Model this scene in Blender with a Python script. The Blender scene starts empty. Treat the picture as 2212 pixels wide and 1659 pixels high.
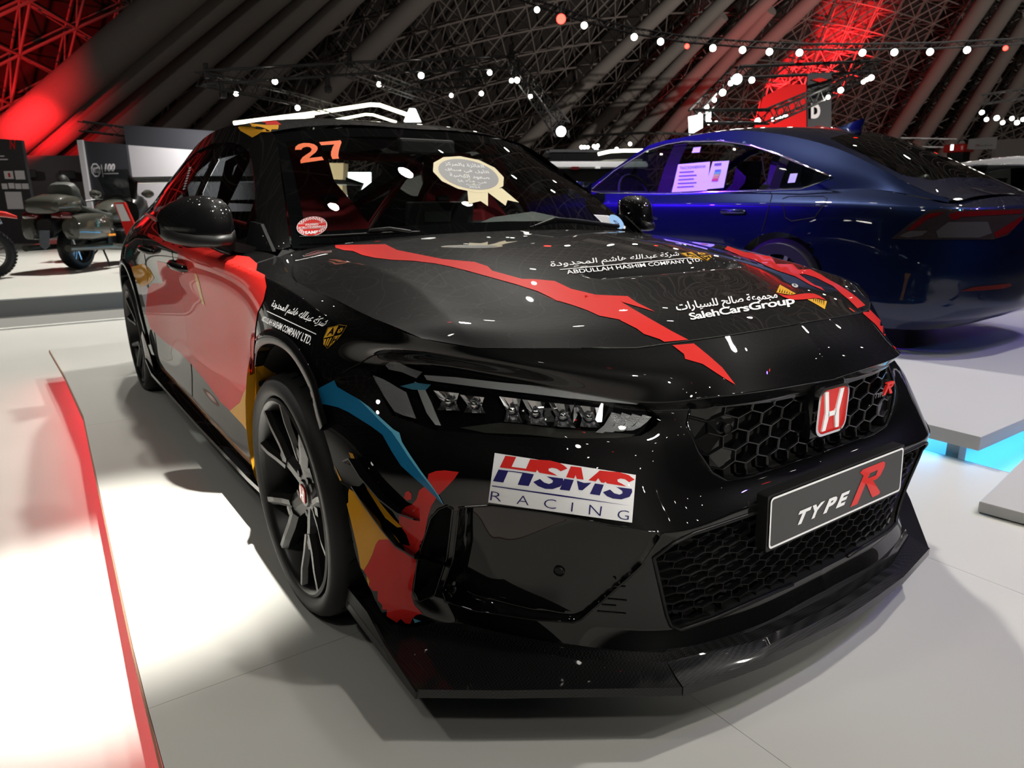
import bpy, bmesh, math, random
import numpy as np
from mathutils import Vector, Matrix
from mathutils.bvhtree import BVHTree
from mathutils.geometry import delaunay_2d_cdt
random.seed(7)
S = bpy.context.scene
C = S.collection
# ---------------------------------------------------------------- camera
CAM = Vector((1.717, -1.4298, 1.052))
YAW, PITCH, ROLL, FPX = 2.5325, -0.2577, -0.0027, 1517.59
W, H = 2212, 1659
fw = Vector((math.cos(YAW)*math.cos(PITCH), math.sin(YAW)*math.cos(PITCH), math.sin(PITCH)))
rt = fw.cross(Vector((0, 0, 1))).normalized(); up = rt.cross(fw)
rt, up = math.cos(ROLL)*rt+math.sin(ROLL)*up, -math.sin(ROLL)*rt+math.cos(ROLL)*up
cam = bpy.data.cameras.new('camera'); co = bpy.data.objects.new('camera', cam); C.objects.link(co)
cam.sensor_width = 36.0; cam.lens = 36.0*FPX/W; cam.clip_start = .02; cam.clip_end = 400
m = Matrix((rt, up, -fw)).transposed().to_4x4(); m.translation = CAM
co.matrix_world = m
S.camera = co
cam.dof.use_dof = True; cam.dof.focus_distance = 1.35; cam.dof.aperture_fstop = 9.0
# ---------------------------------------------------------------- world, exposure
S.view_settings.view_transform = 'Standard'; S.view_settings.look = 'None'
S.view_settings.gamma = 1.0; S.view_settings.use_curve_mapping = False
S.view_settings.exposure = 0.0
w = bpy.data.worlds.new('hall_air'); S.world = w; w.use_nodes = True
w.node_tree.nodes['Background'].inputs[0].default_value = (.05, .047, .05, 1)
w.node_tree.nodes['Background'].inputs[1].default_value = .25
S.cycles.max_bounces = 7; S.cycles.transparent_max_bounces = 12
S.cycles.glossy_bounces = 4; S.cycles.diffuse_bounces = 2; S.cycles.transmission_bounces = 6
S.cycles.caustics_reflective = False; S.cycles.caustics_refractive = False
S.cycles.sample_clamp_indirect = 6.0; S.cycles.use_denoising = True

def light(name, kind, loc, target, power, color=(1, 1, 1), size=.3, spot=None, blend=.3):
    d = bpy.data.lights.new(name, kind); d.energy = power; d.color = color
    if kind == 'AREA': d.size = size
    elif kind == 'SPOT':
        d.shadow_soft_size = size; d.spot_size = math.radians(spot); d.spot_blend = blend
    else: d.shadow_soft_size = size
    o = bpy.data.objects.new(name, d); C.objects.link(o); o.location = loc
    o.rotation_euler = (Vector(target)-Vector(loc)).to_track_quat('-Z', 'Y').to_euler()
    return o
WARM = (1, .96, .88)
light('side_spot', 'SPOT', (1.5, -.88, 6.6), (-.55, -1.30, 0), 7600, WARM, .05, 13, 1.0)
light('front_fill', 'SPOT', (7.6, -2.6, 3.6), (.7, .05, .72), 1900, WARM, .10, 14, 1.0)  # added lamp, brightens the nose and its stickers
light('fill_spot', 'SPOT', (5.0, 3.0, 7.2), (0, 0, 0), 170, WARM, .2, 100, .9)  # weak lamps added round the car to lift the shadows
light('fill_spot', 'SPOT', (4.5, -4.0, 7.2), (0, 0, 0), 170, WARM, .2, 100, .9)
light('fill_spot', 'SPOT', (-1.0, -5.0, 7.2), (0, 0, 0), 170, WARM, .2, 100, .9)
light('stand_spot', 'SPOT', (-4.2, 2.6, 6.8), (0, -.2, 0), 1500, WARM, .16, 75, .8)
light('stand_spot', 'SPOT', (3.4, 1.6, 6.6), (1.0, .2, 0), 420, WARM, .15, 80, .8)
light('stand_spot', 'SPOT', (1.6, 4.6, 6.8), (1.0, .8, 0), 900, WARM, .15, 80, .8)
light('stand_spot', 'SPOT', (-6.2, .4, 7.0), (-5.4, -2.0, 0), 1000, WARM, .15, 80, .9)
light('stand_spot', 'SPOT', (-3.0, .2, 7.0), (-1.4, -2.6, 0), 380, WARM, .15, 50, .9)
light('bike_spot', 'SPOT', (-12.5, 1.0, 7.5), (-11, -1.0, 0), 3800, WARM, .1, 90, .7)
light('pickup_fill', 'SPOT', (-8, 7.5, 6.5), (-10.5, 7.5, .9), 2200, (1, .97, .95), .2, 70, .8)  # added lamp that brightens the white pickup
light('white_car_fill', 'SPOT', (2.0, 9.0, 7.0), (-.5, 8.2, 1.0), 2600, (1, .97, .95), .2, 60, .8)  # added lamp that brightens the white car
light('violet_spot', 'SPOT', (-6.2, -1.0, 4.6), (-3.2, 2.95, 1.0), 6000, (.17, .02, 1), .08, 36, .9)
light('violet_spot', 'SPOT', (3.0, 6.0, 5.5), (.6, 3.2, .1), 420, (.20, .10, 1), .05, 50, .5)
light('blue_spot', 'SPOT', (4.0, 2.0, 3.2), (.2, 3.0, .8), 90, (.05, .35, 1), .05, 50, .6)
light('hall_glow', 'AREA', (10, 45, 3), (10, 45, 40), 4000, (1, .92, .84), 50)  # unseen upward panel, added so that the closed dome is lit
light('dome_fill', 'SPOT', (12, 32, 7), (-40, 62, 14), 60000, (1, .92, .84), .2, 110, 1.0)  # this lamp and the next are added to light dome wall and ribs
light('dome_fill', 'SPOT', (4, -22, 7), (-45, -6, 14), 5000, (1, .92, .86), .2, 110, 1.0)


# ---------------------------------------------------------------- helpers
def at(u, v, x=None, y=None, z=None):
    """a photograph pixel turned into a point on the plane x=, y= or z="""
    d = fw+(u-W/2)/FPX*rt-(v-H/2)/FPX*up
    if x is not None: t = (x-CAM.x)/d.x
    elif y is not None: t = (y-CAM.y)/d.y
    else: t = (z-CAM.z)/d.z
    return CAM+t*d
def ray(u, v):
    u, v = float(u), float(v); return (fw+(u-W/2)/FPX*rt-(v-H/2)/FPX*up).normalized()
_f, _r, _u, _c = (np.array(q) for q in (fw, rt, up, CAM))
def pix(X):
    d = np.asarray(X, float)-_c; z = np.maximum(d@_f, 1e-3)
    return np.stack([W/2+FPX*(d@_r)/z, H/2-FPX*(d@_u)/z], -1)

def mat(name, col, rough=.5, metal=0., coat=0., spec=.5, emit=None, estr=0., coat_rough=.03):
    m = bpy.data.materials.new(name); m.use_nodes = True
    b = m.node_tree.nodes['Principled BSDF']
    b.inputs['Base Color'].default_value = (*col, 1); b.inputs['Roughness'].default_value = rough
    b.inputs['Metallic'].default_value = metal; b.inputs['Specular IOR Level'].default_value = spec
    b.inputs['Coat Weight'].default_value = coat; b.inputs['Coat Roughness'].default_value = coat_rough
    if emit: b.inputs['Emission Color'].default_value = (*emit, 1); b.inputs['Emission Strength'].default_value = estr
    return m
def nodes(m): return m.node_tree.nodes, m.node_tree.links, m.node_tree.nodes['Principled BSDF']
def glass(name, tint=(.9, .95, .95), f0=1.45, rough=0.0, gmul=1.0):
    """thin pane: fresnel mix of a tinted see-through and a mirror"""
    m = bpy.data.materials.new(name); m.use_nodes = True; n, l = m.node_tree.nodes, m.node_tree.links
    n.clear()
    o = n.new('ShaderNodeOutputMaterial'); mx = n.new('ShaderNodeMixShader'); t = n.new('ShaderNodeBsdfTransparent')
    g = n.new('ShaderNodeBsdfGlossy'); f = n.new('ShaderNodeFresnel'); k = n.new('ShaderNodeMath')
    geo = n.new('ShaderNodeNewGeometry'); sub = n.new('ShaderNodeMath')
    t.inputs[0].default_value = (*tint, 1); g.inputs['Roughness'].default_value = rough
    f.inputs[0].default_value = f0; k.operation = 'MULTIPLY'; k.inputs[1].default_value = gmul; k.use_clamp = True
    sub.operation = 'MULTIPLY_ADD'; sub.inputs[1].default_value = (1/f0-f0); sub.inputs[2].default_value = f0
    l.new(geo.outputs['Backfacing'], sub.inputs[0]); l.new(sub.outputs[0], f.inputs[0])
    l.new(f.outputs[0], k.inputs[0]); l.new(k.outputs[0], mx.inputs[0]); l.new(t.outputs[0], mx.inputs[1]); l.new(g.outputs[0], mx.inputs[2])
    l.new(mx.outputs[0], o.inputs[0]); return m

def mesh(name, verts, faces, m=None, parent=None, smooth=False, mats=None):
    me = bpy.data.meshes.new(name); me.from_pydata([tuple(v) for v in verts], [], [tuple(f) for f in faces]); me.update()
    o = bpy.data.objects.new(name, me); C.objects.link(o)
    if m: me.materials.append(m)
    if smooth: me.polygons.foreach_set('use_smooth', [True]*len(me.polygons))
    if parent: o.parent = parent
    return o
def obj(name, bm, m=None, parent=None, smooth=False, sharp=None):
    me = bpy.data.meshes.new(name); bmesh.ops.recalc_face_normals(bm, faces=bm.faces[:]); bm.to_mesh(me); bm.free()
    o = bpy.data.objects.new(name, me); C.objects.link(o)
    if m: me.materials.append(m)
    if smooth:
        me.polygons.foreach_set('use_smooth', [True]*len(me.polygons))
        if sharp: me.set_sharp_from_angle(angle=math.radians(sharp))
    if parent: o.parent = parent
    return o
def thing(name, label, cat, loc=(0, 0, 0), rotz=0, group=None):
    o = bpy.data.objects.new(name, None); C.objects.link(o); o.location = loc; o.rotation_euler = (0, 0, rotz)
    return tag(o, label, cat, group)
def tag(o, label, cat, group=None):
    o['label'] = label; o['category'] = cat
    if group: o['group'] = group
    return o
def struct(o): o['kind'] = 'structure'; return o
def dup(root, loc, rotz=None, label=None, scale=None):
    r = root.copy(); C.objects.link(r); r.location = loc
    if rotz is not None: r.rotation_euler = (0, 0, rotz)
    if scale: r.scale = scale
    if label: r['label'] = label
    for ch in list(root.children):
        c = ch.copy(); C.objects.link(c); c.parent = r
        for g in list(ch.children):
            d = g.copy(); C.objects.link(d); d.parent = c
    return r
def BM(): return bmesh.new()
def box(bm, c, s, rot=None, bev=0):
    """box of full size s about c, optionally turned by a Matrix"""
    r = bmesh.ops.create_cube(bm, size=1.0); vs = r['verts']
    M = Matrix.Translation(c) @ ((rot.to_4x4() if rot else Matrix()) @ Matrix.Diagonal((*s, 1)))
    bmesh.ops.transform(bm, matrix=M, verts=vs)
    if bev:
        es = list({e for v in vs for e in v.link_edges})
        bmesh.ops.bevel(bm, geom=es, offset=bev, segments=2, profile=.5, affect='EDGES')
    return vs
def tube(bm, pts, r, n=8, closed=False, caps=True):
    """round bar along points; r a number or one per point"""
    pts = [Vector(p) for p in pts]; k = len(pts)
    rs = r if hasattr(r, '__len__') else [r]*k
    rings = []; N = None
    for i in range(k):
        a = pts[(i-1) % k] if (closed or i > 0) else pts[i]; b = pts[(i+1) % k] if (closed or i < k-1) else pts[i]
        t = (b-a)
        t = t.normalized() if t.length > 1e-9 else Vector((0, 0, 1))
        if N is None: N = t.orthogonal().normalized()
        else:
            N = N-t*N.dot(t); N = N.normalized() if N.length > 1e-6 else t.orthogonal().normalized()
        B = t.cross(N)
        rings.append([bm.verts.new(pts[i]+rs[i]*(math.cos(q)*N+math.sin(q)*B)) for q in (2*math.pi*j/n for j in range(n))])
    for i in range(k if closed else k-1):
        A, D = rings[i], rings[(i+1) % k]
        for j in range(n): bm.faces.new((A[j], A[(j+1) % n], D[(j+1) % n], D[j]))
    if caps and not closed:
        bm.faces.new(rings[0][::-1]); bm.faces.new(rings[-1])
def bar(bm, a, b, w, h=None, upv=(0, 0, 1)):
    """rectangular bar from a to b"""
    a, b = Vector(a), Vector(b); h = h or w; t = (b-a).normalized(); u = Vector(upv)
    if abs(t.dot(u)) > .98: u = Vector((1, 0, 0))
    s = t.cross(u).normalized(); u = s.cross(t)
    R = Matrix((t, s, u)).transposed()
    box(bm, (a+b)/2, ((b-a).length, w, h), R)
def lathe(bm, prof, axis='y', n=48, c=(0, 0, 0), closed=False):
    """profile of (axial, radius) spun about an axis through c"""
    c = Vector(c); rings = []
    for a, r in prof:
        ring = []
        for j in range(n):
            q = 2*math.pi*j/n; p = {'y': (r*math.cos(q), a, r*math.sin(q)), 'z': (r*math.cos(q), r*math.sin(q), a), 'x': (a, r*math.cos(q), r*math.sin(q))}[axis]
            ring.append(bm.verts.new(c+Vector(p)))
        rings.append(ring)
    k = len(rings)
    for i in range(k if closed else k-1):
        A, D = rings[i], rings[(i+1) % k]
        for j in range(n): bm.faces.new((A[j], A[(j+1) % n], D[(j+1) % n], D[j]))
    return rings
def prism(bm, poly, vec):
    """flat polygon pushed out along vec"""
    vec = Vector(vec); A = [bm.verts.new(p) for p in poly]; B = [bm.verts.new(Vector(p)+vec) for p in poly]
    bm.faces.new(A[::-1]); bm.faces.new(B)
    for i in range(len(A)): j = (i+1) % len(A); bm.faces.new((A[i], A[j], B[j], B[i]))
def hermite(P, t, crease=None):
    """P: (n,...,3) control points, t: sample positions 0..n-1; chord-length Hermite, crease: (n,...) 0..1 breaks the tangent"""
    P = np.asarray(P, float); n = len(P)
    h = np.maximum(np.linalg.norm(np.diff(P, axis=0), axis=-1), 1e-4)[..., None]
    sl = np.diff(P, axis=0)/h
    m = np.empty_like(P); m[0] = sl[0]; m[-1] = sl[-1]
    if n > 2: m[1:-1] = (sl[:-1]*h[1:]+sl[1:]*h[:-1])/(h[:-1]+h[1:])
    mp, mm = m.copy(), m.copy()
    if crease is not None:
        c = np.asarray(crease, float)[..., None]
        mp[:-1] = (1-c[:-1])*m[:-1]+c[:-1]*sl; mm[1:] = (1-c[1:])*m[1:]+c[1:]*sl
    out = []
    for q in t:
        i = min(int(q), n-2); f = q-i
        out.append((2*f**3-3*f**2+1)*P[i]+(f**3-2*f**2+f)*h[i]*mp[i]+(-2*f**3+3*f**2)*P[i+1]+(f**3-f**2)*h[i]*mm[i+1])
    return np.array(out)
def samples(P, step, lo=2):
    """positions along control polyline(s) so that spacing is about step"""
    P = np.asarray(P, float); t = [0.]
    L = np.linalg.norm(np.diff(P, axis=0), axis=-1)
    if L.ndim > 1: L = L.max(axis=tuple(range(1, L.ndim)))
    for i, l in enumerate(L):
        k = max(lo, int(math.ceil(l/step))); t += [i+(j+1)/k for j in range(k)]
    t[-1] = min(t[-1], len(P)-1-1e-9)
    return t
def net(rails, step_s, step_t, crease=None, lo=2):
    """rails (nt, ns, 3) -> fine grid X[s, t, 3]"""
    R = np.asarray(rails, float)
    ts = samples(R.transpose(1, 0, 2), step_s, lo); A = hermite(R.transpose(1, 0, 2), ts)      # (S, nt, 3)
    B = A.transpose(1, 0, 2); tt = samples(R, step_t, lo)
    cr = None
    if crease is not None:
        cr = np.zeros((R.shape[0], len(ts)))
        for i, row in crease.items(): cr[i] = np.interp(ts, range(R.shape[1]), row)
    X = hermite(B, tt, cr)                                                             # (T, S, 3)
    return X.transpose(1, 0, 2), np.array(ts), np.array(tt)
def polysd(q, poly):
    """signed distance of points q (...,2) to a polygon, negative inside"""
    poly = np.asarray(poly, float); a = poly; b = np.roll(poly, -1, 0)
    d = np.full(q.shape[:-1], 1e9); ins = np.zeros(q.shape[:-1], bool)
    for p, r in zip(a, b):
        e = r-p; wv = q-p; k = np.clip((wv@e)/(e@e), 0, 1); d = np.minimum(d, np.linalg.norm(wv-k[..., None]*e, axis=-1))
        c1 = (p[1] <= q[..., 1]); c2 = (r[1] > q[..., 1]); cr = e[0]*wv[..., 1]-e[1]*wv[..., 0]
        ins ^= (c1 & c2 & (cr > 0)) | (~c1 & ~c2 & (cr < 0))
    return np.where(ins, -d, d)
def snap(X, sd, done):
    """move grid vertices near sd=0 onto it; returns the snapped sd"""
    gs, gt = np.gradient(sd); k = gs**2+gt**2+1e-12; st = -sd/k; ds, dt = st*gs, st*gt
    near = (np.hypot(ds, dt) < .6) & (k > 1e-9) & ~done & (np.abs(sd) < 1e3)
    Xs, Xt = np.gradient(X, axis=0), np.gradient(X, axis=1)
    ds = np.where(near, ds, 0)[..., None]; dt = np.where(near, dt, 0)[..., None]
    X += Xs*ds+Xt*dt; done |= near
    return np.where(near, 0, sd)
def gnorm(X):
    n = np.cross(np.gradient(X, axis=0), np.gradient(X, axis=1)); l = np.linalg.norm(n, axis=-1, keepdims=True)
    return n/np.maximum(l, 1e-9)
def gridfaces(X, keep=None):
    a, b = X.shape[:2]; i = np.arange(a*b).reshape(a, b)
    F = np.stack([i[:-1, :-1], i[1:, :-1], i[1:, 1:], i[:-1, 1:]], -1)
    return F[keep] if keep is not None else F.reshape(-1, 4)
def cell(sd): return (sd[:-1, :-1]+sd[1:, :-1]+sd[1:, 1:]+sd[:-1, 1:])/4
def sheet(name, X, keep, m, parent, mirror=False, both=False, solid=None):
    """part from grid cells; mirror: y -> -y ; both: the two halves in one mesh"""
    F = gridfaces(X, keep); V = X.reshape(-1, 3)
    used, inv = np.unique(F, return_inverse=True); F = inv.reshape(F.shape); V = V[used]
    if both:
        n = len(V); V = np.concatenate([V, V*(1, -1, 1)]); F = np.concatenate([F, F[:, ::-1]+n])
    elif mirror: V = V*(1, -1, 1); F = F[:, ::-1]
    o = mesh(name, V, F, m, parent, True)
    if both:
        b = BM(); b.from_mesh(o.data); bmesh.ops.remove_doubles(b, verts=b.verts[:], dist=.0006); b.to_mesh(o.data); b.free()
    return o

# ================================================================ the race car
M = {}
def paint(name, col, rough=.12, coat=1.0):
    """glossy car paint with a whisper of orange peel"""
    m = mat(name, col, .5, 0, coat, .06, coat_rough=.015); return m
M['black'] = paint('black_paint', (.0012, .0012, .0014), .25)
M['gloss'] = paint('black_gloss_plastic', (.0014, .0014, .0016), .3)
M['satin'] = mat('satin_black_plastic', (.004, .004, .0042), .42, spec=.3)
M['matte'] = mat('matte_black', (.004, .004, .004), .75, spec=.25)
M['rubber'] = mat('tyre_rubber', (.009, .009, .0095), .55, spec=.35)
M['red'] = paint('red_vinyl', (.60, .022, .018), .35, .6)
M['yellow'] = paint('yellow_vinyl', (.70, .33, .02), .35, .7)
M['blue'] = paint('blue_vinyl', (.008, .13, .27), .3, .8)
M['lightblue'] = paint('light_blue_vinyl', (.12, .42, .60), .3, .7)
M['white'] = paint('white_vinyl', (.80, .80, .82), .35, .4)
M['navy'] = paint('navy_print', (.02, .018, .11), .35, .4)
M['orange'] = mat('orange_film', (.80, .14, .035), .6, spec=.1)
M['chrome'] = mat('chrome', (.82, .82, .84), .06, 1.0)
M['alu'] = mat('dark_aluminium', (.35, .35, .36), .3, 1.0)
M['glass'] = glass('window_glass', (.88, .93, .91), 1.45)
M['tint'] = glass('dark_side_glass', (.16, .17, .18), 1.5)
M['frit'] = mat('printed_glass_border', (.004, .004, .0045), .9, spec=0)
M['lens'] = glass('lamp_lens', (.92, .93, .93), 1.45)

CAR = thing('hatchback_car', 'black, red and yellow race-liveried hatchback on the white floor, nose towards us', 'car')
COLS = 20
def rail(front, side):
    """front: 11 points (x, w, z); side: (w, z) for the nine stations behind"""
    xs = [-.72, -1.3, -1.9, -2.4, -2.75, -3.1, -3.45, -3.63, -3.66]
    pts = list(front)+[(x, a[0], a[1]) for x, a in zip(xs, side)]
    assert len(pts) == COLS, len(pts)
    return [(x, -wv, z) for x, wv, z in pts]
def sd_(ws, z): return [(a, z) for a in ws]
tail = [.74, .64, .35, 0]
T = rail([(.800, 0, .778), (.785, .25, .774), (.725, .43, .763), (.643, .585, .766), (.565, .708, .768), (.487, .79, .784), (.36, .825, .806), (.22, .835, .823), (.08, .845, .835), (-.06, .85, .847), (-.40, .80, .892)],
         [(.835, .90), (.86, .92), (.86, .94), (.835, .965), (.79, .985), (.74, .99), (.64, .98), (.35, .97), (0, .97)])
Cc = rail([(.855, 0, .729), (.835, .29, .729), (.772, .435, .715), (.680, .57, .724), (.585, .69, .742), (.485, .785, .757), (.365, .845, .770), (.22, .872, .79), (.08, .888, .825), (-.06, .893, .843), (-.40, .90, .862)],
          [(.905, .870), (.91, .88), (.905, .885), (.90, .885), (.885, .88), (.84, .88), (.72, .88), (.38, .88), (0, .88)])
L = rail([(.898, 0, .668), (.871, .337, .680), (.775, .445, .662), (.690, .552, .685), (.585, .65, .704), (.45, .75, .718), (.335, .85, .708), (.20, .91, .70), (.06, .925, .71), (-.06, .93, .71), (-.40, .902, .70)],
         [(.895, .70), (.895, .70), (.90, .70), (.925, .71), (.94, .72), (.91, .72), (.79, .72), (.42, .72), (0, .72)])
L2 = rail([(.880, 0, .648), (.852, .325, .650), (.765, .445, .642), (.684, .556, .664), (.585, .66, .683), (.455, .762, .690), (.345, .866, .672), (.21, .922, .66), (.06, .935, .66), (-.06, .94, .66), (-.40, .90, .655)],
          [(.893, .655), (.893, .655), (.90, .655), (.93, .665), (.945, .67), (.915, .67), (.80, .67), (.43, .67), (0, .67)])
Mm = rail([(.880, 0, .56), (.858, .335, .568), (.812, .48, .59), (.73, .60, .597), (.632, .68, .594), (.53, .78, .592), (.445, .872, .595), (.27, .94, .585), (.06, .945, .58), (-.06, .945, .58), (-.40, .90, .56)],
          [(.893, .56), (.893, .56), (.90, .56), (.935, .56), (.945, .56), (.92, .56), (.81, .56), (.45, .56), (0, .56)])
B = rail([(.888, 0, .478), (.876, .32, .49), (.858, .48, .515), (.787, .60, .525), (.67, .71, .525), (.555, .80, .525), (.465, .888, .515), (.33, .942, .49), (.06, .945, .47), (-.06, .945, .47), (-.40, .903, .46)],
         [(.895, .46), (.895, .46), (.90, .46), (.935, .46), (.945, .46), (.92, .46), (.81, .46), (.45, .46), (0, .46)])
Ss = rail([(.925, 0, .45), (.918, .30, .45), (.894, .505, .445), (.815, .605, .455), (.655, .72, .462), (.565, .80, .458), (.475, .885, .45), (.40, .937, .44), (.06, .945, .40), (-.06, .945, .38), (-.40, .903, .36)],
          [(.895, .36), (.895, .36), (.90, .36), (.93, .38), (.94, .38), (.91, .38), (.80, .38), (.44, .38), (0, .38)])
U = rail([(.925, 0, .205), (.91, .30, .205), (.868, .45, .203), (.765, .60, .218), (.625, .73, .225), (.515, .80, .222), (.478, .872, .226), (.44, .925, .23), (.06, .935, .23), (-.06, .935, .23), (-.40, .905, .235)],
         [(.905, .235), (.905, .235), (.905, .235), (.915, .24), (.92, .24), (.89, .25), (.78, .27), (.42, .28), (0, .28)])
V = rail([(.945, 0, .160), (.93, .30, .160), (.872, .49, .160), (.755, .62, .160), (.645, .705, .160), (.565, .765, .160), (.505, .83, .160), (.452, .89, .160), (.06, .92, .16), (-.06, .92, .16), (-.40, .89, .165)],
         [(.89, .165), (.89, .165), (.89, .165), (.89, .18), (.89, .19), (.86, .20), (.75, .22), (.40, .24), (0, .24)])
RAILS = [T, Cc, L, L2, Mm, B, Ss, U, V]
CRE = {2: [1, 1, .9, .5, .3, .2]+[0]*14, 3: [1, 1, .5]+[0]*17, 6: [.8, .8, .8, .8, .7, .6, .3]+[0]*13, 1: [0]*7+[.5, .7, .7, .7, .6, .5, .4, .3, .2]+[0]*4, 7: [.5]*6+[.2]*4+[.6]*4+[0]*6}
RA = np.array(RAILS)
ts = samples(RA[:, :11].transpose(1, 0, 2), .0055)[:-1]+[10+q for q in samples(RA[:, 10:].transpose(1, 0, 2), .022)]
ts[-1] = COLS-1-1e-9
A_ = hermite(RA.transpose(1, 0, 2), ts).transpose(1, 0, 2)
tt = samples(RA[:, :11], .0055)
cr_ = np.zeros((len(RAILS), len(ts)))
for i, row in CRE.items(): cr_[i] = np.interp(ts, range(COLS), row)
X = hermite(A_, tt, cr_).transpose(1, 0, 2).copy()
ts = np.array(ts); tt = np.array(tt)
SG = np.broadcast_to(ts[:, None], X.shape[:2]); TG = np.broadcast_to(tt[None], X.shape[:2])
Q = pix(X); done = np.zeros(X.shape[:2], bool)
done[:, 0] = done[0] = True
XZ = X[..., [0, 2]]
# wheel openings, cut in side view
def arch(cx, fr):
    a = [(cx+.388*math.cos(q), .32+.388*math.sin(q)) for q in np.linspace(math.radians(26), math.radians(180), 60)]
    return ([(.475, .05), (.452, .24), (.425, .38), (.395, .455)] if fr else [(cx+.388, .05), (cx+.388, .32)])+a+[(cx-.388, .05)]
big = 1e4
sdA = np.where((SG > 5.6) & (SG < 11), polysd(XZ, arch(0, True)), big)
sdR = np.where(SG > 12, polysd(XZ, arch(-2.735, False)), big)
sdA = snap(X, sdA, done); sdR = snap(X, sdR, done)
Q = pix(X)
# seam between bumper and fender, seen on the near side
bump_poly = [(300, 1700), (300, 1200), (640, 900), (667, 853), (735, 808), (800, 769), (822, 765), (862, 766), (905, 716), (920, 600), (2400, 500), (2400, 1700)]
sdB = np.where(SG < 8.5, polysd(Q, bump_poly), big)
sdB = np.where(SG < 4.2, -50., sdB)
sdB = snap(X, sdB, done)
Q = pix(X)
P_HL = [(797, 806), (826, 783), (850, 781), (955, 795), (1100, 822), (1250, 848), (1380, 870), (1404, 883), (1430, 905), (1413, 925), (1385, 941), (1330, 946), (1235, 947), (1100, 943), (1000, 934), (940, 930), (905, 917), (845, 897)]
P_GR = [(1488, 884), (1554, 881), (1664, 869), (1790, 843), (1900, 790), (1900, 960), (1755, 985), (1620, 1031), (1570, 1038), (1538, 1020), (1508, 975), (1484, 915)]
P_LG = [(1412, 1205), (1454, 1174), (1498, 1153), (1540, 1139), (1640, 1105), (1800, 1050), (1990, 970), (1990, 1120), (1712, 1262), (1540, 1337), (1470, 1361), (1449, 1352), (1440, 1330)]
P_VT = [(992, 1096), (1062, 1092), (1180, 1107), (1293, 1128), (1380, 1143), (1432, 1153), (1387, 1221), (1315, 1286), (1256, 1337), (1238, 1344), (1152, 1338), (1025, 1319), (962, 1299), (955, 1277), (980, 1205)]
P_SL = [(978, 1100), (966, 1205), (940, 1284), (905, 1300), (893, 1277), (903, 1205), (930, 1120), (948, 1100), (966, 1092)]
P_PK = [(1412, 1212), (1434, 1330), (1440, 1368), (1340, 1354), (1300, 1330), (1345, 1270)]
reg = {}
for k, poly, s0, s1, t0, t1 in (('hl', P_HL, 1.6, 6.4, 1.2, 5), ('gr', P_GR, -1, 2.4, 2.6, 6.0), ('lg', P_LG, -1, 2.6, 5.2, 7.6), ('vt', P_VT, 1.6, 6, 5.4, 7.6), ('sl', P_SL, 3.5, 6.5, 5.4, 7.6)):
    s_ = np.where((SG >= s0) & (SG <= s1) & (TG >= t0) & (TG <= t1), polysd(Q, poly), big)
    reg[k] = snap(X, s_, done); Q = pix(X)
XN = gnorm(X)
X0 = X.copy()
def push(k, depth, ramp=6.):
    """sink the region behind its rim"""
    s_ = reg[k]; d = np.clip(-s_/ramp, 0, 1)*depth
    return (XN*d[..., None])
Xb = X-push('gr', .05, 5)-push('lg', .055, 5)-push('sl', .05, 6)
vt = reg['vt']; u01 = np.clip((Q[..., 0]-960)/330, 0, 1)
Xb = Xb-XN*((np.clip(-vt/5., 0, 1)*(.012+.030*(1-u01)**1.5))[..., None])
Xh = X-push('hl', .06, 7)
cB, cA, cR = cell(sdB), cell(sdA), cell(sdR)
cs = cell(SG)
alive = (cA > 0) & (cR > 0)
front = (cB < 0) & alive & (cs < 9)
kH = cell(reg['hl']) < 0; kG = cell(reg['gr']) < 0; kL = cell(reg['lg']) < 0; kV = cell(reg['vt']) < 0; kS = cell(reg['sl']) < 0
bumper = sheet('front_bumper', Xb, front & ~kH & ~kG & ~kL & ~kV & ~kS, M['black'], CAR, both=True)
sheet('grille_recess', Xb, front & (kG | kL), M['matte'], bumper, both=True)
for mi in (0, 1):
    sheet('corner_intake', Xb, front & kV, M['gloss'], bumper, mirror=mi)
    sheet('air_slot', Xb, front & kS, M['matte'], bumper, mirror=mi)
fen = (cB >= 0) & alive & (cs < 9.955)
HL = []
for mi in (0, 1):
    f_ = sheet('fender', X, fen, M['black'], CAR, mirror=mi)
    HL.append(sheet('headlight', Xh, front & kH, M['matte'], CAR, mirror=mi))
    lens = sheet('lens', X0+XN*.0015, front & kH, M['lens'], HL[-1], mirror=mi)
# doors, rear quarters: split by station; gaps are left between them
sx = X[..., 0]
cx_ = cell(sx)
xgap = [(-.30, -1.389, 'front_door'), (-1.389, -2.135, 'rear_door'), (-2.135, -9, 'rear_quarter')]
ct = cell(TG)
for a, b, nm in xgap:
    k = (cs > 9.6) & (cx_ <= a) & (cx_ > b) & alive & ~fen
    if nm != 'rear_quarter': k &= ct < 6.95
    for mi in (0, 1): sheet(nm, X, k, M['black'], CAR, mirror=mi)
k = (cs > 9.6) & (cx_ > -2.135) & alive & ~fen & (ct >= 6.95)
M['yellowshade'] = paint('shaded_yellow_vinyl', (.22, .075, .008), .3)  # yellow wrap with shade and a red reflection mixed into its colour
for mi in (0, 1): sheet('sill', X, k, M['yellowshade'], CAR, mirror=mi)
seam_cols = [int(np.abs(ts-9.955).argmin())]+[int(np.abs(np.where(ts > 9, sx[:, 20], 99)-x_).argmin()) for x_ in (-1.389, -2.135)]
for ci in seam_cols:
    jm = int(np.abs(tt-6.95).argmin()); P = X[ci, :jm:6]
    for s_ in (1, -1):
        bm = BM(); tube(bm, [(p[0], p[1]*s_*1.0005, p[2]) for p in P], .0017, 5); obj('door_gap', bm, M['matte'], CAR)
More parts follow.
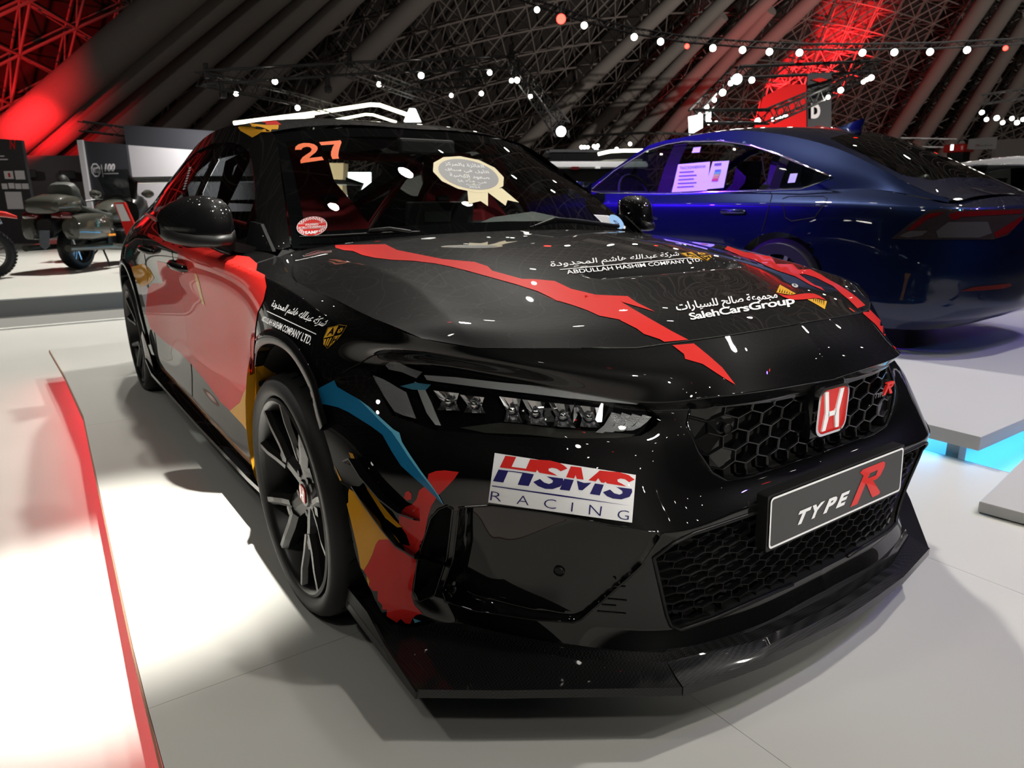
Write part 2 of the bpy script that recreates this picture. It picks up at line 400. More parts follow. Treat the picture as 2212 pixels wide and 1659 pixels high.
# ---- hood: stations from the front edge to the cowl, rails run across from the middle to the edge
def w3(L_): return [(x, -wv, z) for x, wv, z in L_]
Tq = np.array(T)
HR = [w3([(.800, 0, .778), (.785, .25, .774), (.725, .43, .763), (.643, .585, .766), (.565, .708, .768), (.487, .79, .784)]),
      w3([(.72, 0, .806), (.705, .25, .802), (.655, .42, .794), (.575, .58, .793), (.50, .71, .801), (.43, .812, .798)]),
      w3([(.55, 0, .842), (.54, .25, .838), (.51, .40, .830), (.445, .575, .823), (.39, .70, .829), (.33, .829, .810)]),
      w3([(.36, 0, .884), (.355, .25, .880), (.33, .40, .872), (.28, .56, .856), (.24, .68, .859), (.16, .840, .829)]),
      w3([(.15, 0, .915), (.145, .25, .912), (.13, .40, .905), (.10, .55, .886), (.07, .69, .883), (.03, .847, .839)]),
      w3([(-.08, 0, .935), (-.09, .25, .933), (-.11, .40, .928), (-.13, .55, .910), (-.13, .70, .896), (-.06, .85, .847)]),
      w3([(-.26, 0, .945), (-.27, .25, .943), (-.30, .40, .937), (-.33, .55, .927), (-.345, .70, .908), (-.24, .80, .885)]),
      w3([(-.30, 0, .947), (-.31, .25, .944), (-.345, .40, .937), (-.385, .55, .925), (-.415, .705, .905), (-.37, .745, .902)])]
HA = np.array(HR)
cre = np.zeros(0)
tsH = samples(HA, .012); stH = samples(HA.transpose(1, 0, 2), .012)
A2 = hermite(HA, tsH)                                 # along the car, (K, 6, 3)
c2 = np.zeros((6, A2.shape[0])); c2[4] = .75
XH = hermite(A2.transpose(1, 0, 2), stH, c2)          # across, (n, K, 3)
# [across, along] : ds = outwards, dt = rearwards -> turn so that the normal is up
XHs = XH.transpose(1, 0, 2)
# hood vent: shallow scoop ahead of the middle
hx, hw = XHs[..., 0], -XHs[..., 1]
dv = np.clip(1-np.abs((hx-(.40-.22*hw**2))/.055), 0, 1)*np.clip((.30-hw)/.05, 0, 1)
dv = dv*dv*(3-2*dv)
XHs = XHs-np.stack([0*dv, 0*dv, .022*dv], -1)
hood = sheet('hood', XHs[::-1], np.ones((XHs.shape[0]-1, XHs.shape[1]-1), bool), M['black'], CAR, both=True)
# ---- windscreen, roof, greenhouse
WS = [w3([(-1.03, 0, 1.330), (-1.035, .25, 1.326), (-1.06, .47, 1.309), (-1.075, .565, 1.294)]),
      w3([(-.80, 0, 1.222), (-.81, .26, 1.216), (-.845, .51, 1.194), (-.87, .617, 1.178)]),
      w3([(-.55, 0, 1.090), (-.565, .28, 1.082), (-.61, .56, 1.062), (-.645, .677, 1.046)]),
      w3([(-.27, 0, .925), (-.30, .30, .920), (-.38, .60, .910), (-.46, .73, .910)])]
WA = np.array(WS)
XW, _, _ = net(WS, .03, .03)
ws = sheet('windscreen', XW, np.ones((XW.shape[0]-1, XW.shape[1]-1), bool), M['glass'], CAR, both=True)
# black printed border of the screen
bw = XW.copy()
fr_w = -XW[..., 1]; ii = np.arange(XW.shape[0])[:, None]/(XW.shape[0]-1); jj = np.arange(XW.shape[1])[None]/(XW.shape[1]-1)
sdf = np.minimum(np.minimum((1-ii)*.62, jj*.75-.03), (1-jj)*.75-.045)-.045+0*fr_w
sdf = sdf[:, :]
dn = np.zeros(sdf.shape, bool); Xw2 = XW.copy(); s2 = snap(Xw2, sdf, dn)
Xw2 = Xw2-gnorm(Xw2)*.004
sheet('windscreen_border', Xw2, cell(s2) < 0, M['frit'], ws, both=True)
RE = w3([(-1.075, .575, 1.297), (-1.30, .607, 1.335), (-1.55, .622, 1.347), (-1.88, .638, 1.325), (-2.24, .655, 1.25), (-2.55, .675, 1.15), (-2.9, .69, 1.065), (-3.3, .67, 1.005)])
RC = [(-1.03, 0, 1.332), (-1.23, 0, 1.372), (-1.52, 0, 1.398), (-1.88, 0, 1.402), (-2.25, 0, 1.378), (-2.6, 0, 1.315), (-2.95, 0, 1.20), (-3.38, 0, 1.02)]
mid = lambda a, b, k, dz: tuple(np.array(a)*(1-k)+np.array(b)*k+np.array((0, 0, dz)))
RRs = [RC, [mid(a, b, .5, .020) for a, b in zip(RC, RE)], [mid(a, b, .84, .013) for a, b in zip(RC, RE)], RE]
XR, _, _ = net(RRs, .03, .03)                 # [along, across] ds = rearward, dt = outward (right)
hg = polysd(XR[..., [0, 1]], [(-2.42, .3), (-2.42, -.50), (-2.55, -.54), (-3.22, -.56), (-3.3, -.4), (-3.3, .3)])
dn = np.zeros(hg.shape, bool); hg = snap(XR, hg, dn)
XR2 = XR[:, ::-1]; kg = cell(hg[:, ::-1]) < 0
roof = sheet('roof', XR2, ~kg, M['black'], CAR, both=True)
sheet('rear_window', XR2, kg, M['glass'], CAR, both=True)
# side of the cabin, from the belt to the roof edge
GB = w3([(-.46, .765, .905), (-.72, .838, .902), (-1.05, .852, .912), (-1.4, .86, .922), (-1.9, .86, .94), (-2.35, .84, .963), (-2.7, .80, .985), (-3.1, .74, .99), (-3.45, .64, .985)])
GT = w3([(-.46, .735, .912), (-.72, .662, 1.095), (-1.075, .578, 1.297), (-1.42, .615, 1.342), (-1.88, .638, 1.325), (-2.26, .655, 1.245), (-2.62, .68, 1.128), (-3.0, .688, 1.045), (-3.3, .67, 1.005)])
GM = [mid(a, b, .5, .0) for a, b in zip(GB, GT)]
GM = [(x, y-.018*min(1, (t[2]-b[2])/.3), z) for (x, y, z), t, b in zip(GM, GT, GB)]
XG, _, _ = net([GT, GM, GB], .012, .012)
QG = pix(XG)
xz = XG[..., [0, 2]]
# daylight opening in side view
DLO = [(-.66, .945), (-.70, .99), (-.85, 1.085), (-1.00, 1.165), (-1.12, 1.222), (-1.24, 1.257), (-1.36, 1.274), (-1.6, 1.283), (-1.86, 1.262), (-2.05, 1.225), (-2.22, 1.172), (-2.36, 1.105), (-2.47, 1.03), (-2.50, 1.0), (-2.45, .985), (-1.9, .962), (-1.3, .942), (-.9, .928), (-.70, .925)]
sg = polysd(xz, DLO); dn = np.zeros(sg.shape, bool); sg = snap(XG, sg, dn); kg = cell(sg) < 0
bp = polysd(XG[..., [0, 2]], [(-1.33, .8), (-1.43, .8), (-1.50, 1.4), (-1.41, 1.4)]); kb = (cell(bp) < 0) & kg
XGi = XG-gnorm(XG)*.006*(sg < -.0005)[..., None]
for mi in (0, 1):
    sheet('cabin_side', XG, ~kg, M['black'], CAR, mirror=mi)
    sheet('side_window', XGi, kg & ~kb, M['tint'], CAR, mirror=mi)
    sheet('door_pillar_trim', XGi+gnorm(XG)*.002, kb, M['gloss'], CAR, mirror=mi)

# ---- front wheels and rear wheels
def wheel(x, side, front):
    y0 = side*.945
    s = side
    w = thing_part('wheel', (x, 0, .322))
    bm = BM()
    # tyre: closed profile (axial from outer face inwards, radius)
    R = .322
    pr_ = [(-.012, .262), (-.002, .272), (.006, .285), (.004, .300), (-.010, .314), (-.026, .3195), (-.06, .3215), (-.145, .322), (-.225, .3215), (-.262, .319), (-.275, .305), (-.278, .28), (-.268, .262), (-.25, .255), (-.14, .25), (-.03, .255)]
    lathe(bm, [(s*a+y0-s*.006, r) for a, r in pr_], 'y', 96, closed=True)
    t = obj('tyre', bm, M['rubber'], w, True, 40)
    bm = BM()
    for k in range(34):                      # tread slots, each a slim wedge a hair proud of the tread
        q = 2*math.pi*k/34
        for a0, a1, dq in ((-.03, -.085, .09), (-.20, -.25, -.09)):
            pts = []
            for i in range(5):
                f = i/4; aa = a0+(a1-a0)*f; qq = q+dq*f
                pts.append(Vector((.3222*math.cos(qq), y0-s*.006+s*aa, .3222*math.sin(qq))))
            tube(bm, pts, [.0008, .002, .0024, .002, .0008], 4)
    tg = obj('tread_grooves', bm, M['matte'], t); tg['kind'] = 'stuff'
    # rim: barrel, lip
    bm = BM()
    lip = [(-.03, .240), (-.012, .2435), (-.001, .249), (.003, .255), (.0, .262), (-.012, .262), (-.03, .255), (-.2, .235), (-.24, .250), (-.245, .24), (-.2, .222), (-.06, .228)]
    lathe(bm, [(s*a+y0-s*.008, r) for a, r in lip], 'y', 96, closed=True)
    rim = obj('rim', bm, M['wheelblack'], w, True, 35)
    # five spokes, each forking into a Y
    for k in range(5):
        q = math.radians(90+72*k+(-16 if s < 0 else 16))
        bm = BM()
        er = Vector((math.cos(q), 0, math.sin(q))); et = Vector((-math.sin(q), 0, math.cos(q))); ey = Vector((0, s, 0))
        def pt(r, t_, a): return er*r+et*t_+ey*a+Vector((0, y0, 0))
        def arm(path):
            rings = []
            for r, t_, hw, a, th in path:
                rings.append([bm.verts.new(pt(r, t_-hw, a-.012)), bm.verts.new(pt(r, t_-hw*.35, a)), bm.verts.new(pt(r, t_+hw*.35, a)), bm.verts.new(pt(r, t_+hw, a-.012)), bm.verts.new(pt(r, t_+hw*.9, a-th)), bm.verts.new(pt(r, t_-hw*.9, a-th))])
            for A, D in zip(rings[:-1], rings[1:]):
                for j in range(6): bm.faces.new((A[j], A[(j+1) % 6], D[(j+1) % 6], D[j]))
            bm.faces.new(rings[0][::-1]); bm.faces.new(rings[-1])
        arm([(.040, 0, .036, -.050, .05), (.085, 0, .032, -.040, .05), (.125, 0, .034, -.030, .045), (.145, 0, .030, -.030, .04)])
        for g in (-1, 1):
            arm([(.105, g*.012, .022, -.031, .045), (.150, g*.034, .021, -.024, .042), (.195, g*.055, .019, -.014, .04), (.244, g*.074, .021, -.008, .035)])
        obj('spoke', bm, M['wheelblack'], w, False)
    bm = BM(); lathe(bm, [(y0-s*.11, .002), (y0-s*.11, .068), (y0-s*.06, .066), (y0-s*.052, .056), (y0-s*.050, .038), (y0-s*.044, .034), (y0-s*.044, .002)], 'y', 32)
    hub = obj('hub', bm, M['wheelblack'], w, True, 30)
    bm = BM()
    for k in range(5):
        q = math.radians(54+72*k); c = Vector((.057*math.cos(q), y0, .057*math.sin(q)))
        tube(bm, [c-Vector((0, s*.08, 0)), c-Vector((0, s*.046, 0))], [.0115, .0095], 6)
    ln = obj('lug_nuts', bm, M['satin'], hub); ln['kind'] = 'stuff'
    bm = BM()
    Rm = Matrix.Rotation(math.radians(-12*s), 4, 'Y')
    o1 = []
    rr = [(-.5, .5), (.5, .5), (.5, -.5), (-.5, -.5)]
    prism(bm, [Rm @ Vector((px, 0, pz))+Vector((0, y0-s*.0445, 0)) for px, pz in rrect(.040, .046, .010)], (0, s*.004, 0))
    cap = obj('hub_badge', bm, M['red'], hub, False); cap['label'] = 'red hub badge with a silver letter'
    bm = BM()
    for poly in h_emblem(.030, .036): prism(bm, [Rm @ Vector((-s*px, 0, pz))+Vector((0, y0-s*.0405, 0)) for px, pz in poly], (0, s*.0008, 0))
    obj('badge_letter', bm, M['chrome'], hub)
    # brake disc and caliper
    bm = BM(); lathe(bm, [(y0-s*.135, .06), (y0-s*.135, .175), (y0-s*.165, .175), (y0-s*.165, .06)], 'y', 48, closed=True)
    obj('brake_disc', bm, M['alu'], w, True, 30)
    bm = BM()
    pa = [Vector((r*math.cos(q), y0-s*.115, r*math.sin(q))) for r, qs in ((.19, np.linspace(-.45, .45, 9)), (.115, np.linspace(.45, -.45, 9))) for q in (qs if front else qs+math.pi)]
    prism(bm, pa, (0, -s*.07, 0)); cal = obj('brake_caliper', bm, M['red'], w, False); cal['label'] = 'red brake caliper'
    w.rotation_euler = (math.radians(-1.1*s), 0, 0)
    return w
def thing_part(name, loc):
    o = bpy.data.objects.new(name, None); C.objects.link(o); o.location = loc; o.parent = CAR; return o
def rrect(wd, ht, r, n=5):
    P = []
    for cx, cz, a0 in ((wd/2-r, ht/2-r, 0), (-wd/2+r, ht/2-r, 90), (-wd/2+r, -ht/2+r, 180), (wd/2-r, -ht/2+r, 270)):
        for i in range(n+1):
            a = math.radians(a0+90*i/n); P.append((cx+r*math.cos(a), cz+r*math.sin(a)))
    return P
def h_emblem(wd, ht):
    """the letter of the badge: two flared uprights and a crossbar, as convex pieces"""
    a, b = wd/2, ht/2
    def up_(s): return [(s*a*.98, b), (s*a*.62, b), (s*a*.36, -.02*b), (s*a*.30, -b*.30), (s*a*.52, -b), (s*a*.86, -b), (s*a*.70, -.1*b)]
    left = up_(-1); right = up_(1)
    bar_ = [(-a*.40, .04*b), (-a*.25, -.08*b), (a*.25, -.08*b), (a*.40, .04*b), (a*.36, -.38*b), (a*.22, -.30*b), (-a*.22, -.30*b), (-a*.36, -.38*b)]
    return [left, right, bar_]
M['wheelblack'] = mat('wheel_black', (.006, .006, .0065), .36, spec=.5)
for x_, f_ in ((0, True), (-2.735, False)):
    for s_ in (-1, 1): wheel(x_, s_, f_)
# wheel arch lips and liners
def arch_lip(cx, side, front):
    a0 = 40 if front else 0
    q = [math.radians(a) for a in np.linspace(a0, 180, 60)]
    pts = [(cx+.388*math.cos(a), .32+.388*math.sin(a)) for a in q]
    # outer skirt at the body, rolled edge 22 mm inwards
    bm = BM(); rows = []
    P = np.array(pts)
    from_y = []
    for x, z in pts:
        d = np.hypot(X[..., 0]-x, X[..., 2]-z); d[SG < 5.5] = 9; k = np.unravel_index(d.argmin(), d.shape); from_y.append(-X[k][1])
    from_y = np.array(from_y)
    for i in range(1, len(from_y)-1): from_y[i] = np.median(from_y[max(0, i-2):i+3])
    for (x, z), yy in zip(pts, from_y):
        v = Vector((x-cx, 0, z-.32)).normalized()
        def pp(r, y): return bm.verts.new((x+v.x*r, side*y, z+v.z*r))
        rows.append([pp(.034, yy-.001), pp(.030, yy+.005), pp(.004, yy+.009), pp(-.003, yy+.005), pp(-.003, yy-.07)])
    for A, D in zip(rows[:-1], rows[1:]):
        for j in range(4): bm.faces.new((A[j], A[j+1], D[j+1], D[j]))
    o = obj('arch_lip', bm, M['black'], CAR, True, 50)
    bm = BM(); rows = []
    for a in np.linspace(-12, 192, 40):
        a = math.radians(a); rows.append([bm.verts.new((cx+.384*math.cos(a), side*y, .32+.384*math.sin(a))) for y in (.90, .56)])
    for A, D in zip(rows[:-1], rows[1:]): bm.faces.new((A[0], A[1], D[1], D[0]))
    cN = bm.verts.new((cx, side*.56, .32))
    for A, D in zip(rows[:-1], rows[1:]): bm.faces.new((A[1], cN, D[1]))
    obj('wheel_well', bm, M['matte'], CAR)
for cx0, f_ in ((0, True), (-2.735, False)):
    for s_ in (-1, 1): arch_lip(cx0, s_, f_)
# ---- carbon splitter: one lipped blade along the front, a fin at each end
def carbon(name, tone=1.0, sc=260.):
    m = mat(name, (.006, .006, .006), .4, 0, .7, .08, coat_rough=.04); n, l, b = nodes(m)
    tc = n.new('ShaderNodeTexCoord'); mp = n.new('ShaderNodeMapping'); mp.inputs['Rotation'].default_value = (0, 0, math.radians(45))
    ck = n.new('ShaderNodeTexChecker'); ck.inputs['Scale'].default_value = sc
    ck.inputs['Color1'].default_value = (.016*tone, .016*tone, .017*tone, 1); ck.inputs['Color2'].default_value = (.003, .003, .003, 1)
    l.new(tc.outputs['Object'], mp.inputs[0]); l.new(mp.outputs[0], ck.inputs['Vector']); l.new(ck.outputs['Color'], b.inputs['Base Color'])
    return m
M['carbon'] = carbon('carbon_weave', .7); M['carbon2'] = carbon('carbon_weave_fine', 1.3, 330)
SPL_out = [(.995, 0), (.990, .13), (.980, .28), (.945, .488), (.83, .66), (.75, .78), (.652, .915), (.48, .912), (.28, .905)]
SPL_in = [(.950, 0), (.945, .13), (.933, .28), (.880, .475), (.77, .615), (.655, .705), (.565, .775), (.46, .85), (.30, .86)]
ko = [0, 1, 2, 3, 4, 5, 6, 7, 8]
bm = BM()
def lip_rows(sg):
    rows = []
    for (xo, wo), (xi, wi) in zip(SPL_out, SPL_in):
        o_ = Vector((xo, sg*wo, 0)); i_ = Vector((xi, sg*wi, 0)); d = (o_-i_).normalized()
        prof = [(i_-d*.012, .172), (i_+d*.004, .168), (i_+d*.012, .152), (o_-d*.020, .136), (o_, .131), (o_, .112), (o_-d*.05, .108), (i_-d*.05, .115)]
        rows.append([bm.verts.new((p.x, p.y, z)) for p, z in prof])
    for A, D in zip(rows[:-1], rows[1:]):
        for j in range(len(A)-1): bm.faces.new((A[j], A[j+1], D[j+1], D[j]))
    bm.faces.new(rows[-1])
for sg in (-1, 1): lip_rows(sg)
bmesh.ops.remove_doubles(bm, verts=bm.verts[:], dist=.0005)
spl = obj('front_splitter', bm, M['carbon'], CAR, True, 25)
bm = BM()
def strip(sg):
    rows = []
    for f in np.linspace(0, 3, 10):
        i = min(int(f), 2); k = f-i
        o_ = Vector((*(np.array(SPL_out[i])*(1-k)+np.array(SPL_out[i+1])*k), 0)); i_ = Vector((*(np.array(SPL_in[i])*(1-k)+np.array(SPL_in[i+1])*k), 0))
        o_.y *= sg; i_.y *= sg; d = (o_-i_).normalized()
        rows.append([bm.verts.new((p.x, p.y, z)) for p, z in ((i_+d*.016, .1515), (o_-d*.018, .1385), (o_+d*.002, .1325), (o_+d*.002, .111))])
    for A, D in zip(rows[:-1], rows[1:]):
        for j in range(3): bm.faces.new((A[j], A[j+1], D[j+1], D[j]))
for sg in (-1, 1): strip(sg)
bmesh.ops.remove_doubles(bm, verts=bm.verts[:], dist=.0005)
o = obj('center_lip_skin', bm, M['carbon2'], spl, True, 25); o['label'] = 'finer woven carbon skin over the middle of the splitter'
for sg in (-1, 1):
    bm = BM()
    a = [(.655, .918, .128), (.60, .918, .138), (.50, .915, .150), (.42, .913, .178), (.268, .905, .172), (.262, .903, .140), (.262, .903, .105), (.60, .915, .106), (.652, .918, .110)]
    prism(bm, [(x, sg*wv, z) for x, wv, z in a], (0, -sg*.006, 0))
    obj('end_fin', bm, M['satin'], spl)
# ---- side skirt blades
for sg in (-1, 1):
    bm = BM(); rows = []
    for x, wo, zt in ((-.36, .918, .205), (-.5, .925, .205), (-1.2, .935, .20), (-1.9, .94, .20), (-2.22, .945, .205), (-2.33, .95, .26)):
        rows.append([bm.verts.new((x, sg*wv, z)) for wv, z in ((.88, zt+.035), (wo-.02, zt), (wo, zt-.012), (wo, zt-.028), (.86, .148))])
    for A, D in zip(rows[:-1], rows[1:]):
        for j in range(4): bm.faces.new((A[j], A[j+1], D[j+1], D[j]))
    sk = obj('side_skirt', bm, M['gloss'], CAR, True, 30)
    bm = BM()
    prism(bm, [(-2.20, sg*.93, .19), (-2.34, sg*.945, .22), (-2.36, sg*.95, .36), (-2.30, sg*.95, .40), (-2.24, sg*.94, .30)], (0, -sg*.008, 0))
    obj('skirt_winglet', bm, M['gloss'], sk)
# fender trailing fin with vent slots (yellow on the near side)
for sg in (-1, 1):
    bm = BM()
    A = [(-.235, .957, .58), (-.285, .955, .50), (-.315, .953, .42), (-.325, .95, .34), (-.318, .945, .27), (-.285, .935, .205)]
    Bk = [(-.40, .902, .60), (-.40, .902, .50), (-.40, .903, .42), (-.40, .904, .34), (-.40, .905, .27), (-.39, .905, .205)]
    In = [(-.255, .925, .585), (-.30, .925, .50), (-.328, .922, .42), (-.338, .92, .34), (-.332, .917, .27), (-.297, .91, .207)]
    rows = [[bm.verts.new((x, sg*wv, z)) for x, wv, z in (a, b)] for a, b in zip(A, Bk)]
    r2 = [bm.verts.new((x, sg*wv, z)) for x, wv, z in In]
    for i in range(5):
        bm.faces.new((rows[i][0], rows[i][1], rows[i+1][1], rows[i+1][0])); bm.faces.new((rows[i][0], rows[i+1][0], r2[i+1], r2[i]))
    fin = obj('fender_fin', bm, M['yellow'], CAR, True, 40); fin['label'] = 'yellow trailing edge of the front fender'
    bm = BM(); prism(bm, [(-.255, sg*.925, .60), (-.30, sg*.925, .50), (-.335, sg*.92, .38), (-.332, sg*.917, .27), (-.335, sg*.86, .27), (-.345, sg*.86, .38), (-.33, sg*.86, .5), (-.28, sg*.86, .6)], (-.004, 0, 0))
    vp = obj('fin_vent_panel', bm, M['yellow'], fin)
    for k in range(6):
        z = .545-.045*k; xx = -.262-.075*math.sin(min(1, (k+1)/5)*1.5)
        bm = BM(); box(bm, (xx+.0, sg*.89, z), (.012, .05, .014)); obj('vent_slot', bm, M['matte'], fin)
# ---- mirrors
def skin_rings(bm, rings, cap=True):
    R = [[bm.verts.new(p) for p in r] for r in rings]; n = len(R[0])
    for A, D in zip(R[:-1], R[1:]):
        for j in range(n): bm.faces.new((A[j], A[(j+1) % n], D[(j+1) % n], D[j]))
    if cap: bm.faces.new(R[0][::-1]); bm.faces.new(R[-1])
def mirror_ring(w, xf, xb, zt, zb, sg, n=20, e=.62, skew=0.):
    P = []; dx = -.42*max(0, w-.90); xf += dx; xb += dx
    for j in range(n):
        a = 2*math.pi*j/n; c, s_ = math.cos(a), math.sin(a)
        c = math.copysign(abs(c)**e, c); s_ = math.copysign(abs(s_)**e, s_)
        x = (xf+xb)/2+(xf-xb)/2*c; z = (zt+zb)/2+(zt-zb)/2*s_
        P.append((x+skew*(z-.98), sg*w, z))
    return P
for sg in (-1, 1):
    mr = thing_part('door_mirror', (0, 0, 0))
    prof = [(.860, -.600, -.665, 1.000, .945), (.866, -.575, -.705, 1.035, .930), (.885, -.555, -.735, 1.056, .918), (.93, -.553, -.75, 1.066, .913), (.975, -.575, -.755, 1.060, .915), (1.01, -.61, -.755, 1.043, .921), (1.035, -.66, -.752, 1.022, .931), (1.045, -.70, -.745, 1.0, .945)]
    bm = BM(); skin_rings(bm, [mirror_ring(a, b, c, d, e_, sg, skew=-.25) for a, b, c, d, e_ in prof])
    sh = obj('mirror_shell', bm, M['gloss'], mr, True, 60)
    bm = BM(); skin_rings(bm, [mirror_ring(a, b+.004, c-.002, e_+.042, e_-.004, sg, skew=-.25) for a, b, c, d, e_ in prof[1:]])
    o = obj('mirror_base', bm, M['satin'], mr, True, 60); o['label'] = 'matt black lower half of the mirror'
    bm = BM(); skin_rings(bm, [[(x, sg*w, z) for x, z in ring] for w, ring in ((.80, [(-.55, .905), (-.70, .905), (-.70, .885), (-.55, .885)]), (.86, [(-.59, .925), (-.69, .925), (-.69, .895), (-.59, .893)]), (.91, [(-.62, .935), (-.69, .935), (-.69, .915), (-.62, .913)]))])
    obj('mirror_arm', bm, M['satin'], mr, False)
    bm = BM(); prism(bm, [(-.752, sg*.885, .935), (-.754, sg*1.02, .94), (-.754, sg*1.03, 1.01), (-.752, sg*1.0, 1.04), (-.752, sg*.90, 1.045)], (-.004, 0, 0)); obj('mirror_glass', bm, M['chrome'], mr)
    bm = BM(); tube(bm, [(-.600, sg*.99, .963), (-.655, sg*1.03, .966), (-.70, sg*1.046, .968)], .006, 6); obj('turn_repeater', bm, M['lens'], mr)
    bm = BM(); prism(bm, [(-.46, sg*.79, .90), (-.62, sg*.83, .90), (-.64, sg*.80, .985), (-.58, sg*.785, .978)], (0, -sg*.01, 0)); obj('mirror_sail', bm, M['gloss'], mr)
# ---- body shell floor and inner blackness so that nothing is seen through the arches
bm = BM(); box(bm, (-1.36, 0, .17), (4.3, 1.1, .02)); obj('underbody', bm, M['matte'], CAR)
bm = BM(); box(bm, (.2, 0, .45), (.7, .95, .5)); obj('engine_bay', bm, M['matte'], CAR)
bm = BM()
for sg in (-1, 1): prism(bm, [(-.06, sg*.855, .84), (-.40, sg*.80, .885), (-.46, sg*.76, .905), (-.47, sg*.70, .905), (-.36, sg*.73, .895)], (0, 0, -.03))
obj('cowl_corner', bm, M['black'], CAR)
bm = BM(); rows = []
for wv, x0, z0, x1, z1 in [(-.75, -.36, .888, -.50, .905), (-.6, -.36, .905, -.42, .905), (-.3, -.29, .925, -.32, .915), (0, -.275, .93, -.29, .915), (.3, -.29, .925, -.32, .915), (.6, -.36, .905, -.42, .905), (.75, -.36, .888, -.50, .905)]:
    rows.append([bm.verts.new((x0+.02, wv, z0-.02)), bm.verts.new((x1-.06, wv, z1+.0))])
for A, D in zip(rows[:-1], rows[1:]): bm.faces.new((A[0], A[1], D[1], D[0]))
obj('cowl_panel', bm, M['satin'], CAR)

# ---- honeycomb grilles
def bvh_of(objs):
    V, F = [], []
    for o in objs:
        n = len(V); mw = o.matrix_world; V += [mw @ v.co for v in o.data.vertices]; F += [[n+i for i in p.vertices] for p in o.data.polygons]
    return BVHTree.FromPolygons(V, F)
def grid_bvh(X, keep):
    V = [Vector(v) for v in X.reshape(-1, 3)]; F = [list(map(int, f)) for f in gridfaces(X, keep)]
    n = len(V); V += [Vector((v.x, -v.y, v.z)) for v in V]; F += [[i+n for i in f[::-1]] for f in F]
    return BVHTree.FromPolygons(V, F)
bpy.context.view_layer.update()
SKIN = grid_bvh(X0, front)
def honey(name, poly, wd, ht, z0, thick, deep, back, m, solid=None, inset=.0):
    bm = BM(); seen = set(); cells = []
    row = ht*.75
    def S(w, z):
        h = SKIN.ray_cast(Vector((2.2, w, z)), Vector((-1, 0, 0)))
        return h[0], h[1]
    for j in range(-14, 15):
        for i in range(-14, 15):
            c = ((i+(.5 if j % 2 else 0))*wd, z0+j*row); cells.append(c)
    for cw, cz in cells:
        p0, n0 = S(cw, cz)
        if p0 is None: continue
        sdc = polysd(pix(np.array([[p0.x, -abs(p0.y), p0.z]])), poly)[0]
        hexa = [(cw+wd/2*a, cz+ht*b) for a, b in ((0, .5), (1, .25), (1, -.25), (0, -.5), (-1, -.25), (-1, .25))]
        if solid and sdc < 14 and solid(abs(cw), cz):
            P = [S(*h) for h in hexa]
            if all(q[0] is not None for q in P) and sdc < -2:
                f = [bm.verts.new(q[0]-q[1]*.010) for q in P]; bm.faces.new(f if True else f)
        for a, b in zip(hexa, hexa[1:]+hexa[:1]):
            key = tuple(sorted(((round(a[0], 4), round(a[1], 4)), (round(b[0], 4), round(b[1], 4)))))
            if key in seen: continue
            seen.add(key)
            A, na = S(*a); Bp, nb = S(*b)
            if A is None or Bp is None: continue
            mid_ = (A+Bp)/2
            if polysd(pix(np.array([[mid_.x, -abs(mid_.y), mid_.z]])), poly)[0] > 5: continue
            t = (Bp-A).normalized(); n = ((na+nb)/2).normalized()
            if n.x < 0: n = -n
            sdv = n.cross(t)*thick/2
            q = []
            for base in (A, Bp):
                for d_ in (inset, inset+.003, deep):
                    k = .55 if d_ == inset else 1.25
                    q += [bm.verts.new(base-n*d_+sdv*k), bm.verts.new(base-n*d_-sdv*k)]
            for x_, y_ in ((0, 6), ):
                bm.faces.new((q[0], q[1], q[7], q[6]))
                bm.faces.new((q[1], q[3], q[9], q[7])); bm.faces.new((q[3], q[5], q[11], q[9]))
                bm.faces.new((q[0], q[6], q[8], q[2])); bm.faces.new((q[2], q[8], q[10], q[4]))
    o = obj(name, bm, m, bumper); o['kind'] = 'stuff'; return o
honey('upper_grille_mesh', P_GR, .069, .046, .575, .0042, .030, .05, M['gloss'], solid=lambda w_, z_: w_ > .285, inset=.004)
honey('lower_grille_mesh', P_LG, .049, .0295, .31, .0022, .026, .05, M['satin'], inset=.012)
# bright rolled rims of the openings
def hit(u, v, tree=None):
    h = (tree or SKIN).ray_cast(CAM, ray(u, v)); return h[0], h[1]
def rim(name, px, r, m, both=True, lift=0., parent=None, close=False, sub=6):
    px = np.array(px, float); n = len(px); tq = []
    for i in range(n if close else n-1): tq += [px[i]*(1-k/sub)+px[(i+1) % n]*k/sub for k in range(sub)]
    if not close: tq.append(px[-1])
    P = []
    for u, v in tq:
        a, nn = hit(u, v)
        if a is not None: P.append(a+nn*lift)
    for s_ in ((1, -1) if both else (1,)):
        bm = BM(); tube(bm, [(p.x, p.y*s_, p.z) for p in P], r, 6, closed=close); obj(name, bm, m, parent or bumper, True)
rim('grille_rim', [(1490, 886), (1484, 915), (1508, 975), (1538, 1020), (1570, 1038), (1621, 1031), (1755, 985)], .003, M['gloss'])
rim('lower_grille_frame', [(1640, 1105), (1540, 1139), (1498, 1153), (1454, 1174), (1412, 1205), (1440, 1330), (1449, 1352), (1470, 1361), (1540, 1337), (1712, 1262)], .0045, M['satin'])
rim('intake_rim', P_VT, .0026, M['gloss'], close=True)
rim('slot_rim', P_SL, .0026, M['gloss'], close=True)
rim('nose_seam', [(905, 716), (930, 722), (1000, 735), (1130, 747), (1256, 752), (1375, 752), (1487, 737), (1600, 721), (1722, 700)], .0016, M['satin'], lift=.0005)
rim('fender_seam', [(667, 853), (735, 808), (800, 769), (822, 765), (862, 766), (905, 716)], .0012, M['matte'])
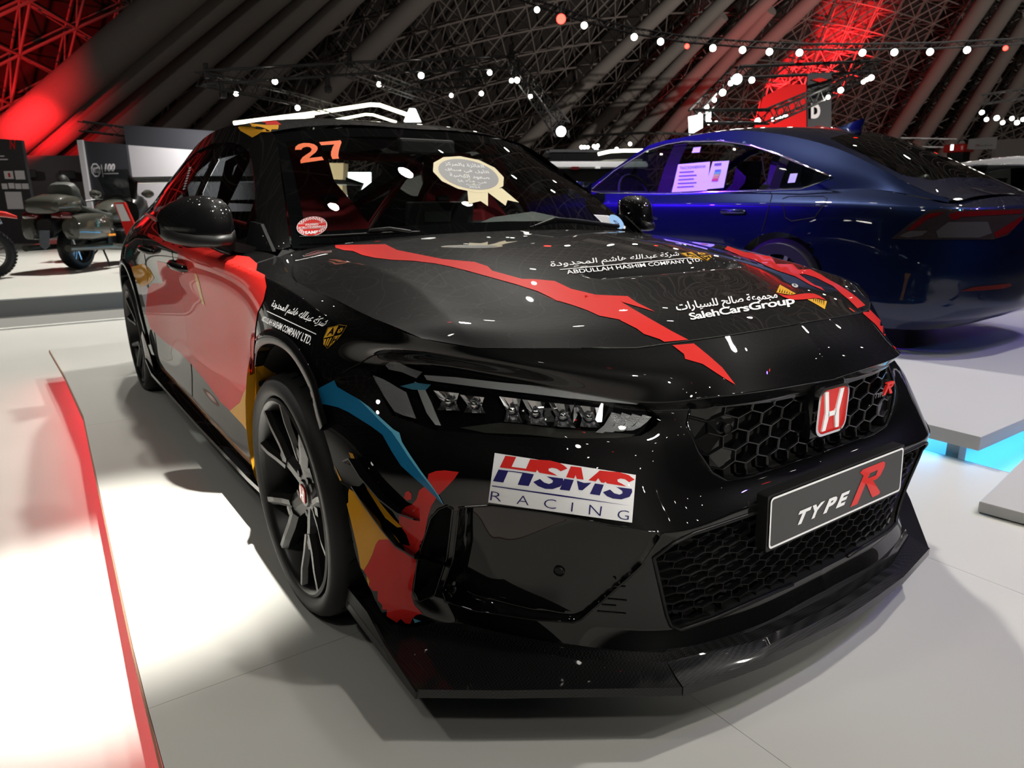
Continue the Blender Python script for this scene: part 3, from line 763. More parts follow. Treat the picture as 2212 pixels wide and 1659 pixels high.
# cooling slats beside the lower grille
for k, (a, b) in enumerate((((1325, 1265), (1351, 1267)), ((1313, 1293), (1354, 1297)), ((1300, 1306), (1331, 1308)), ((1290, 1320), (1352, 1325)))):
    rim('pillar_slat', [a, b], .0015, M['gloss'], lift=.001)
# parking sensors
def sensor(u, v, r):
    a, n = hit(u, v, bvh_of([o for o in bumper.children if o.name.startswith('corner_intake')]+[bumper])) if u < 1300 else hit(u, v)
    for s_ in (1, -1):
        bm = BM(); M4 = n.to_track_quat('Z', 'Y').to_matrix()
        ring = []
        for rr_, zz in ((r, -.004), (r, .003), (r*.86, .0045), (r*.80, .001), (.0004, .001)):
            ring.append([bm.verts.new(((a+M4 @ Vector((rr_*math.cos(t), rr_*math.sin(t), zz)))*1)) for t in np.linspace(0, 2*math.pi, 20, endpoint=False)])
        for A, D in zip(ring[:-1], ring[1:]):
            for j in range(20): bm.faces.new((A[j], A[(j+1) % 20], D[(j+1) % 20], D[j]))
        if s_ < 0: bmesh.ops.scale(bm, vec=(1, -1, 1), verts=bm.verts[:])
        obj('parking_sensor', bm, M['satin'], bumper, True, 30)
sensor(1208, 1233, .0115); sensor(1571, 926, .011)
# ---- badge
ex, ez = .905, .600
bm = BM(); box(bm, (ex-.038, 0, ez), (.06, .125, .135), bev=.015); obj('badge_plinth', bm, M['gloss'], bumper, True, 40)
def yz(poly, x): return [(x, p, ez+q) for p, q in poly]
bm = BM()
o1, o2 = rrect(.118, .112, .026), rrect(.106, .100, .021)
ra = [bm.verts.new(p) for p in yz(o1, ex-.012)]; rb = [bm.verts.new(p) for p in yz(o1, ex)]; rc = [bm.verts.new(p) for p in yz(o2, ex+.001)]; rd = [bm.verts.new(p) for p in yz(o2, ex-.004)]
for A, D in ((ra, rb), (rb, rc), (rc, rd)):
    for j in range(len(A)): k = (j+1) % len(A); bm.faces.new((A[j], A[k], D[k], D[j]))
bf = obj('badge_frame', bm, M['chrome'], bumper, True, 40); bf['label'] = 'chrome frame of the red front badge'
bm = BM(); bm.faces.new([bm.verts.new(p) for p in yz(o2, ex-.004)]); o = obj('badge_field', bm, M['red'], bf); o['label'] = 'glossy red badge field'
for poly in h_emblem(.076, .090):
    bm = BM(); prism(bm, yz([(p*1.0, q) for p, q in poly], ex-.004), (.0035, 0, 0)); o = obj('badge_letter', bm, M['white'], bf); o['label'] = 'white badge letter'
# ---- number plate
PX, PZ, PT = .949, .415, .053
plate = thing_part('number_plate', (0, 0, 0))
def plate_pt(y, z, d=0): return (PX-PT*z+d, y, PZ+z)
bm = BM(); prism(bm, [plate_pt(y, z, -.028) for y, z in rrect(.535, .122, .006)], (.026, 0, 0)); obj('plate_holder', bm, M['satin'], plate)
bm = BM(); A = [plate_pt(y, z, .0) for y, z in rrect(.521, .111, .010)]; Bq = [plate_pt(y, z, .0) for y, z in rrect(.512, .102, .007)]
va = [bm.verts.new(p) for p in A]; vb = [bm.verts.new(p) for p in Bq]
for j in range(len(va)): k = (j+1) % len(va); bm.faces.new((va[j], va[k], vb[k], vb[j]))
o = obj('plate_border', bm, M['white'], plate); o['label'] = 'white border of the plate'
M['plategrey'] = mat('plate_grey', (.045, .045, .045), .5)
bm = BM(); prism(bm, [plate_pt(y, z, -.003) for y, z in rrect(.514, .104, .007)], (.0026, 0, 0)); obj('plate_face', bm, M['plategrey'], plate)
# ---- lettering: glyph outlines to 2-D triangles
_dg = None
def glyphs(txt, bold=.0, shear=0., space=1.):
    cu = bpy.data.curves.new('t', 'FONT'); cu.body = txt; cu.offset = bold; cu.shear = shear; cu.space_character = space; cu.resolution_u = 3
    o = bpy.data.objects.new('t', cu); C.objects.link(o); bpy.context.view_layer.update()
    me = bpy.data.meshes.new_from_object(o.evaluated_get(bpy.context.evaluated_depsgraph_get()))
    V = np.array([v.co[:2] for v in me.vertices]).reshape(-1, 2); F = [tuple(p.vertices) for p in me.polygons]
    bpy.data.objects.remove(o); bpy.data.curves.remove(cu); bpy.data.meshes.remove(me)
    return V, F
def unit(V):
    lo, hi = V.min(0), V.max(0); return (V-lo)/np.maximum(hi-lo, 1e-9)
_FORMS = {'ا': (0xFE8D, 2), 'أ': (0xFE83, 2), 'ب': (0xFE8F, 4), 'ة': (0xFE93, 2), 'ت': (0xFE95, 4), 'ج': (0xFE9D, 4), 'ح': (0xFEA1, 4), 'د': (0xFEA9, 2), 'ر': (0xFEAD, 2), 'ز': (0xFEAF, 2), 'س': (0xFEB1, 4), 'ش': (0xFEB5, 4), 'ص': (0xFEB9, 4), 'ض': (0xFEBD, 4), 'ع': (0xFEC9, 4), 'ف': (0xFED1, 4), 'ق': (0xFED5, 4), 'ك': (0xFED9, 4), 'ل': (0xFEDD, 4), 'م': (0xFEE1, 4), 'ن': (0xFEE5, 4), 'ه': (0xFEE9, 4), 'و': (0xFEED, 2), 'ي': (0xFEF1, 4), 'ئ': (0xFE89, 4), 'ى': (0xFEEF, 2)}
def arabic(s):
    """joined letter forms, laid out from right to left"""
    out = []
    for i, ch in enumerate(s):
        if ch not in _FORMS: out.append(ch); continue
        b, n = _FORMS[ch]
        prev = i > 0 and s[i-1] in _FORMS and _FORMS[s[i-1]][1] == 4
        nxt = i+1 < len(s) and s[i+1] in _FORMS and n == 4
        out.append(chr(b+(3 if prev and nxt else 2 if nxt else 1 if prev else 0)))
    return ''.join(out[::-1])
def homog(quad):
    """unit square (0,0)-(1,1), y up, to a pixel quad TL TR BR BL"""
    src = [(0, 1), (1, 1), (1, 0), (0, 0)]; A = []; bb = []
    for (x, y), (u, v) in zip(src, quad):
        A += [[x, y, 1, 0, 0, 0, -u*x, -u*y], [0, 0, 0, x, y, 1, -v*x, -v*y]]; bb += [u, v]
    h = np.append(np.linalg.solve(np.array(A, float), np.array(bb, float)), 1).reshape(3, 3)
    def f(P):
        P = np.asarray(P, float); q = np.c_[P, np.ones(len(P))] @ h.T; return q[:, :2]/q[:, 2:]
    return f
def refine(poly, step):
    """outline and inside points at about step, triangulated"""
    poly = np.array(poly, float); E = []
    for a, b in zip(poly, np.roll(poly, -1, 0)):
        k = max(1, int(np.linalg.norm(b-a)/step)); E += [a+(b-a)*i/k for i in range(k)]
    E = np.array(E); lo, hi = E.min(0), E.max(0)
    g = np.stack(np.meshgrid(np.arange(lo[0], hi[0], step), np.arange(lo[1], hi[1], step), indexing='ij'), -1).reshape(-1, 2)
    if len(g): g = g[polysd(g, E) < -step*.4]
    pts = [Vector(p) for p in E]+[Vector(p) for p in g]
    r = delaunay_2d_cdt(pts, [], [list(range(len(E)))], 1, 1e-5)
    return np.array([tuple(v) for v in r[0]]), [tuple(f) for f in r[2]]
def lay(name, V, F, m, tree, parent, lift=.0012, label=None, mirror=False):
    """lay flat triangles given in photograph pixels onto the car's skin"""
    P, ok = [], []
    for u, v in V:
        a, n = hit(u, v, tree)
        ok.append(a is not None)
        if a is not None and n.dot(ray(u, v)) > 0: n = -n
        P.append(a+n*lift if a is not None else Vector((0, 0, 0)))
    def far(f): return max((P[i]-P[j]).length for i in f for j in f)
    F2 = [f for f in F if all(ok[i] for i in f)]
    if not F2: print('decal missed', name); return None
    med = np.median([far(f) for f in F2]); F2 = [f for f in F2 if far(f) < max(.08, 6*med)]
    used = sorted({i for f in F2 for i in f}); mp = {i: k for k, i in enumerate(used)}
    VV = [P[i] for i in used]; FF = [[mp[i] for i in f] for f in F2]
    bm = BM(); vs = [bm.verts.new(v) for v in VV]
    for f in FF:
        try: fc = bm.faces.new([vs[i] for i in f])
        except ValueError: continue
        fc.normal_update()
        if fc.normal.dot(fc.calc_center_median()-CAM) > 0: fc.normal_flip()
    me = bpy.data.meshes.new(name); bm.to_mesh(me); bm.free(); me.materials.append(m)
    me.polygons.foreach_set('use_smooth', [True]*len(me.polygons))
    o = bpy.data.objects.new(name, me); C.objects.link(o)
    if parent: o.parent = parent
    if label: o['label'] = label
    return o
def patch(name, poly, m, tree, parent, step=12, **k):
    V, F = refine(poly, step); return lay(name, V, F, m, tree, parent, **k)
def words(name, txt, quad, m, tree, parent, bold=.0, shear=0., space=1., lift=.0016, **k):
    V, F = glyphs(txt, bold, shear, space); return lay(name, homog(quad)(unit(V)), F, m, tree, parent, lift=lift, **k)

# ---- livery and stickers laid on the skin
bpy.context.view_layer.update()
kids = lambda *n: [o for o in bpy.data.objects if o.type == 'MESH' and o.name.split('.')[0] in n]
T_SKIN = bvh_of(kids('front_bumper', 'fender', 'hood', 'corner_intake', 'front_door', 'rear_door', 'rear_quarter', 'roof', 'cabin_side', 'air_slot', 'sill', 'grille_recess', 'headlight'))
T_HOOD = bvh_of(kids('hood')); T_BUMP = bvh_of(kids('front_bumper', 'corner_intake', 'fender', 'headlight', 'grille_recess', 'air_slot')); T_WS = bvh_of([ws]); T_ROOF = bvh_of(kids('roof', 'cabin_side'))
T_SIDE = bvh_of(kids('front_door', 'rear_door', 'rear_quarter', 'fender', 'sill', 'arch_lip', 'wheel_well', 'side_skirt', 'front_bumper', 'cabin_side'))
def L2p(o, sx, sy, pts): return [(o[0]+x*sx, o[1]+y*sy) for x, y in pts]
z3 = lambda p: L2p((560, 440), .3165, .3165, p)
z4 = lambda p: L2p((1160, 460), .3843, .3843, p)
z5 = lambda p: L2p((540, 740), .398, .398, p)
zc = lambda p: L2p((1180, 480), .3255, .3255, p)
zd = lambda p: L2p((1500, 480), .217, .217, p)
hoodp = hood
# near stripe on the hood, its branch, and the piece on the nose
patch('red_stripe', z3([(480, 285), (860, 279), (940, 318), (1100, 350), (1250, 380), (1470, 400), (1560, 430), (1590, 460), (1790, 515)])+z4([(0, 375), (100, 385), (190, 428), (330, 462), (510, 470), (560, 505), (665, 558), (560, 527), (470, 500), (400, 492), (240, 460), (75, 415), (200, 452), (330, 478), (470, 500), (520, 530), (640, 600), (760, 668), (850, 715), (715, 727), (690, 712), (600, 682), (560, 652), (470, 607), (465, 602), (350, 580), (280, 548), (200, 520), (100, 490), (0, 455)])+z3([(2050, 672), (1900, 600), (1760, 555), (1600, 510), (1420, 460), (1300, 430), (1200, 410), (1050, 392), (900, 385), (780, 370), (700, 352), (640, 325), (580, 320), (520, 302)]), M['red'], T_HOOD, hood, label='red torn stripe along the near side of the hood')
patch('nose_stripe', z4([(760, 745), (880, 735), (960, 800), (1040, 870), (1115, 968), (1060, 935), (930, 850), (832, 822), (825, 795)]), M['red'], T_BUMP, bumper)
patch('red_stripe', [(1388, 494), (1399, 487), (1440, 491), (1500, 505)]+zd([(180, 150), (270, 180), (330, 240), (500, 300), (700, 335), (950, 380), (1080, 420), (1150, 470), (1250, 520), (1330, 570), (1440, 630), (1520, 680), (1620, 755), (1700, 830), (1620, 862), (1540, 780), (1450, 705), (1380, 640), (1300, 600), (1200, 550), (1100, 520), (1040, 520), (1130, 585), (1200, 630), (1260, 650), (1298, 688), (1150, 625), (1000, 540), (820, 482), (700, 430), (590, 377), (480, 345), (300, 270), (150, 210), (0, 178)])+[(1450, 510)], M['red'], T_HOOD, hood, label='red torn stripe along the far side of the hood')
patch('nose_stripe', zd([(1652, 890), (1738, 868), (1850, 980), (1950, 1105), (2004, 1275), (1930, 1185), (1800, 1020)]), M['red'], T_BUMP, bumper, step=6)
# company names on the hood
words('company_lettering', 'ABDULLAH HASHIM COMPANY LTD.', zc([(128, 322), (1022, 240), (1032, 262), (140, 348)]), M['white'], T_HOOD, hood, bold=.012)
patch('lettering_rule', zc([(90, 316), (960, 237), (962, 241), (91, 320)]), M['white'], T_HOOD, hood, step=20, lift=.0016)
words('arabic_lettering', arabic('شركة عبدالله هاشم المحدودة'), zc([(22, 262), (878, 196), (884, 240), (32, 318)]), M['white'], T_HOOD, hood, bold=.01)
GOLD = M['gold'] = paint('gold_vinyl', (.68, .36, .03), .3, .6)
def shield(tree, parent, quad, k=1.):
    H_ = homog(quad); Q_ = lambda p: [tuple(q) for q in H_(p)]
    out = [(0, .93), (.25, .95), (.5, 1.), (.75, .95), (1, .93), (.98, .6), (.85, .3), (.5, 0), (.15, .3), (.02, .6)]
    inn = [(.5+(x-.5)*.93, .5+(y-.5)*.94) for x, y in out]
    patch('shield_outline', Q_(out), GOLD, tree, parent, step=9, lift=.0010)
    patch('shield_field', Q_([(.5+(x-.5)*.965, .5+(y-.5)*.968) for x, y in out]), M['gloss'], tree, parent, step=9, lift=.0013)
    patch('shield_quarter', Q_([(.05, .90), (.25, .915), (.47, .955), (.47, .56), (.055, .56)]), GOLD, tree, parent, step=9, lift=.0016)
    patch('shield_quarter', Q_([(.53, .52), (.95, .52), (.82, .30), (.53, .06)]), GOLD, tree, parent, step=9, lift=.0016)
    for i in range(3):
        patch('shield_bar', Q_([(.10+.13*i, .50), (.18+.13*i, .50), (.24+.10*i, .22-.05*i), (.17+.10*i, .30-.05*i)]), GOLD, tree, parent, step=9, lift=.0016)
    words('shield_letter', 'A', Q_([(.12, .88), (.42, .92), (.42, .62), (.12, .62)]), M['gloss'], tree, parent, bold=.03, lift=.0019)
    words('shield_letter', 'H', Q_([(.56, .48), (.84, .48), (.80, .22), (.56, .20)]), M['gloss'], tree, parent, bold=.03, lift=.0019)
    gear = []
    for i in range(16):
        a = 2*math.pi*i/16; r_ = .16 if i % 2 else .11; gear += [(.73+r_*math.cos(a-.12), .74+r_*.8*math.sin(a-.12)), (.73+r_*math.cos(a+.12), .74+r_*.8*math.sin(a+.12))]
    patch('shield_gear', Q_(gear), GOLD, tree, parent, step=9, lift=.0016)
    patch('gear_bore', Q_([(.73+.05*math.cos(a), .74+.04*math.sin(a)) for a in np.linspace(0, 6.28, 9)[:-1]]), M['gloss'], tree, parent, step=9, lift=.0019)
shield(T_HOOD, hood, [(1465, 546), (1522, 543), (1556, 563), (1499, 566)])
# dealer name, two scripts and a folded-ribbon mark
words('dealer_lettering', 'SalehCarsGroup', [(1486, 678), (1713, 640), (1719, 662), (1494, 697)], M['white'], T_HOOD, hood, bold=.022, space=.93)
words('arabic_lettering', arabic('مجموعة صالح للسيارات'), [(1456, 655), (1676, 629), (1682, 652), (1465, 681)], M['white'], T_HOOD, hood, bold=.02)
def comb(base, n, dx, dy):
    pass
patch('mark_band', zd([(850, 625), (1010, 715), (960, 727), (890, 716), (815, 703)]), GOLD, T_HOOD, hood, step=8)
patch('mark_band', zd([(1125, 772), (1200, 765), (1318, 790), (1296, 870), (1210, 820)]), GOLD, T_HOOD, hood, step=8)
for i in range(6):
    patch('mark_tooth', zd([(840+24*i, 700+4*i), (856+24*i, 658+9*i), (850+24*i, 703+4*i)]), M['gloss'], T_HOOD, hood, step=9, lift=.0017)
    patch('mark_tooth', zd([(1180+20*i, 766+4*i), (1186+20*i, 800+8*i), (1190+20*i, 767+4*i)]), M['gloss'], T_HOOD, hood, step=9, lift=.0017)
patch('mark_ribbon', zd([(822, 712), (900, 733), (970, 735), (1050, 722), (1130, 713), (1190, 718), (1240, 738), (1310, 782), (1240, 766), (1180, 763), (1090, 775), (1000, 780), (930, 768), (880, 748)]), M['red'], T_HOOD, hood, step=8, lift=.002)
M['grey'] = mat('grey_print', (.45, .45, .46), .4)
patch('registered_mark', [(1717+7*math.cos(a), 617.5+4*math.sin(a)+1.5*math.cos(a)) for a in np.linspace(0, 6.28, 15)[:-1]], M['grey'], T_HOOD, hood, step=6)
words('registered_letter', 'R', [(1714, 614.5), (1719, 615.5), (1720, 619.5), (1715, 619)], M['gloss'], T_HOOD, hood, lift=.002)
# company name on the near fender
FN = [o for o in kids('fender') if o.data.vertices[0].co.y < 0][0]; FR = T_SIDE
words('company_lettering', 'ABDULLAH HASHIM COMPANY LTD.', z3([(36, 765), (378, 910), (355, 968), (22, 797)]), M['white'], FR, FN, bold=.02, lift=.0036)
patch('lettering_rule', z3([(62, 731), (398, 890), (397, 896), (62, 737)]), M['white'], FR, FN, step=8, lift=.0036)
words('arabic_lettering', arabic('شركة عبدالله هاشم المحدودة'), z3([(112, 655), (498, 798), (415, 862), (80, 722)]), M['white'], FR, FN, bold=.01, lift=.0036)
shield(FR, FN, z3([(478, 832), (606, 822), (530, 965), (388, 1022)]))
# near front corner: yellow, red, blue
patch('yellow_patch', z5([(460, 665), (500, 748), (540, 792), (600, 835), (650, 870), (700, 940), (745, 1000), (790, 1050), (830, 1105), (745, 1075), (700, 1070), (684, 1092), (664, 1150), (640, 1200), (617, 1236), (632, 1262), (650, 1292), (640, 1345), (622, 1334), (602, 1220), (580, 1100), (552, 980), (520, 850), (490, 750)]), M['yellow'], T_SKIN, bumper, step=10)
patch('yellow_patch', z5([(538, 595), (560, 603), (578, 645), (590, 680), (640, 728), (652, 790), (700, 858), (742, 910), (780, 955), (826, 1000), (800, 1002), (735, 950), (690, 880), (640, 800), (612, 740), (604, 690), (578, 678), (556, 640)]), M['yellow'], T_SKIN, bumper, step=10)
patch('red_patch', z5([(970, 712), (1010, 697), (1060, 693), (1135, 702), (1110, 740), (1060, 792), (1020, 830), (985, 885), (965, 950), (945, 1060), (918, 1170), (904, 1200), (886, 1290), (876, 1370), (890, 1420), (936, 1470), (900, 1478), (880, 1500), (862, 1550), (825, 1535), (770, 1500), (715, 1465), (690, 1420), (665, 1405), (640, 1385), (640, 1346), (651, 1294), (633, 1262), (618, 1236), (642, 1200), (665, 1150), (686, 1090), (705, 1068), (745, 1066), (800, 1090), (870, 1100), (850, 1040), (810, 980), (812, 930), (845, 890), (880, 878), (905, 850), (920, 800), (960, 772)]), M['red'], T_SKIN, bumper, step=10, lift=.0014)
patch('red_patch', z5([(835, 840), (845, 812), (862, 804), (878, 820), (878, 850), (850, 856)]), M['red'], T_SKIN, bumper, step=10)
patch('blue_patch', z5([(345, 268), (400, 236), (460, 205), (475, 240), (520, 268), (590, 308), (650, 352), (710, 410), (780, 472), (812, 490), (826, 540), (870, 610), (925, 690), (985, 770), (1030, 835), (1056, 884), (1010, 840), (940, 775), (880, 722), (820, 668), (770, 590), (720, 500), (660, 455), (600, 418), (540, 380), (480, 352), (420, 338), (370, 332)]), M['blue'], T_SKIN, bumper, step=10, lift=.0016)
patch('light_blue_edge', z5([(590, 308), (650, 352), (710, 410), (780, 472), (812, 490), (826, 540), (870, 610), (925, 690), (985, 770), (1030, 835), (1056, 884), (1000, 800), (930, 715), (860, 620), (812, 545), (770, 485), (700, 420), (640, 358)]), M['lightblue'], T_SKIN, bumper, step=10, lift=.0019)
patch('blue_patch', z5([(885, 1495), (930, 1510), (985, 1545), (930, 1580), (985, 1618), (950, 1610), (912, 1580), (930, 1548), (895, 1520)]), M['lightblue'], T_SKIN, bumper, step=10)
# near flank: red from the fender to the rear door, yellow at both ends
FD = [o for o in kids('front_door') if o.data.vertices[0].co.y < 0][0]; RD = [o for o in kids('rear_door') if o.data.vertices[0].co.y < 0][0]; RQ = [o for o in kids('rear_quarter') if o.data.vertices[0].co.y < 0][0]
zs = lambda p: L2p((240, 500), .3738, .3738, p)
patch('red_flank', zs([(395, 95), (470, 100), (560, 92), (640, 130), (800, 150), (846, 190), (840, 230), (890, 255), (902, 320), (884, 400), (850, 470), (836, 560), (828, 700), (818, 840), (800, 880), (770, 930), (750, 985), (720, 1008), (690, 1035), (640, 990), (560, 880), (470, 770), (390, 690), (330, 650), (270, 600), (230, 560), (200, 470), (215, 330), (240, 300), (300, 300), (340, 250), (380, 180)]), M['red'], T_SIDE, FD, step=5, lift=.002)
patch('yellow_patch', zs([(822, 850), (800, 882), (770, 932), (750, 987), (720, 1010), (690, 1037), (760, 1110), (840, 1215), (872, 1240), (850, 1100), (836, 960)]), M['yellow'], T_SIDE, FD, step=6, lift=.0026)
patch('yellow_stroke', zs([(485, 238), (500, 250), (515, 300), (530, 370), (548, 432), (528, 412), (508, 340), (494, 290)]), M['yellow'], T_SIDE, FD, step=6, lift=.003)
patch('yellow_patch', zs([(118, 205), (190, 185), (225, 220), (250, 268), (225, 300), (180, 320), (150, 290), (128, 240)]), M['yellow'], T_SIDE, RQ, step=7)
M['pale'] = paint('pale_reflection', (.50, .44, .50), .3, .6)  # lavender reflection on the rear quarter, painted as a patch
patch('reflection_patch', zs([(170, 325), (205, 310), (245, 370), (250, 460), (225, 500), (195, 420)]), M['pale'], T_SIDE, RQ, step=7, lift=.0015)
patch('white_swoosh', zs([(210, 10), (330, 50), (470, 112), (480, 140), (400, 130), (300, 80), (215, 30)]), M['red'], T_SIDE, RD, step=7, lift=.0013)
patch('red_patch', zs([(265, 170), (350, 190), (370, 330), (300, 290), (280, 250)]), M['red'], T_SIDE, RD, step=7, lift=.0017)
# roof corner
zr = lambda p: L2p((480, 240), .1928, .1928, p)
patch('yellow_patch', zr([(155, 150), (270, 135), (400, 150), (500, 158), (680, 157), (740, 182), (762, 213), (660, 222), (545, 235), (440, 238), (400, 265), (340, 298), (270, 258), (205, 222)]), M['yellow'], T_ROOF, roof, step=7)
patch('red_patch', zr([(440, 120), (610, 112), (665, 156), (500, 157)]), M['red'], T_ROOF, roof, step=7, lift=.0015)
patch('yellow_patch', [(1085, 290), (1100, 289), (1120, 296), (1112, 298)], M['yellow'], T_ROOF, roof, step=7)
# screen: number, rosette, stickers
patch('start_number', zr([(815, 437), (822, 402), (855, 374), (910, 360), (975, 361), (1030, 374), (1066, 400), (1070, 430), (1048, 464), (1003, 500), (972, 530), (1116, 512), (1139, 550), (880, 587), (876, 556), (900, 520), (950, 485), (993, 456), (1004, 430), (985, 408), (945, 402), (905, 413), (886, 436)]), M['orange'], T_WS, ws, step=8, lift=.001, label='orange start number, digit two')
patch('start_number', zr([(1085, 350), (1325, 330), (1338, 352), (1320, 400), (1306, 450), (1300, 500), (1309, 535), (1236, 541), (1218, 500), (1222, 455), (1238, 405), (1256, 376), (1108, 386)]), M['orange'], T_WS, ws, step=8, lift=.001, label='orange start number, digit seven')
M['cream'] = mat('cream_foil', (.68, .60, .40), .6, spec=.1); M['discgrey'] = mat('rosette_grey', (.28, .28, .29), .6, spec=.1)
ax, ay, bx, by = 176, 14, 42, 91
def rosp(x, y): return (480+(1225+ax*x+bx*-y)*.434, 240+(317+ay*x+by*-y)*.434)
patch('rosette_ribbon', [(1009, 405), (1054, 412), (1054, 446), (1038, 435), (1012, 441)], M['cream'], T_WS, ws, step=12)
patch('rosette_ribbon', [(1048, 412), (1084, 407), (1121, 438), (1096, 433), (1092, 445)], M['cream'], T_WS, ws, step=12)
patch('rosette_edge', [rosp(r_*math.cos(a), r_*math.sin(a)) for i in range(72) for a in (2*math.pi*i/72,) for r_ in (1.0-.035*abs(math.sin(i*math.pi/6)),)], M['cream'], T_WS, ws, step=10, lift=.0016, label='scalloped cream edge of the award rosette')
patch('rosette_disc', [rosp(.83*math.cos(a), .83*math.sin(a)) for a in np.linspace(0, 6.283, 49)[:-1]], M['discgrey'], T_WS, ws, step=10, lift=.002)
for i, (t_, y0_, y1_, hw_) in enumerate((('الفائزة بالمركز', .62, .38, .56), ('الأول في سباق', .32, .06, .62), ('صعود الهضبة', .0, -.26, .56), ('في فئة', -.34, -.48, .30), ('لموسم', -.52, -.62, .2))):
    xo = .12 if i == 3 else 0
    words('rosette_text', arabic(t_), [rosp(-hw_+xo, y0_), rosp(hw_+xo, y0_), rosp(hw_+xo, y1_), rosp(-hw_+xo, y1_)], M['white'], T_WS, ws, bold=.012, lift=.0024)
words('rosette_text', '5A', [rosp(-.40, -.34), rosp(-.24, -.34), rosp(-.24, -.48), rosp(-.40, -.48)], M['white'], T_WS, ws, lift=.0024)
words('rosette_text', '2024', [rosp(-.16, -.64), rosp(.16, -.64), rosp(.16, -.76), rosp(-.16, -.76)], M['white'], T_WS, ws, lift=.0024)
def scr(x, y): return (674+33*x+1.5*y, 489.5-2.0*x-21*y)
el = lambda r, n=40, a0=0, a1=2*math.pi: [scr(r*math.cos(a0+(a1-a0)*i/n), r*math.sin(a0+(a1-a0)*i/n)) for i in range(n)]
patch('scrutineering_sticker', el(1), M['white'], T_WS, ws, step=9, label='round red and white inspection sticker')
patch('sticker_field', el(.96), M['red'], T_WS, ws, step=9, lift=.0015)
for rr0, rr1, par in ((.92, .84, 0), (.84, .76, 1), (.76, .68, 0)):
    for i in range(-2, 22):
        if (i % 2) == par: continue
        a0, a1 = math.radians(20+i*7), math.radians(27+i*7)
        if not 20 < math.degrees(a0) < 158: continue
        patch('checker', [scr(rr0*math.cos(a0), rr0*math.sin(a0)), scr(rr0*math.cos(a1), rr0*math.sin(a1)), scr(rr1*math.cos(a1), rr1*math.sin(a1)), scr(rr1*math.cos(a0), rr1*math.sin(a0))], M['white'], T_WS, ws, step=20, lift=.002)
    for b_ in (200, 308):
        for i in range(6):
            if (i % 2) == par: continue
            a0, a1 = math.radians(b_+i*6), math.radians(b_+6+i*6)
            patch('checker', [scr(rr0*math.cos(a0), rr0*math.sin(a0)), scr(rr0*math.cos(a1), rr0*math.sin(a1)), scr(rr1*math.cos(a1), rr1*math.sin(a1)), scr(rr1*math.cos(a0), rr1*math.sin(a0))], M['white'], T_WS, ws, step=20, lift=.002)
patch('sticker_band', [scr(-.95, .28), scr(.95, .28), scr(.95, -.26), scr(-.95, -.26)], M['white'], T_WS, ws, step=15, lift=.0022)
patch('sticker_band', [scr(-.93, .25), scr(.93, .25), scr(.93, -.23), scr(-.93, -.23)], M['red'], T_WS, ws, step=15, lift=.0025)
words('sticker_text', 'PASSED', [scr(-.42, .22), scr(.42, .22), scr(.42, .04), scr(-.42, .04)], M['white'], T_WS, ws, lift=.0028, bold=.02)
words('sticker_text', 'SCRUTINEERING', [scr(-.88, -.02), scr(.88, -.02), scr(.88, -.20), scr(-.88, -.20)], M['white'], T_WS, ws, lift=.0028, bold=.02)
words('sticker_text', 'SAMF', [scr(-.45, -.50), scr(.45, -.50), scr(.40, -.82), scr(-.40, -.82)], M['white'], T_WS, ws, lift=.0028, bold=.04)
M['skyblue'] = mat('sky_blue_print', (.28, .50, .78), .4); M['lav'] = mat('lavender_print', (.50, .52, .80), .4)
patch('pass_sticker', [(1282, 464), (1313, 466), (1330, 473), (1351, 490), (1350, 495), (1337, 492), (1307, 488)], M['white'], T_WS, ws, step=9, label='white and blue permit sticker')
patch('pass_field', [(1285, 466), (1312, 468), (1336, 490), (1308, 486.5)], M['grey'], T_WS, ws, step=9, lift=.0016)
patch('pass_disc', [(1331+18*math.cos(a)*.9+.0, 480+13*math.sin(a)+11*math.cos(a)*.8) for a in np.linspace(0, 6.283, 25)[:-1]], M['skyblue'], T_WS, ws, step=9, lift=.002)
words('pass_number', '5', [(1322, 476), (1333, 479), (1339, 487), (1328, 484)], M['navy'], T_WS, ws, lift=.0024)
patch('round_sticker', [(1326, 464), (1330, 462.5), (1340, 468), (1352, 477), (1364, 488), (1369, 494), (1364, 495.5), (1352, 488), (1340, 479), (1331, 471)], M['lav'], T_WS, ws, step=9)
# racing club sticker on the bumper
HQ = [(1069, 979), (1373, 1026), (1365, 1129), (1055, 1084.5)]
hq = homog(HQ)
HS = lambda p: [tuple(q) for q in hq(p)]
patch('club_sticker', HQ, M['white'], T_BUMP, bumper, step=14, lift=.0016, label='white rectangular sticker with red and navy letters')
zq = lambda p: L2p((1056, 910), .2551, .2551, p)
for poly in ([(142, 295), (234, 306), (195, 388), (317, 404), (352, 325), (520, 335), (600, 355), (640, 378), (667, 402), (610, 425), (575, 402), (535, 395), (507, 403), (508, 422), (545, 440), (585, 463), (430, 437), (410, 413), (400, 433), (95, 392)],
             [(695, 383), (783, 393), (802, 495), (745, 488), (735, 455), (722, 485), (655, 475)],
             [(938, 418), (1100, 432), (1180, 456), (1232, 495), (1185, 517), (1150, 492), (1112, 485), (1086, 495), (1090, 513), (1125, 530), (1163, 553), (1000, 527), (985, 512), (975, 523), (950, 519), (925, 482), (905, 510), (843, 500)]):
    patch('club_letters', zq(poly), M['red'], T_BUMP, bumper, step=9, lift=.0024)
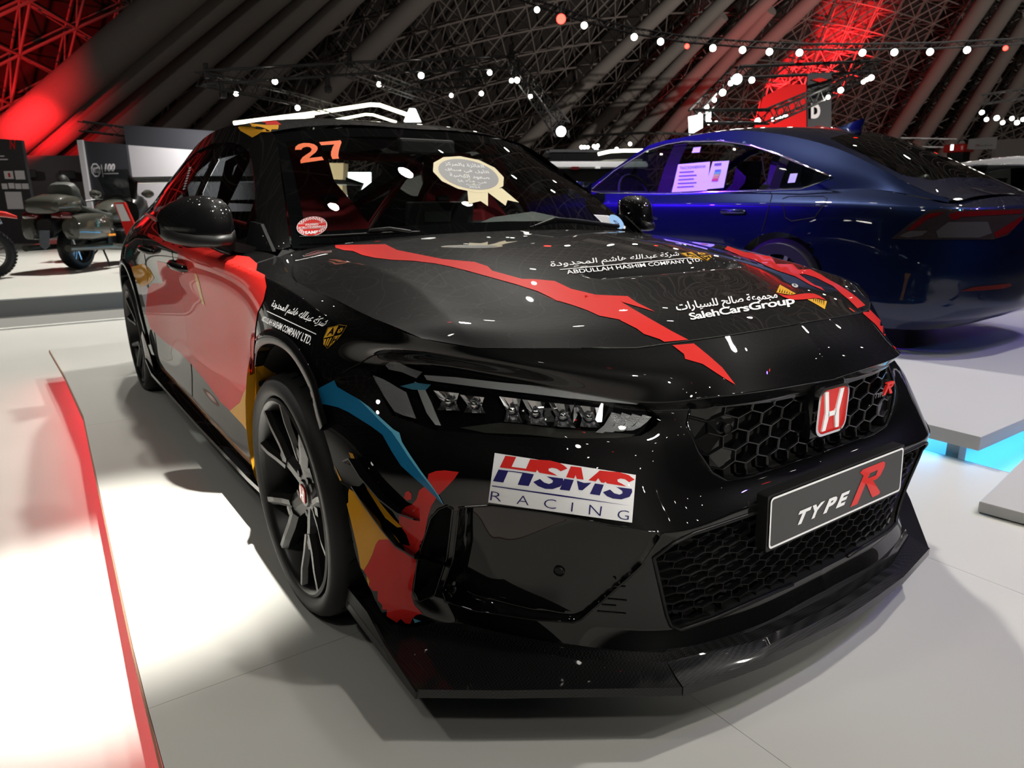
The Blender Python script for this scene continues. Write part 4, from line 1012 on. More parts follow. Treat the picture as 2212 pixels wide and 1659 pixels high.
for poly in ([(85, 410), (168, 420), (125, 517), (38, 505)], [(166, 419), (300, 436), (384, 450), (340, 547), (247, 535), (286, 442), (166, 426)],
             [(378, 513), (435, 488), (470, 518), (510, 530), (540, 520), (545, 502), (525, 487), (490, 467), (628, 485), (634, 518), (605, 553), (540, 573), (480, 570), (420, 548)],
             [(640, 487), (720, 498), (685, 588), (602, 577)], [(745, 503), (805, 522), (868, 521), (792, 585), (762, 580)], [(898, 527), (972, 538), (938, 628), (855, 615)],
             [(965, 600), (1025, 578), (1060, 610), (1105, 622), (1130, 611), (1130, 592), (1105, 573), (1075, 557), (1208, 573), (1212, 600), (1190, 640), (1120, 662), (1050, 655), (1000, 635)]):
    patch('club_letters', zq(poly), M['navy'], T_BUMP, bumper, step=9, lift=.0024)
patch('club_rule', zq([(30, 540), (600, 620), (1195, 716), (600, 634), (30, 548)]), M['navy'], T_BUMP, bumper, step=25, lift=.0024)
for ch, qd in (('R', [(22, 588), (118, 602), (107, 675), (12, 663)]), ('A', [(245, 620), (345, 633), (340, 708), (236, 694)]), ('C', [(472, 652), (575, 663), (570, 741), (468, 730)]), ('I', [(705, 685), (717, 687), (709, 763), (697, 761)]), ('N', [(852, 705), (958, 721), (946, 801), (846, 786)]), ('G', [(1092, 748), (1188, 760), (1182, 838), (1086, 826)])):
    words('club_small_letter', ch, zq(qd), M['navy'], T_BUMP, bumper, lift=.0024, bold=-.012)
# plate letters stand on the plate itself
def flat_words(name, txt, fn, m, parent, bold=0, shear=0, depth=.0014):
    V, F = glyphs(txt, bold, shear); V = unit(V); bm = BM(); vs = [bm.verts.new(fn(*v)) for v in V]
    for f in F:
        try: bm.faces.new([vs[i] for i in f])
        except ValueError: pass
    return obj(name, bm, m, parent)
for i, ch in enumerate('TYPE'):
    flat_words('plate_letter', ch, lambda x, y: plate_pt(-.170+.049*i+x*.046+y*.008, -.028+y*.030, .0008), M['white'], plate, bold=.05, shear=.25)
RR = [[(-.5, 0), (-.27, 0), (-.04, .5), (-.27, .5)], [(-.235, .56), (.08, .56), (.12, .62), (.17, .80), (-.13, .80), (.02, 1.0), (-.03, 1.0), (-.245, .80)], [(-.13, .80), (.17, .80), (.14, .70), (.40, .70), (.5, .88), (.46, 1.0), (.02, 1.0)], [(.08, .56), (.30, .55), (.40, .70), (.14, .70)], [(-.10, .47), (.12, .56), (.22, .50), (.42, .13), (.17, .06)]]
Rl = [[(-.50, 0), (-.29, 0), (.05, .80), (-.16, .80)], [(-.16, .80), (.05, .80), (.30, .80), (.46, 1.0), (-.20, 1.0), (-.27, .93)], [(.30, .80), (.24, .66), (.40, .60), (.52, .82), (.52, .95), (.46, 1.0)], [(.24, .66), (-.02, .66), (-.06, .54), (.28, .52), (.40, .60)], [(-.06, .54), (.16, .53), (.44, .06), (.40, .0), (.18, .0)]]
for poly in Rl:
    bm = BM(); bm.faces.new([bm.verts.new(plate_pt(.105+x*.135, -.040+y*.080, .0008)) for x, y in poly]); o = obj('plate_letter', bm, M['red'], plate); o['label'] = 'red stroke of the big plate letter'
# small red letter on the grille
for poly in Rl:
    bm = BM(); prism(bm, [(.885, .262+x*.044, .590+y*.030) for x, y in poly], (.006, 0, 0)); obj('grille_badge_letter', bm, M['red'], bumper)
flat_words('grille_badge_text', 'TYPE', lambda x, y: (.889, .205+x*.042, .588+y*.012), M['alu'], bumper, bold=.03, shear=.2)

# ---- headlamp insides (near lamp from the photograph, the far one mirrored)
LENS = grid_bvh(X0, front & kH)
def hp(u, v, depth):
    a, n = hit(u, v, LENS)
    if a is None:
        a, n = hit(u, v, SKIN)
    return a-n*depth
M['reflector'] = mat('reflector_silver', (.62, .62, .64), .16, 1.0)
M['grain'] = mat('reflector_grain', (.55, .55, .57), .3, .6)
_n, _l, _b = nodes(M['grain']); _v = _n.new('ShaderNodeTexVoronoi'); _v.inputs['Scale'].default_value = 420; _bp = _n.new('ShaderNodeBump'); _bp.inputs['Strength'].default_value = .6; _bp.inputs['Distance'].default_value = .002
_tc = _n.new('ShaderNodeTexCoord'); _l.new(_tc.outputs['Object'], _v.inputs['Vector']); _l.new(_v.outputs['Distance'], _bp.inputs['Height']); _l.new(_bp.outputs[0], _b.inputs['Normal'])
M['drl'] = mat('light_guide', (.60, .61, .63), .12, .15, .6)
M['opal'] = mat('opal_bar', (.62, .64, .64), .3)
M['bezel'] = mat('lamp_bezel', (.008, .008, .009), .12, spec=.6)
zh = lambda p: L2p((760, 760), .3165, .3165, p)
def lamp_poly(name, poly, d0, m, thick=.004, d1=None, step=14, label=None):
    V, F = refine(poly, step); lo, hi = V.min(0), V.max(0)
    for s_ in (1, -1):
        bm = BM(); A = []
        for u, v in V:
            k = (u-lo[0])/max(1, hi[0]-lo[0]); p = hp(u, v, d0 if d1 is None else d0+(d1-d0)*k); A.append(bm.verts.new((p.x, p.y*s_, p.z)))
        for f in F: bm.faces.new([A[i] for i in f])
        r = bmesh.ops.solidify(bm, geom=bm.faces[:], thickness=thick)
        o = obj(name, bm, m, HL[0 if s_ > 0 else 1], False)
        if label: o['label'] = label
lamp_poly('bezel', zh([(130, 150), (215, 80), (480, 130), (1100, 215), (1900, 310), (2050, 430), (1960, 540), (1500, 560), (900, 545), (600, 530), (300, 430)]), .034, M['bezel'], .003, step=22)
lamp_poly('light_guide', zh([(480, 150), (700, 165), (1100, 215), (1500, 262), (1900, 315), (1985, 345), (1950, 380), (1700, 352), (1300, 296), (1000, 255), (800, 228), (560, 196), (500, 185)]), .010, M['drl'], .007, step=14, label='bright silver light guide along the top of the headlamp')
lamp_poly('light_guide_end', zh([(215, 92), (265, 72), (470, 130), (430, 172), (330, 130), (240, 115)]), .010, M['grain'], .005)
lamp_poly('side_reflector', zh([(118, 145), (200, 175), (300, 232), (360, 262), (432, 440), (340, 415), (280, 388), (200, 280)]), .012, M['grain'], .004, label='grainy silver corner reflector')
lamp_poly('light_bar', zh([(412, 192), (470, 215), (530, 330), (598, 490), (560, 484), (500, 400)]), .014, M['opal'], .006, label='pale diagonal light bar')
lamp_poly('blue_shade', zh([(315, 222), (420, 200), (525, 214), (490, 250), (400, 244)]), .013, M['lightblue'], .002)
def led_module(x0, x1, y0, y1, k):
    a, b, c, d = [zh([p])[0] for p in ((x0, y0), (x1, y0+(x1-x0)*.12), (x1+10, y1+(x1-x0)*.05), (x0+30, y1))]
    P = [hp(*q, .010) for q in (a, b, c, d)]; Bk = [hp(*q, .036) for q in (a, b, c, d)]
    cb = sum(Bk, Vector())/4
    for s_ in (1, -1):
        fl_ = lambda p: Vector((p.x, p.y*s_, p.z))
        bm = BM(); n = 5; rows = []
        for i in range(n+1):
            f = i/n; row = []
            for j in range(5):
                g = j/4; top = P[0].lerp(P[1], f); bot = P[3].lerp(P[2], f); q = top.lerp(bot, g)
                dep = math.sin(math.pi*g)*.028*(1-.5*abs(2*f-1)) if 0 < j < 4 else 0
                row.append(bm.verts.new(fl_(q+(cb-q).normalized()*dep)))
            rows.append(row)
        for A, D in zip(rows[:-1], rows[1:]):
            for j in range(4): bm.faces.new((A[j], A[j+1], D[j+1], D[j]))
        mo = obj('led_reflector', bm, M['reflector'], HL[0 if s_ > 0 else 1])
        bm = BM(); rr = P[0].lerp(P[1], .5).lerp(P[3].lerp(P[2], .5), .45); 
        bmesh.ops.create_icosphere(bm, subdivisions=2, radius=.009); bmesh.ops.translate(bm, vec=fl_(rr+(cb-rr)*.3), verts=bm.verts[:])
        obj('led_lens', bm, M['chrome'], HL[0 if s_ > 0 else 1], True)
led_module(545, 720, 255, 385, 0); led_module(725, 895, 285, 405, 1); led_module(1000, 1150, 300, 470, 2); led_module(1160, 1320, 320, 480, 2); led_module(1345, 1520, 340, 490, 3); led_module(1530, 1700, 360, 490, 3)
for i in range(4):
    dx = 70*i-30
    lamp_poly('inner_fin', zh([(1815+dx, 400+5*i), (1875+dx, 412+5*i), (1845+dx, 452), (1800+dx, 495-4*i), (1750+dx, 520-6*i), (1700+dx, 515-4*i), (1760+dx, 470)]), .016, M['grain'], .003)
lamp_poly('sill_plate', zh([(720, 500), (1000, 470), (1400, 490), (1700, 500), (1950, 520), (1900, 545), (1400, 555), (900, 540)]), .020, mat('smoked_trim', (.05, .05, .045), .25), .003, step=22)
# ---- canards on the near and far corner
for s_ in (1, -1):
    for path, wd in (([(758, 1000), (775, 992), (800, 1030), (835, 1075), (868, 1105), (900, 1120), (936, 1128)], .034), ([(775, 1052), (800, 1085), (836, 1135), (862, 1172), (900, 1198), (935, 1208), (972, 1224)], .036)):
        bm = BM(); rows = []
        for i, (u, v) in enumerate(path):
            a, n = hit(u, v, T_BUMP)
            if a is None: continue
            k = i/(len(path)-1); w_ = wd*(math.sin(math.pi*min(1, .18+k*.72))**.7)
            n2 = Vector((n.x, n.y, 0)).normalized()
            q = [a-n*.004, a+n2*w_+Vector((0, 0, .012)), a+n2*w_+Vector((0, 0, .008)), a-n*.004-Vector((0, 0, .008))]
            rows.append([bm.verts.new((p.x, p.y*s_, p.z)) for p in q])
        for A, D in zip(rows[:-1], rows[1:]):
            for j in range(4): bm.faces.new((A[j], A[(j+1) % 4], D[(j+1) % 4], D[j]))
        bm.faces.new(rows[0][::-1]); bm.faces.new(rows[-1])
        obj('canard', bm, M['gloss'], CAR, True, 35)
# ---- wipers
def wiper(pts_blade, arm, nm=''):
    t_ = thing_part('wiper', (0, 0, 0))
    bm = BM(); tube(bm, pts_blade, [.003, .0045, .0045, .003] if len(pts_blade) == 4 else .006, 6); obj('wiper_blade', bm, M['satin'], t_, True, 60)
    bm = BM(); tube(bm, arm, [.0075]*(len(arm)-1)+[.004], 6); obj('wiper_arm', bm, M['satin'], t_, True, 60)
def wsp(u, v, l):
    a, n = hit(u, v, T_WS)
    if a is None: a, n = hit(u, v, T_HOOD)
    return a+n*l
wiper([wsp(650, 523, .02), wsp(720, 521, .02), wsp(800, 518, .022), wsp(905, 512, .02)], [wsp(885, 519, .03), wsp(840, 515, .035), wsp(800, 516, .03), wsp(795, 517, .024)])
wiper([wsp(1140, 502, .02), wsp(1185, 492, .022), wsp(1235, 491, .022), wsp(1295, 497, .02)], [wsp(1330, 498, .02), wsp(1240, 494, .034), wsp(1190, 491, .034), wsp(1150, 501, .024)])
# ---- door handles, window trim, rear wing
for s_ in (-1, 1):
    for par, x, z in ((FD, -1.235, .808), (RD, -1.975, .828)):
        par = par if s_ < 0 else [o for o in kids('front_door' if par is FD else 'rear_door') if o.data.vertices[0].co.y > 0][0]
        bm = BM(); w_ = .900
        pts = [(x+.11, s_*w_, z-.008), (x+.095, s_*(w_+.028), z-.003), (x+.03, s_*(w_+.04), z), (x-.05, s_*(w_+.040), z+.003), (x-.10, s_*(w_+.028), z+.004), (x-.115, s_*w_, z)]
        tube(bm, pts, [.008, .014, .016, .016, .014, .008], 8); obj('door_handle', bm, M['gloss'], par, True, 60)
        bm = BM(); bmesh.ops.create_uvsphere(bm, u_segments=16, v_segments=8, radius=.045); bmesh.ops.scale(bm, vec=(1.3, .25, .85), verts=bm.verts[:]); bmesh.ops.translate(bm, vec=(x-.01, s_*.902, z), verts=bm.verts[:]); obj('handle_cup', bm, M['gloss'], par, True)
    bm = BM(); P = [(-.70, s_*.845, .922), (-.9, s_*.858, .925), (-1.3, s_*.866, .936), (-1.9, s_*.866, .955), (-2.42, s_*.842, .98)]
    tube(bm, P, .007, 6); obj('belt_moulding', bm, mat('belt_strip', (.22, .22, .23), .25, 1.0) if s_ < 0 else bpy.data.materials['belt_strip'], CAR, True)
M['wing'] = M['carbon']
bm = BM()
def foil(x, z, ch=.24):
    return [(x, z), (x-ch*.3, z+.018), (x-ch*.75, z+.022), (x-ch, z+.040), (x-ch*.98, z+.030), (x-ch*.6, z+.004), (x-ch*.2, z-.006)]
skin_rings(bm, [[(x, y, z) for x, z in foil(-3.36, 1.155+dz)] for y, dz in ((-.74, 0), (-.4, .012), (0, .018), (.4, .012), (.74, 0))]); wing = obj('rear_wing', bm, M['gloss'], CAR, True, 40)
for s_ in (-1, 1):
    bm = BM(); prism(bm, [(-3.30, s_*.74, 1.165), (-3.62, s_*.74, 1.215), (-3.60, s_*.74, 1.06), (-3.44, s_*.74, 1.055)], (0, s_*.012, 0)); obj('wing_end_plate', bm, M['gloss'], wing)
    bm = BM(); prism(bm, [(-3.36, s_*.45, 1.0), (-3.50, s_*.45, .98), (-3.55, s_*.45, 1.165), (-3.42, s_*.45, 1.16)], (0, .012, 0)); obj('wing_strut', bm, M['gloss'], wing)
bm = BM(); prism(bm, [(-2.05, -.02, 1.385), (-2.27, -.02, 1.375), (-2.27, -.008, 1.435), (-2.20, -.008, 1.43)], (0, .03, 0)); obj('shark_fin_aerial', bm, M['gloss'], CAR)
# ---- cabin: dashboard, screen, wheel, bucket seats, red cage
M['dash'] = mat('dash_grey', (.018, .022, .020), .7); M['cloth'] = mat('red_seat_cloth', (.42, .018, .03), .75); M['dark'] = mat('cabin_black', (.006, .006, .007), .8); M['cage'] = mat('cage_red', (.50, .02, .025), .4)
cab = thing_part('cabin', (0, 0, 0))
bm = BM(); skin_rings(bm, [[(x, y, z+dz*k) for x, z, k in ((-.36, .86, 0), (-.52, .925, .6), (-.75, .925, 1), (-.86, .895, 1), (-.88, .80, 0), (-.60, .60, 0))] for y, dz in ((-.72, 0), (-.45, .012), (-.1, .012), (.05, .01), (.20, .055), (.40, .075), (.60, .04), (.72, 0))]); obj('dashboard', bm, M['dash'], cab, True, 50)
bm = BM(); box(bm, (-.80, -.02, .985), (.02, .30, .115), Matrix.Rotation(math.radians(8), 3, 'Y'), bev=.006); obj('centre_screen', bm, M['dark'], cab)
bm = BM(); box(bm, (-.785, -.04, .985), (.006, .12, .04)); obj('screen_bracket', bm, M['dash'], cab)
bm = BM(); q = Matrix.Rotation(math.radians(-25), 3, 'Y')
tube(bm, [Vector((-1.0, .37, .93))+q @ Vector((0, .185*math.cos(a), .185*math.sin(a))) for a in np.linspace(0, 2*math.pi, 28, endpoint=False)], .015, 8, closed=True); box(bm, (-1.0, .37, .93), (.03, .30, .05), q); obj('steering_wheel', bm, M['dark'], cab, True, 40)
def seat(y, s=1.0, m=None, md=None, par=None, x0=-.90, z0=.47, nm='seat'):
    t_ = bpy.data.objects.new('bucket_seat', None); C.objects.link(t_); t_.parent = par
    m = m or M['cloth']
    bm = BM()
    prof = [(x0-.30, z0-.04, .235, .0), (x0-.33, z0+.15, .25, .02), (x0-.38, z0+.35, .265, .05), (x0-.42, z0+.48, .25, .07), (x0-.45, z0+.57, .20, .05), (x0-.47, z0+.66, .14, .03), (x0-.49, z0+.76, .125, .03), (x0-.50, z0+.80, .10, .02)]
    skin_rings(bm, [[(x+wg, y-hw, z), (x+.015, y-hw*.72, z), (x, y, z), (x+.015, y+hw*.72, z), (x+wg, y+hw, z), (x-.06, y+hw*.96, z), (x-.10, y, z), (x-.06, y-hw*.96, z)] for x, z, hw, wg in prof]); obj('backrest', bm, m, t_, True, 50)
    bm = BM(); skin_rings(bm, [[(x, y-.25, z0+.10), (x, y-.17, z0+.06), (x, y+.17, z0+.06), (x, y+.25, z0+.10), (x, y+.25, z0-.08), (x, y-.25, z0-.08)] for x in (x0-.30, x0-.1, x0+.15, x0+.22)]); obj('seat_cushion', bm, m, t_, True, 50)
    if md:
        for sy in (-1, 1):
            bm = BM(); box(bm, (x0-.405, y+sy*.10, z0+.585), (.03, .07, .028), bev=.008); obj('belt_slot', bm, md, t_)
        bm = BM(); prism(bm, [(x0-.30+.012, y-.16, z0+.05), (x0-.30+.012, y+.16, z0+.05), (x0-.385+.012, y+.14, z0+.40), (x0-.385+.012, y-.14, z0+.40)], (.006, 0, 0)); obj('seat_insert', bm, md, t_)
    return t_
for y in (-.38, .38): seat(y, par=CAR, md=M['dark'])
bm = BM()
hoop = [(-1.98, -.60, .35), (-1.98, -.60, .95), (-1.94, -.52, 1.22), (-1.93, -.42, 1.27), (-1.93, .42, 1.27), (-1.94, .52, 1.22), (-1.98, .60, .95), (-1.98, .60, .35)]
tube(bm, hoop, .022, 10); cg = obj('roll_cage', bm, M['cage'], CAR, True)
for a, b in (((-1.94, -.50, .70), (-1.94, .50, 1.225)), ((-1.93, -.45, 1.24), (-2.9, -.50, .75)), ((-1.93, .45, 1.24), (-2.9, .50, .75)), ((-1.97, .55, .60), (-2.6, -.45, .95)), ((-1.97, -.58, .80), (-1.97, .58, .80))):
    bm = BM(); tube(bm, [a, b], .021, 10); obj('cage_brace', bm, M['cage'], cg, True)
bm = BM(); box(bm, (-2.45, 0, .55), (.5, 1.2, .25)); box(bm, (-1.7, 0, .235), (2.9, 1.5, .03)); obj('cabin_floor', bm, M['dark'], cab)
for s_ in (-1, 1):
    bm = BM(); box(bm, (-1.35, s_*.80, .56), (1.9, .03, .62)); obj('door_card', bm, M['dark'], cab)
bm = BM(); rows = [[bm.verts.new((x, y, z)) for x, z in ((-1.10, 1.29), (-1.5, 1.352), (-1.95, 1.355), (-2.38, 1.315))] for y in (-.54, -.27, 0, .27, .54)]
for A, D in zip(rows[:-1], rows[1:]):
    for j in range(3): bm.faces.new((A[j], A[j+1], D[j+1], D[j]))
obj('headliner', bm, M['dark'], cab)
bm = BM(); box(bm, (-.93, 0, 1.255), (.03, .25, .06), bev=.01); obj('rear_view_mirror', bm, M['dark'], cab)
# dust film strip at the top of the screen
# writing on the near side window
T_GL = bvh_of(kids('side_window', 'door_pillar_trim', 'cabin_side'))
SWn = [o for o in kids('side_window') if o.data.vertices[0].co.y < 0][0]
words('driver_name', 'Al Silmy', [(382, 428), (408, 430), (407, 442), (381, 441)], M['grey'], T_GL, SWn, lift=.002)
for i in range(9): patch('window_strip', [(409-1.6*i, 362+5.6*i), (414-1.6*i, 361+5.6*i), (413-1.6*i, 364+5.6*i), (408-1.6*i, 365.5+5.6*i)], M['grey'], T_GL, SWn, step=9)

# ================================================================ the hall
def dp(u, v, d):
    """point at pixel u, v and distance d along the view axis"""
    u, v, d = float(u), float(v), float(d)
    return CAM+d*(fw+(u-W/2)/FPX*rt-(v-H/2)/FPX*up)
ZF = -.20
FV = Vector((fw.x, fw.y, 0)).normalized(); RV = Vector((rt.x, rt.y, 0)).normalized()
def vinyl(name, col, rough=.35, spec=.5):
    m = mat(name, col, rough, spec=spec); n, l, b = nodes(m)
    tc = n.new('ShaderNodeTexCoord'); no = n.new('ShaderNodeTexNoise'); no.inputs['Scale'].default_value = 1.7; no.inputs['Detail'].default_value = 8
    mr = n.new('ShaderNodeMapRange'); mr.inputs['To Min'].default_value = rough-.06; mr.inputs['To Max'].default_value = rough+.08
    mx = n.new('ShaderNodeMix'); mx.data_type = 'RGBA'; mx.inputs['A'].default_value = (*[c*.95 for c in col], 1); mx.inputs['B'].default_value = (*[min(1, c*1.03) for c in col], 1)
    l.new(tc.outputs['Object'], no.inputs['Vector']); l.new(no.outputs['Fac'], mr.inputs['Value']); l.new(mr.outputs[0], b.inputs['Roughness'])
    l.new(no.outputs['Fac'], mx.inputs['Factor']); l.new(mx.outputs['Result'], b.inputs['Base Color']); return m
M['floor'] = vinyl('white_floor_vinyl', (.60, .60, .565), .42, .35)
M['carpet'] = mat('grey_carpet', (.25, .25, .24), .9, spec=.1)
M['edge'] = mat('plywood_edge', (.30, .16, .10), .7)
bm = BM(); box(bm, (0, 30, ZF-.05), (260, 260, .1)); fl = struct(obj('floor', bm, M['floor']))
bm = BM(); box(bm, (-7.33, 10, ZF+.003), (.9, 60, .006)); struct(obj('floor_carpet', bm, M['carpet']))
bm = BM(); box(bm, (-21.2, 8, (ZF+0)/2-.001), (26.8, 60, -ZF)); struct(obj('floor_far_stand', bm, M['floor']))
bm = BM(); box(bm, (-7.79, 8, ZF/2-.006), (.02, 60, -ZF-.012)); struct(obj('trim_1', bm, M['carpet']))
bm = BM(); box(bm, (-6.87, 8, ZF+.008), (.05, 60, .016)); struct(obj('trim_2', bm, mat('white_trim', (.75, .75, .72), .5)))
# the raised stand of the race car, its boards with fine joints
xs_ = [-4.3, -2.1, .225, 2.6, 5.0]; ys_ = [-1.335, -.36, .70, 1.665]
stand = None
deck = bpy.data.objects.new('floor_stand', None); C.objects.link(deck); struct(deck)
def edge_y(x): return float(np.interp(x, [-4.3, -3.3, -2.28, -1.17, -.03, .42, 1.5, 5], [-1.324, -1.285, -1.266, -1.30, -1.335, -1.342, -1.35, -1.35]))
for i in range(4):
    for j in range(3):
        g = .0006; xs2 = [xs_[i]+g]+[x for x in (-3.3, -2.28, -1.17, -.03) if xs_[i]+g < x < xs_[i+1]-g]+[xs_[i+1]-g]
        lo = [(x, edge_y(x) if j == 0 else ys_[j]+g, -.022) for x in xs2]; hi = [(x, ys_[j+1]-g, -.022) for x in xs2[::-1]]
        bm = BM(); prism(bm, lo+hi, (0, 0, .022)); obj('floor_board', bm, M['floor'], deck)
ex_ = [-4.3, -3.3, -2.28, -1.17, -.03, .42, 1.5, 5]
for nm in (0, 1):
    bm = BM(); pts = [(x, edge_y(x)-.001 if nm == 0 else 1.6665, 0) for x in ex_]
    prism(bm, [(x, y, -.0215) for x, y, z in pts]+[(x, y-(.004 if nm == 0 else -.004), -.0215) for x, y, z in pts[::-1]], (0, 0, .021)); o = obj('edge_strip', bm, M['edge'], deck); o['label'] = 'bare plywood edge of the stand floor'
bm = BM(); box(bm, (.35, .185, -.112), (9.0, 2.66, .175)); obj('stand_base', bm, M['matte'], deck)
M['redled'] = mat('red_led', (.5, 0, .01), .5, emit=(1, .004, .03), estr=22)
led = BM(); box(led, (.3, -1.165, -.035), (9.0, .012, .016)); o = obj('red_led_strip', led, M['redled'], deck); o['label'] = 'glowing red strip tucked under the stand edge'
# the neighbouring stand
M['stand2'] = vinyl('grey_stand_top', (.50, .50, .49), .4)
bm = BM(); box(bm, (-5.7, 5.6, .09), (12.6, 7.9, .06), bev=.002); st2 = obj('display_platform', bm, M['stand2']); tag(st2, 'low grey display platform under the dark blue sedan, lit blue beneath', 'platform')
bm = BM(); box(bm, (-5.8, 5.7, -.07), (12.1, 7.5, .25)); obj('platform_base', bm, M['stand2'], st2)
M['cyan'] = mat('cyan_led', (.1, .4, .8), .5, emit=(.06, .50, 1), estr=48)
for c_, s_ in (((-5.7, 1.79, .03), (12.2, .012, .02)), ((.45, 5.6, .03), (.012, 7.6, .02))):
    bm = BM(); box(bm, c_, s_); o = obj('led_strip', bm, M['cyan'], st2); o['label'] = 'glowing blue strip under the platform edge'
bm = BM(); box(bm, (.48, 1.75, -.07), (.05, .07, .26)); obj('platform_foot', bm, M['stand2'], st2)
bm = BM(); box(bm, (.9, 1.735, .024), (1.3, 1.0, .04), bev=.004)
bmesh.ops.rotate(bm, cent=(.79, 1.24, 0), matrix=Matrix.Rotation(math.radians(8), 3, 'Z'), verts=bm.verts[:])
bmesh.ops.translate(bm, vec=(.55, 0, 0), verts=bm.verts[:])
sl = obj('floor_plinth', bm, M['stand2']); tag(sl, 'thin pale slab with rounded edge on the floor beside the blue-lit platform', 'plinth')
# ---- dome: skin, lattice, big ribs
DC = Vector((31.7, 50.5, 0)); DA, DH = 95., 42.
DR = (DA*DA+DH*DH)/(2*DH); DZ = ZF+DH-DR
SC = Vector((DC.x, DC.y, DZ))
def on_dome(u, v, inset=0.):
    d = ray(u, v); o_ = CAM-SC; b = o_.dot(d); c = o_.length_squared-(DR-inset)**2
    return CAM+d*(-b+math.sqrt(b*b-c))
M['skin'] = mat('dome_skin', (.030, .027, .025), .8, spec=.2)
M['strut'] = mat('lattice_steel', (.20, .17, .155), .55)
M['rib'] = mat('rib_fabric', (.20, .18, .165), .7, spec=.2)
ceil = bpy.data.objects.new('ceiling', None); C.objects.link(ceil); struct(ceil)
bm = BM(); rings = []
amax = math.asin(DA/DR)
for i in range(25):
    a = amax*i/24*1.02; rings.append([bm.verts.new(SC+(DR+2.2)*Vector((math.sin(a)*math.cos(q), math.sin(a)*math.sin(q), math.cos(a)))) for q in (2*math.pi*j/72 for j in range(72))])
for A, D in zip(rings[:-1], rings[1:]):
    for j in range(72):
        try: bm.faces.new((A[j], A[(j+1) % 72], D[(j+1) % 72], D[j]))
        except ValueError: pass
obj('dome_skin', bm, M['skin'], ceil, True)
sp = 2.9
def node(i, j, r):
    x, y = sp*(i+j*.5), sp*j*.8660254
    rho = math.hypot(x, y); a = rho/DR; q = math.atan2(y, x)+.35
    return SC+r*Vector((math.sin(a)*math.cos(q), math.sin(a)*math.sin(q), math.cos(a))), a
N = int(DA/sp)+4
inner, outer = {}, {}
for j in range(-N-8, N+9):
    for i in range(-N-8, N+9):
        p, a = node(i, j, DR)
        if a < amax*1.0: inner[i, j] = p; outer[i, j] = node(i+1/3, j+1/3, DR+1.7)[0]
segs = []
cv = np.array([tuple(p) for p in inner.values()])
def seen(p):
    d = p-CAM; z = d.dot(fw)
    if z < 1: return False
    u, v = W/2+FPX*d.dot(rt)/z, H/2-FPX*d.dot(up)/z
    return -350 < u < W+350 and -350 < v < 450
for (i, j), p in inner.items():
    vis = seen(p)
    for di, dj in ((1, 0), (0, 1), (-1, 1)):
        if (i+di, j+dj) in inner: segs.append((p, inner[i+di, j+dj], .062))
        if vis and (i+di, j+dj) in outer: segs.append((outer[i, j], outer[i+di, j+dj], .05))
    if vis:
        for di, dj in ((0, 0), (-1, 0), (0, -1)):
            if (i+di, j+dj) in outer: segs.append((p, outer[i+di, j+dj], .042))
def strut_size(s):
    m_ = (s[0]+s[1])/2; d = m_-CAM
    return s[2]/d.length if seen(m_) else 0
segs.sort(key=strut_size, reverse=True)
def strut_mesh(name, ss, n=4):
    A = np.array([tuple(s[0]) for s in ss]); B_ = np.array([tuple(s[1]) for s in ss]); r = np.array([s[2] for s in ss])[:, None]
    t = B_-A; t /= np.linalg.norm(t, axis=1, keepdims=True); h = np.cross(t, (0.3, .2, 1.)); h /= np.linalg.norm(h, axis=1, keepdims=True); k = np.cross(t, h)
    V = []
    for end in (A, B_):
        for q in range(n): V.append(end+r*(math.cos(2*math.pi*q/n)*h+math.sin(2*math.pi*q/n)*k))
    V = np.stack(V, 1).reshape(-1, 3); base = np.arange(len(ss))[:, None]*(2*n)
    F = np.concatenate([base+np.array([[q, (q+1) % n, n+(q+1) % n, n+q]]) for q in range(n)])
    return mesh(name, V, F, M['strut'], ceil)
unit_me = None
for s in segs[:300]: strut_mesh('strut', [s])
o = strut_mesh('lattice', segs[300:]); o['kind'] = 'stuff'
RIBS = [((20, 300), (400, -25), 100), ((130, 285), (500, -20), 72), ((248, 280), (600, -20), 76), ((360, 280), (690, -20), 66), ((450, 280), (770, -20), 62), ((640, 265), (925, -20), 58),
        ((1195, 250), (1476, -20), 34), ((1266, 296), (1586, -20), 32), ((1316, 296), (1500, 100), 28), ((1370, 296), (1678, -20), 32), ((1428, 296), (1604, 90), 32), ((1545, 200), (1772, -20), 34),
        ((1925, 300), (2140, -18), 32), ((1990, 300), (2200, -20), 32), ((2058, 300), (2184, 100), 28), ((2124, 300), (2330, -30), 28)]
RIBP = []
for (u0, v0), (u1, v1), wpx in RIBS:
    u0, v0 = u0-(u1-u0)*.25, v0-(v1-v0)*.25
    P = [on_dome(u0+(u1-u0)*k/11, v0+(v1-v0)*k/11, 2.6) for k in range(-1, 15)]
    P = [p for p in P if p.z > ZF-.5]
    dmid = (P[len(P)//2]-CAM).length; R_ = wpx*(.66 if wpx > 50 else .8)/2/FPX*dmid
    bm = BM(); tube(bm, P, R_, 20); rb = obj('rib', bm, M['rib'], ceil, True, 60); RIBP.append((P, R_))
    for k in range(1, len(P)-1, 1):
        bm = BM(); t = (P[k+1]-P[k]).normalized(); tube(bm, [P[k]-t*.05, P[k]+t*.05], R_*1.008, 20, caps=False); obj('seam_band', bm, M['rib'], rb)
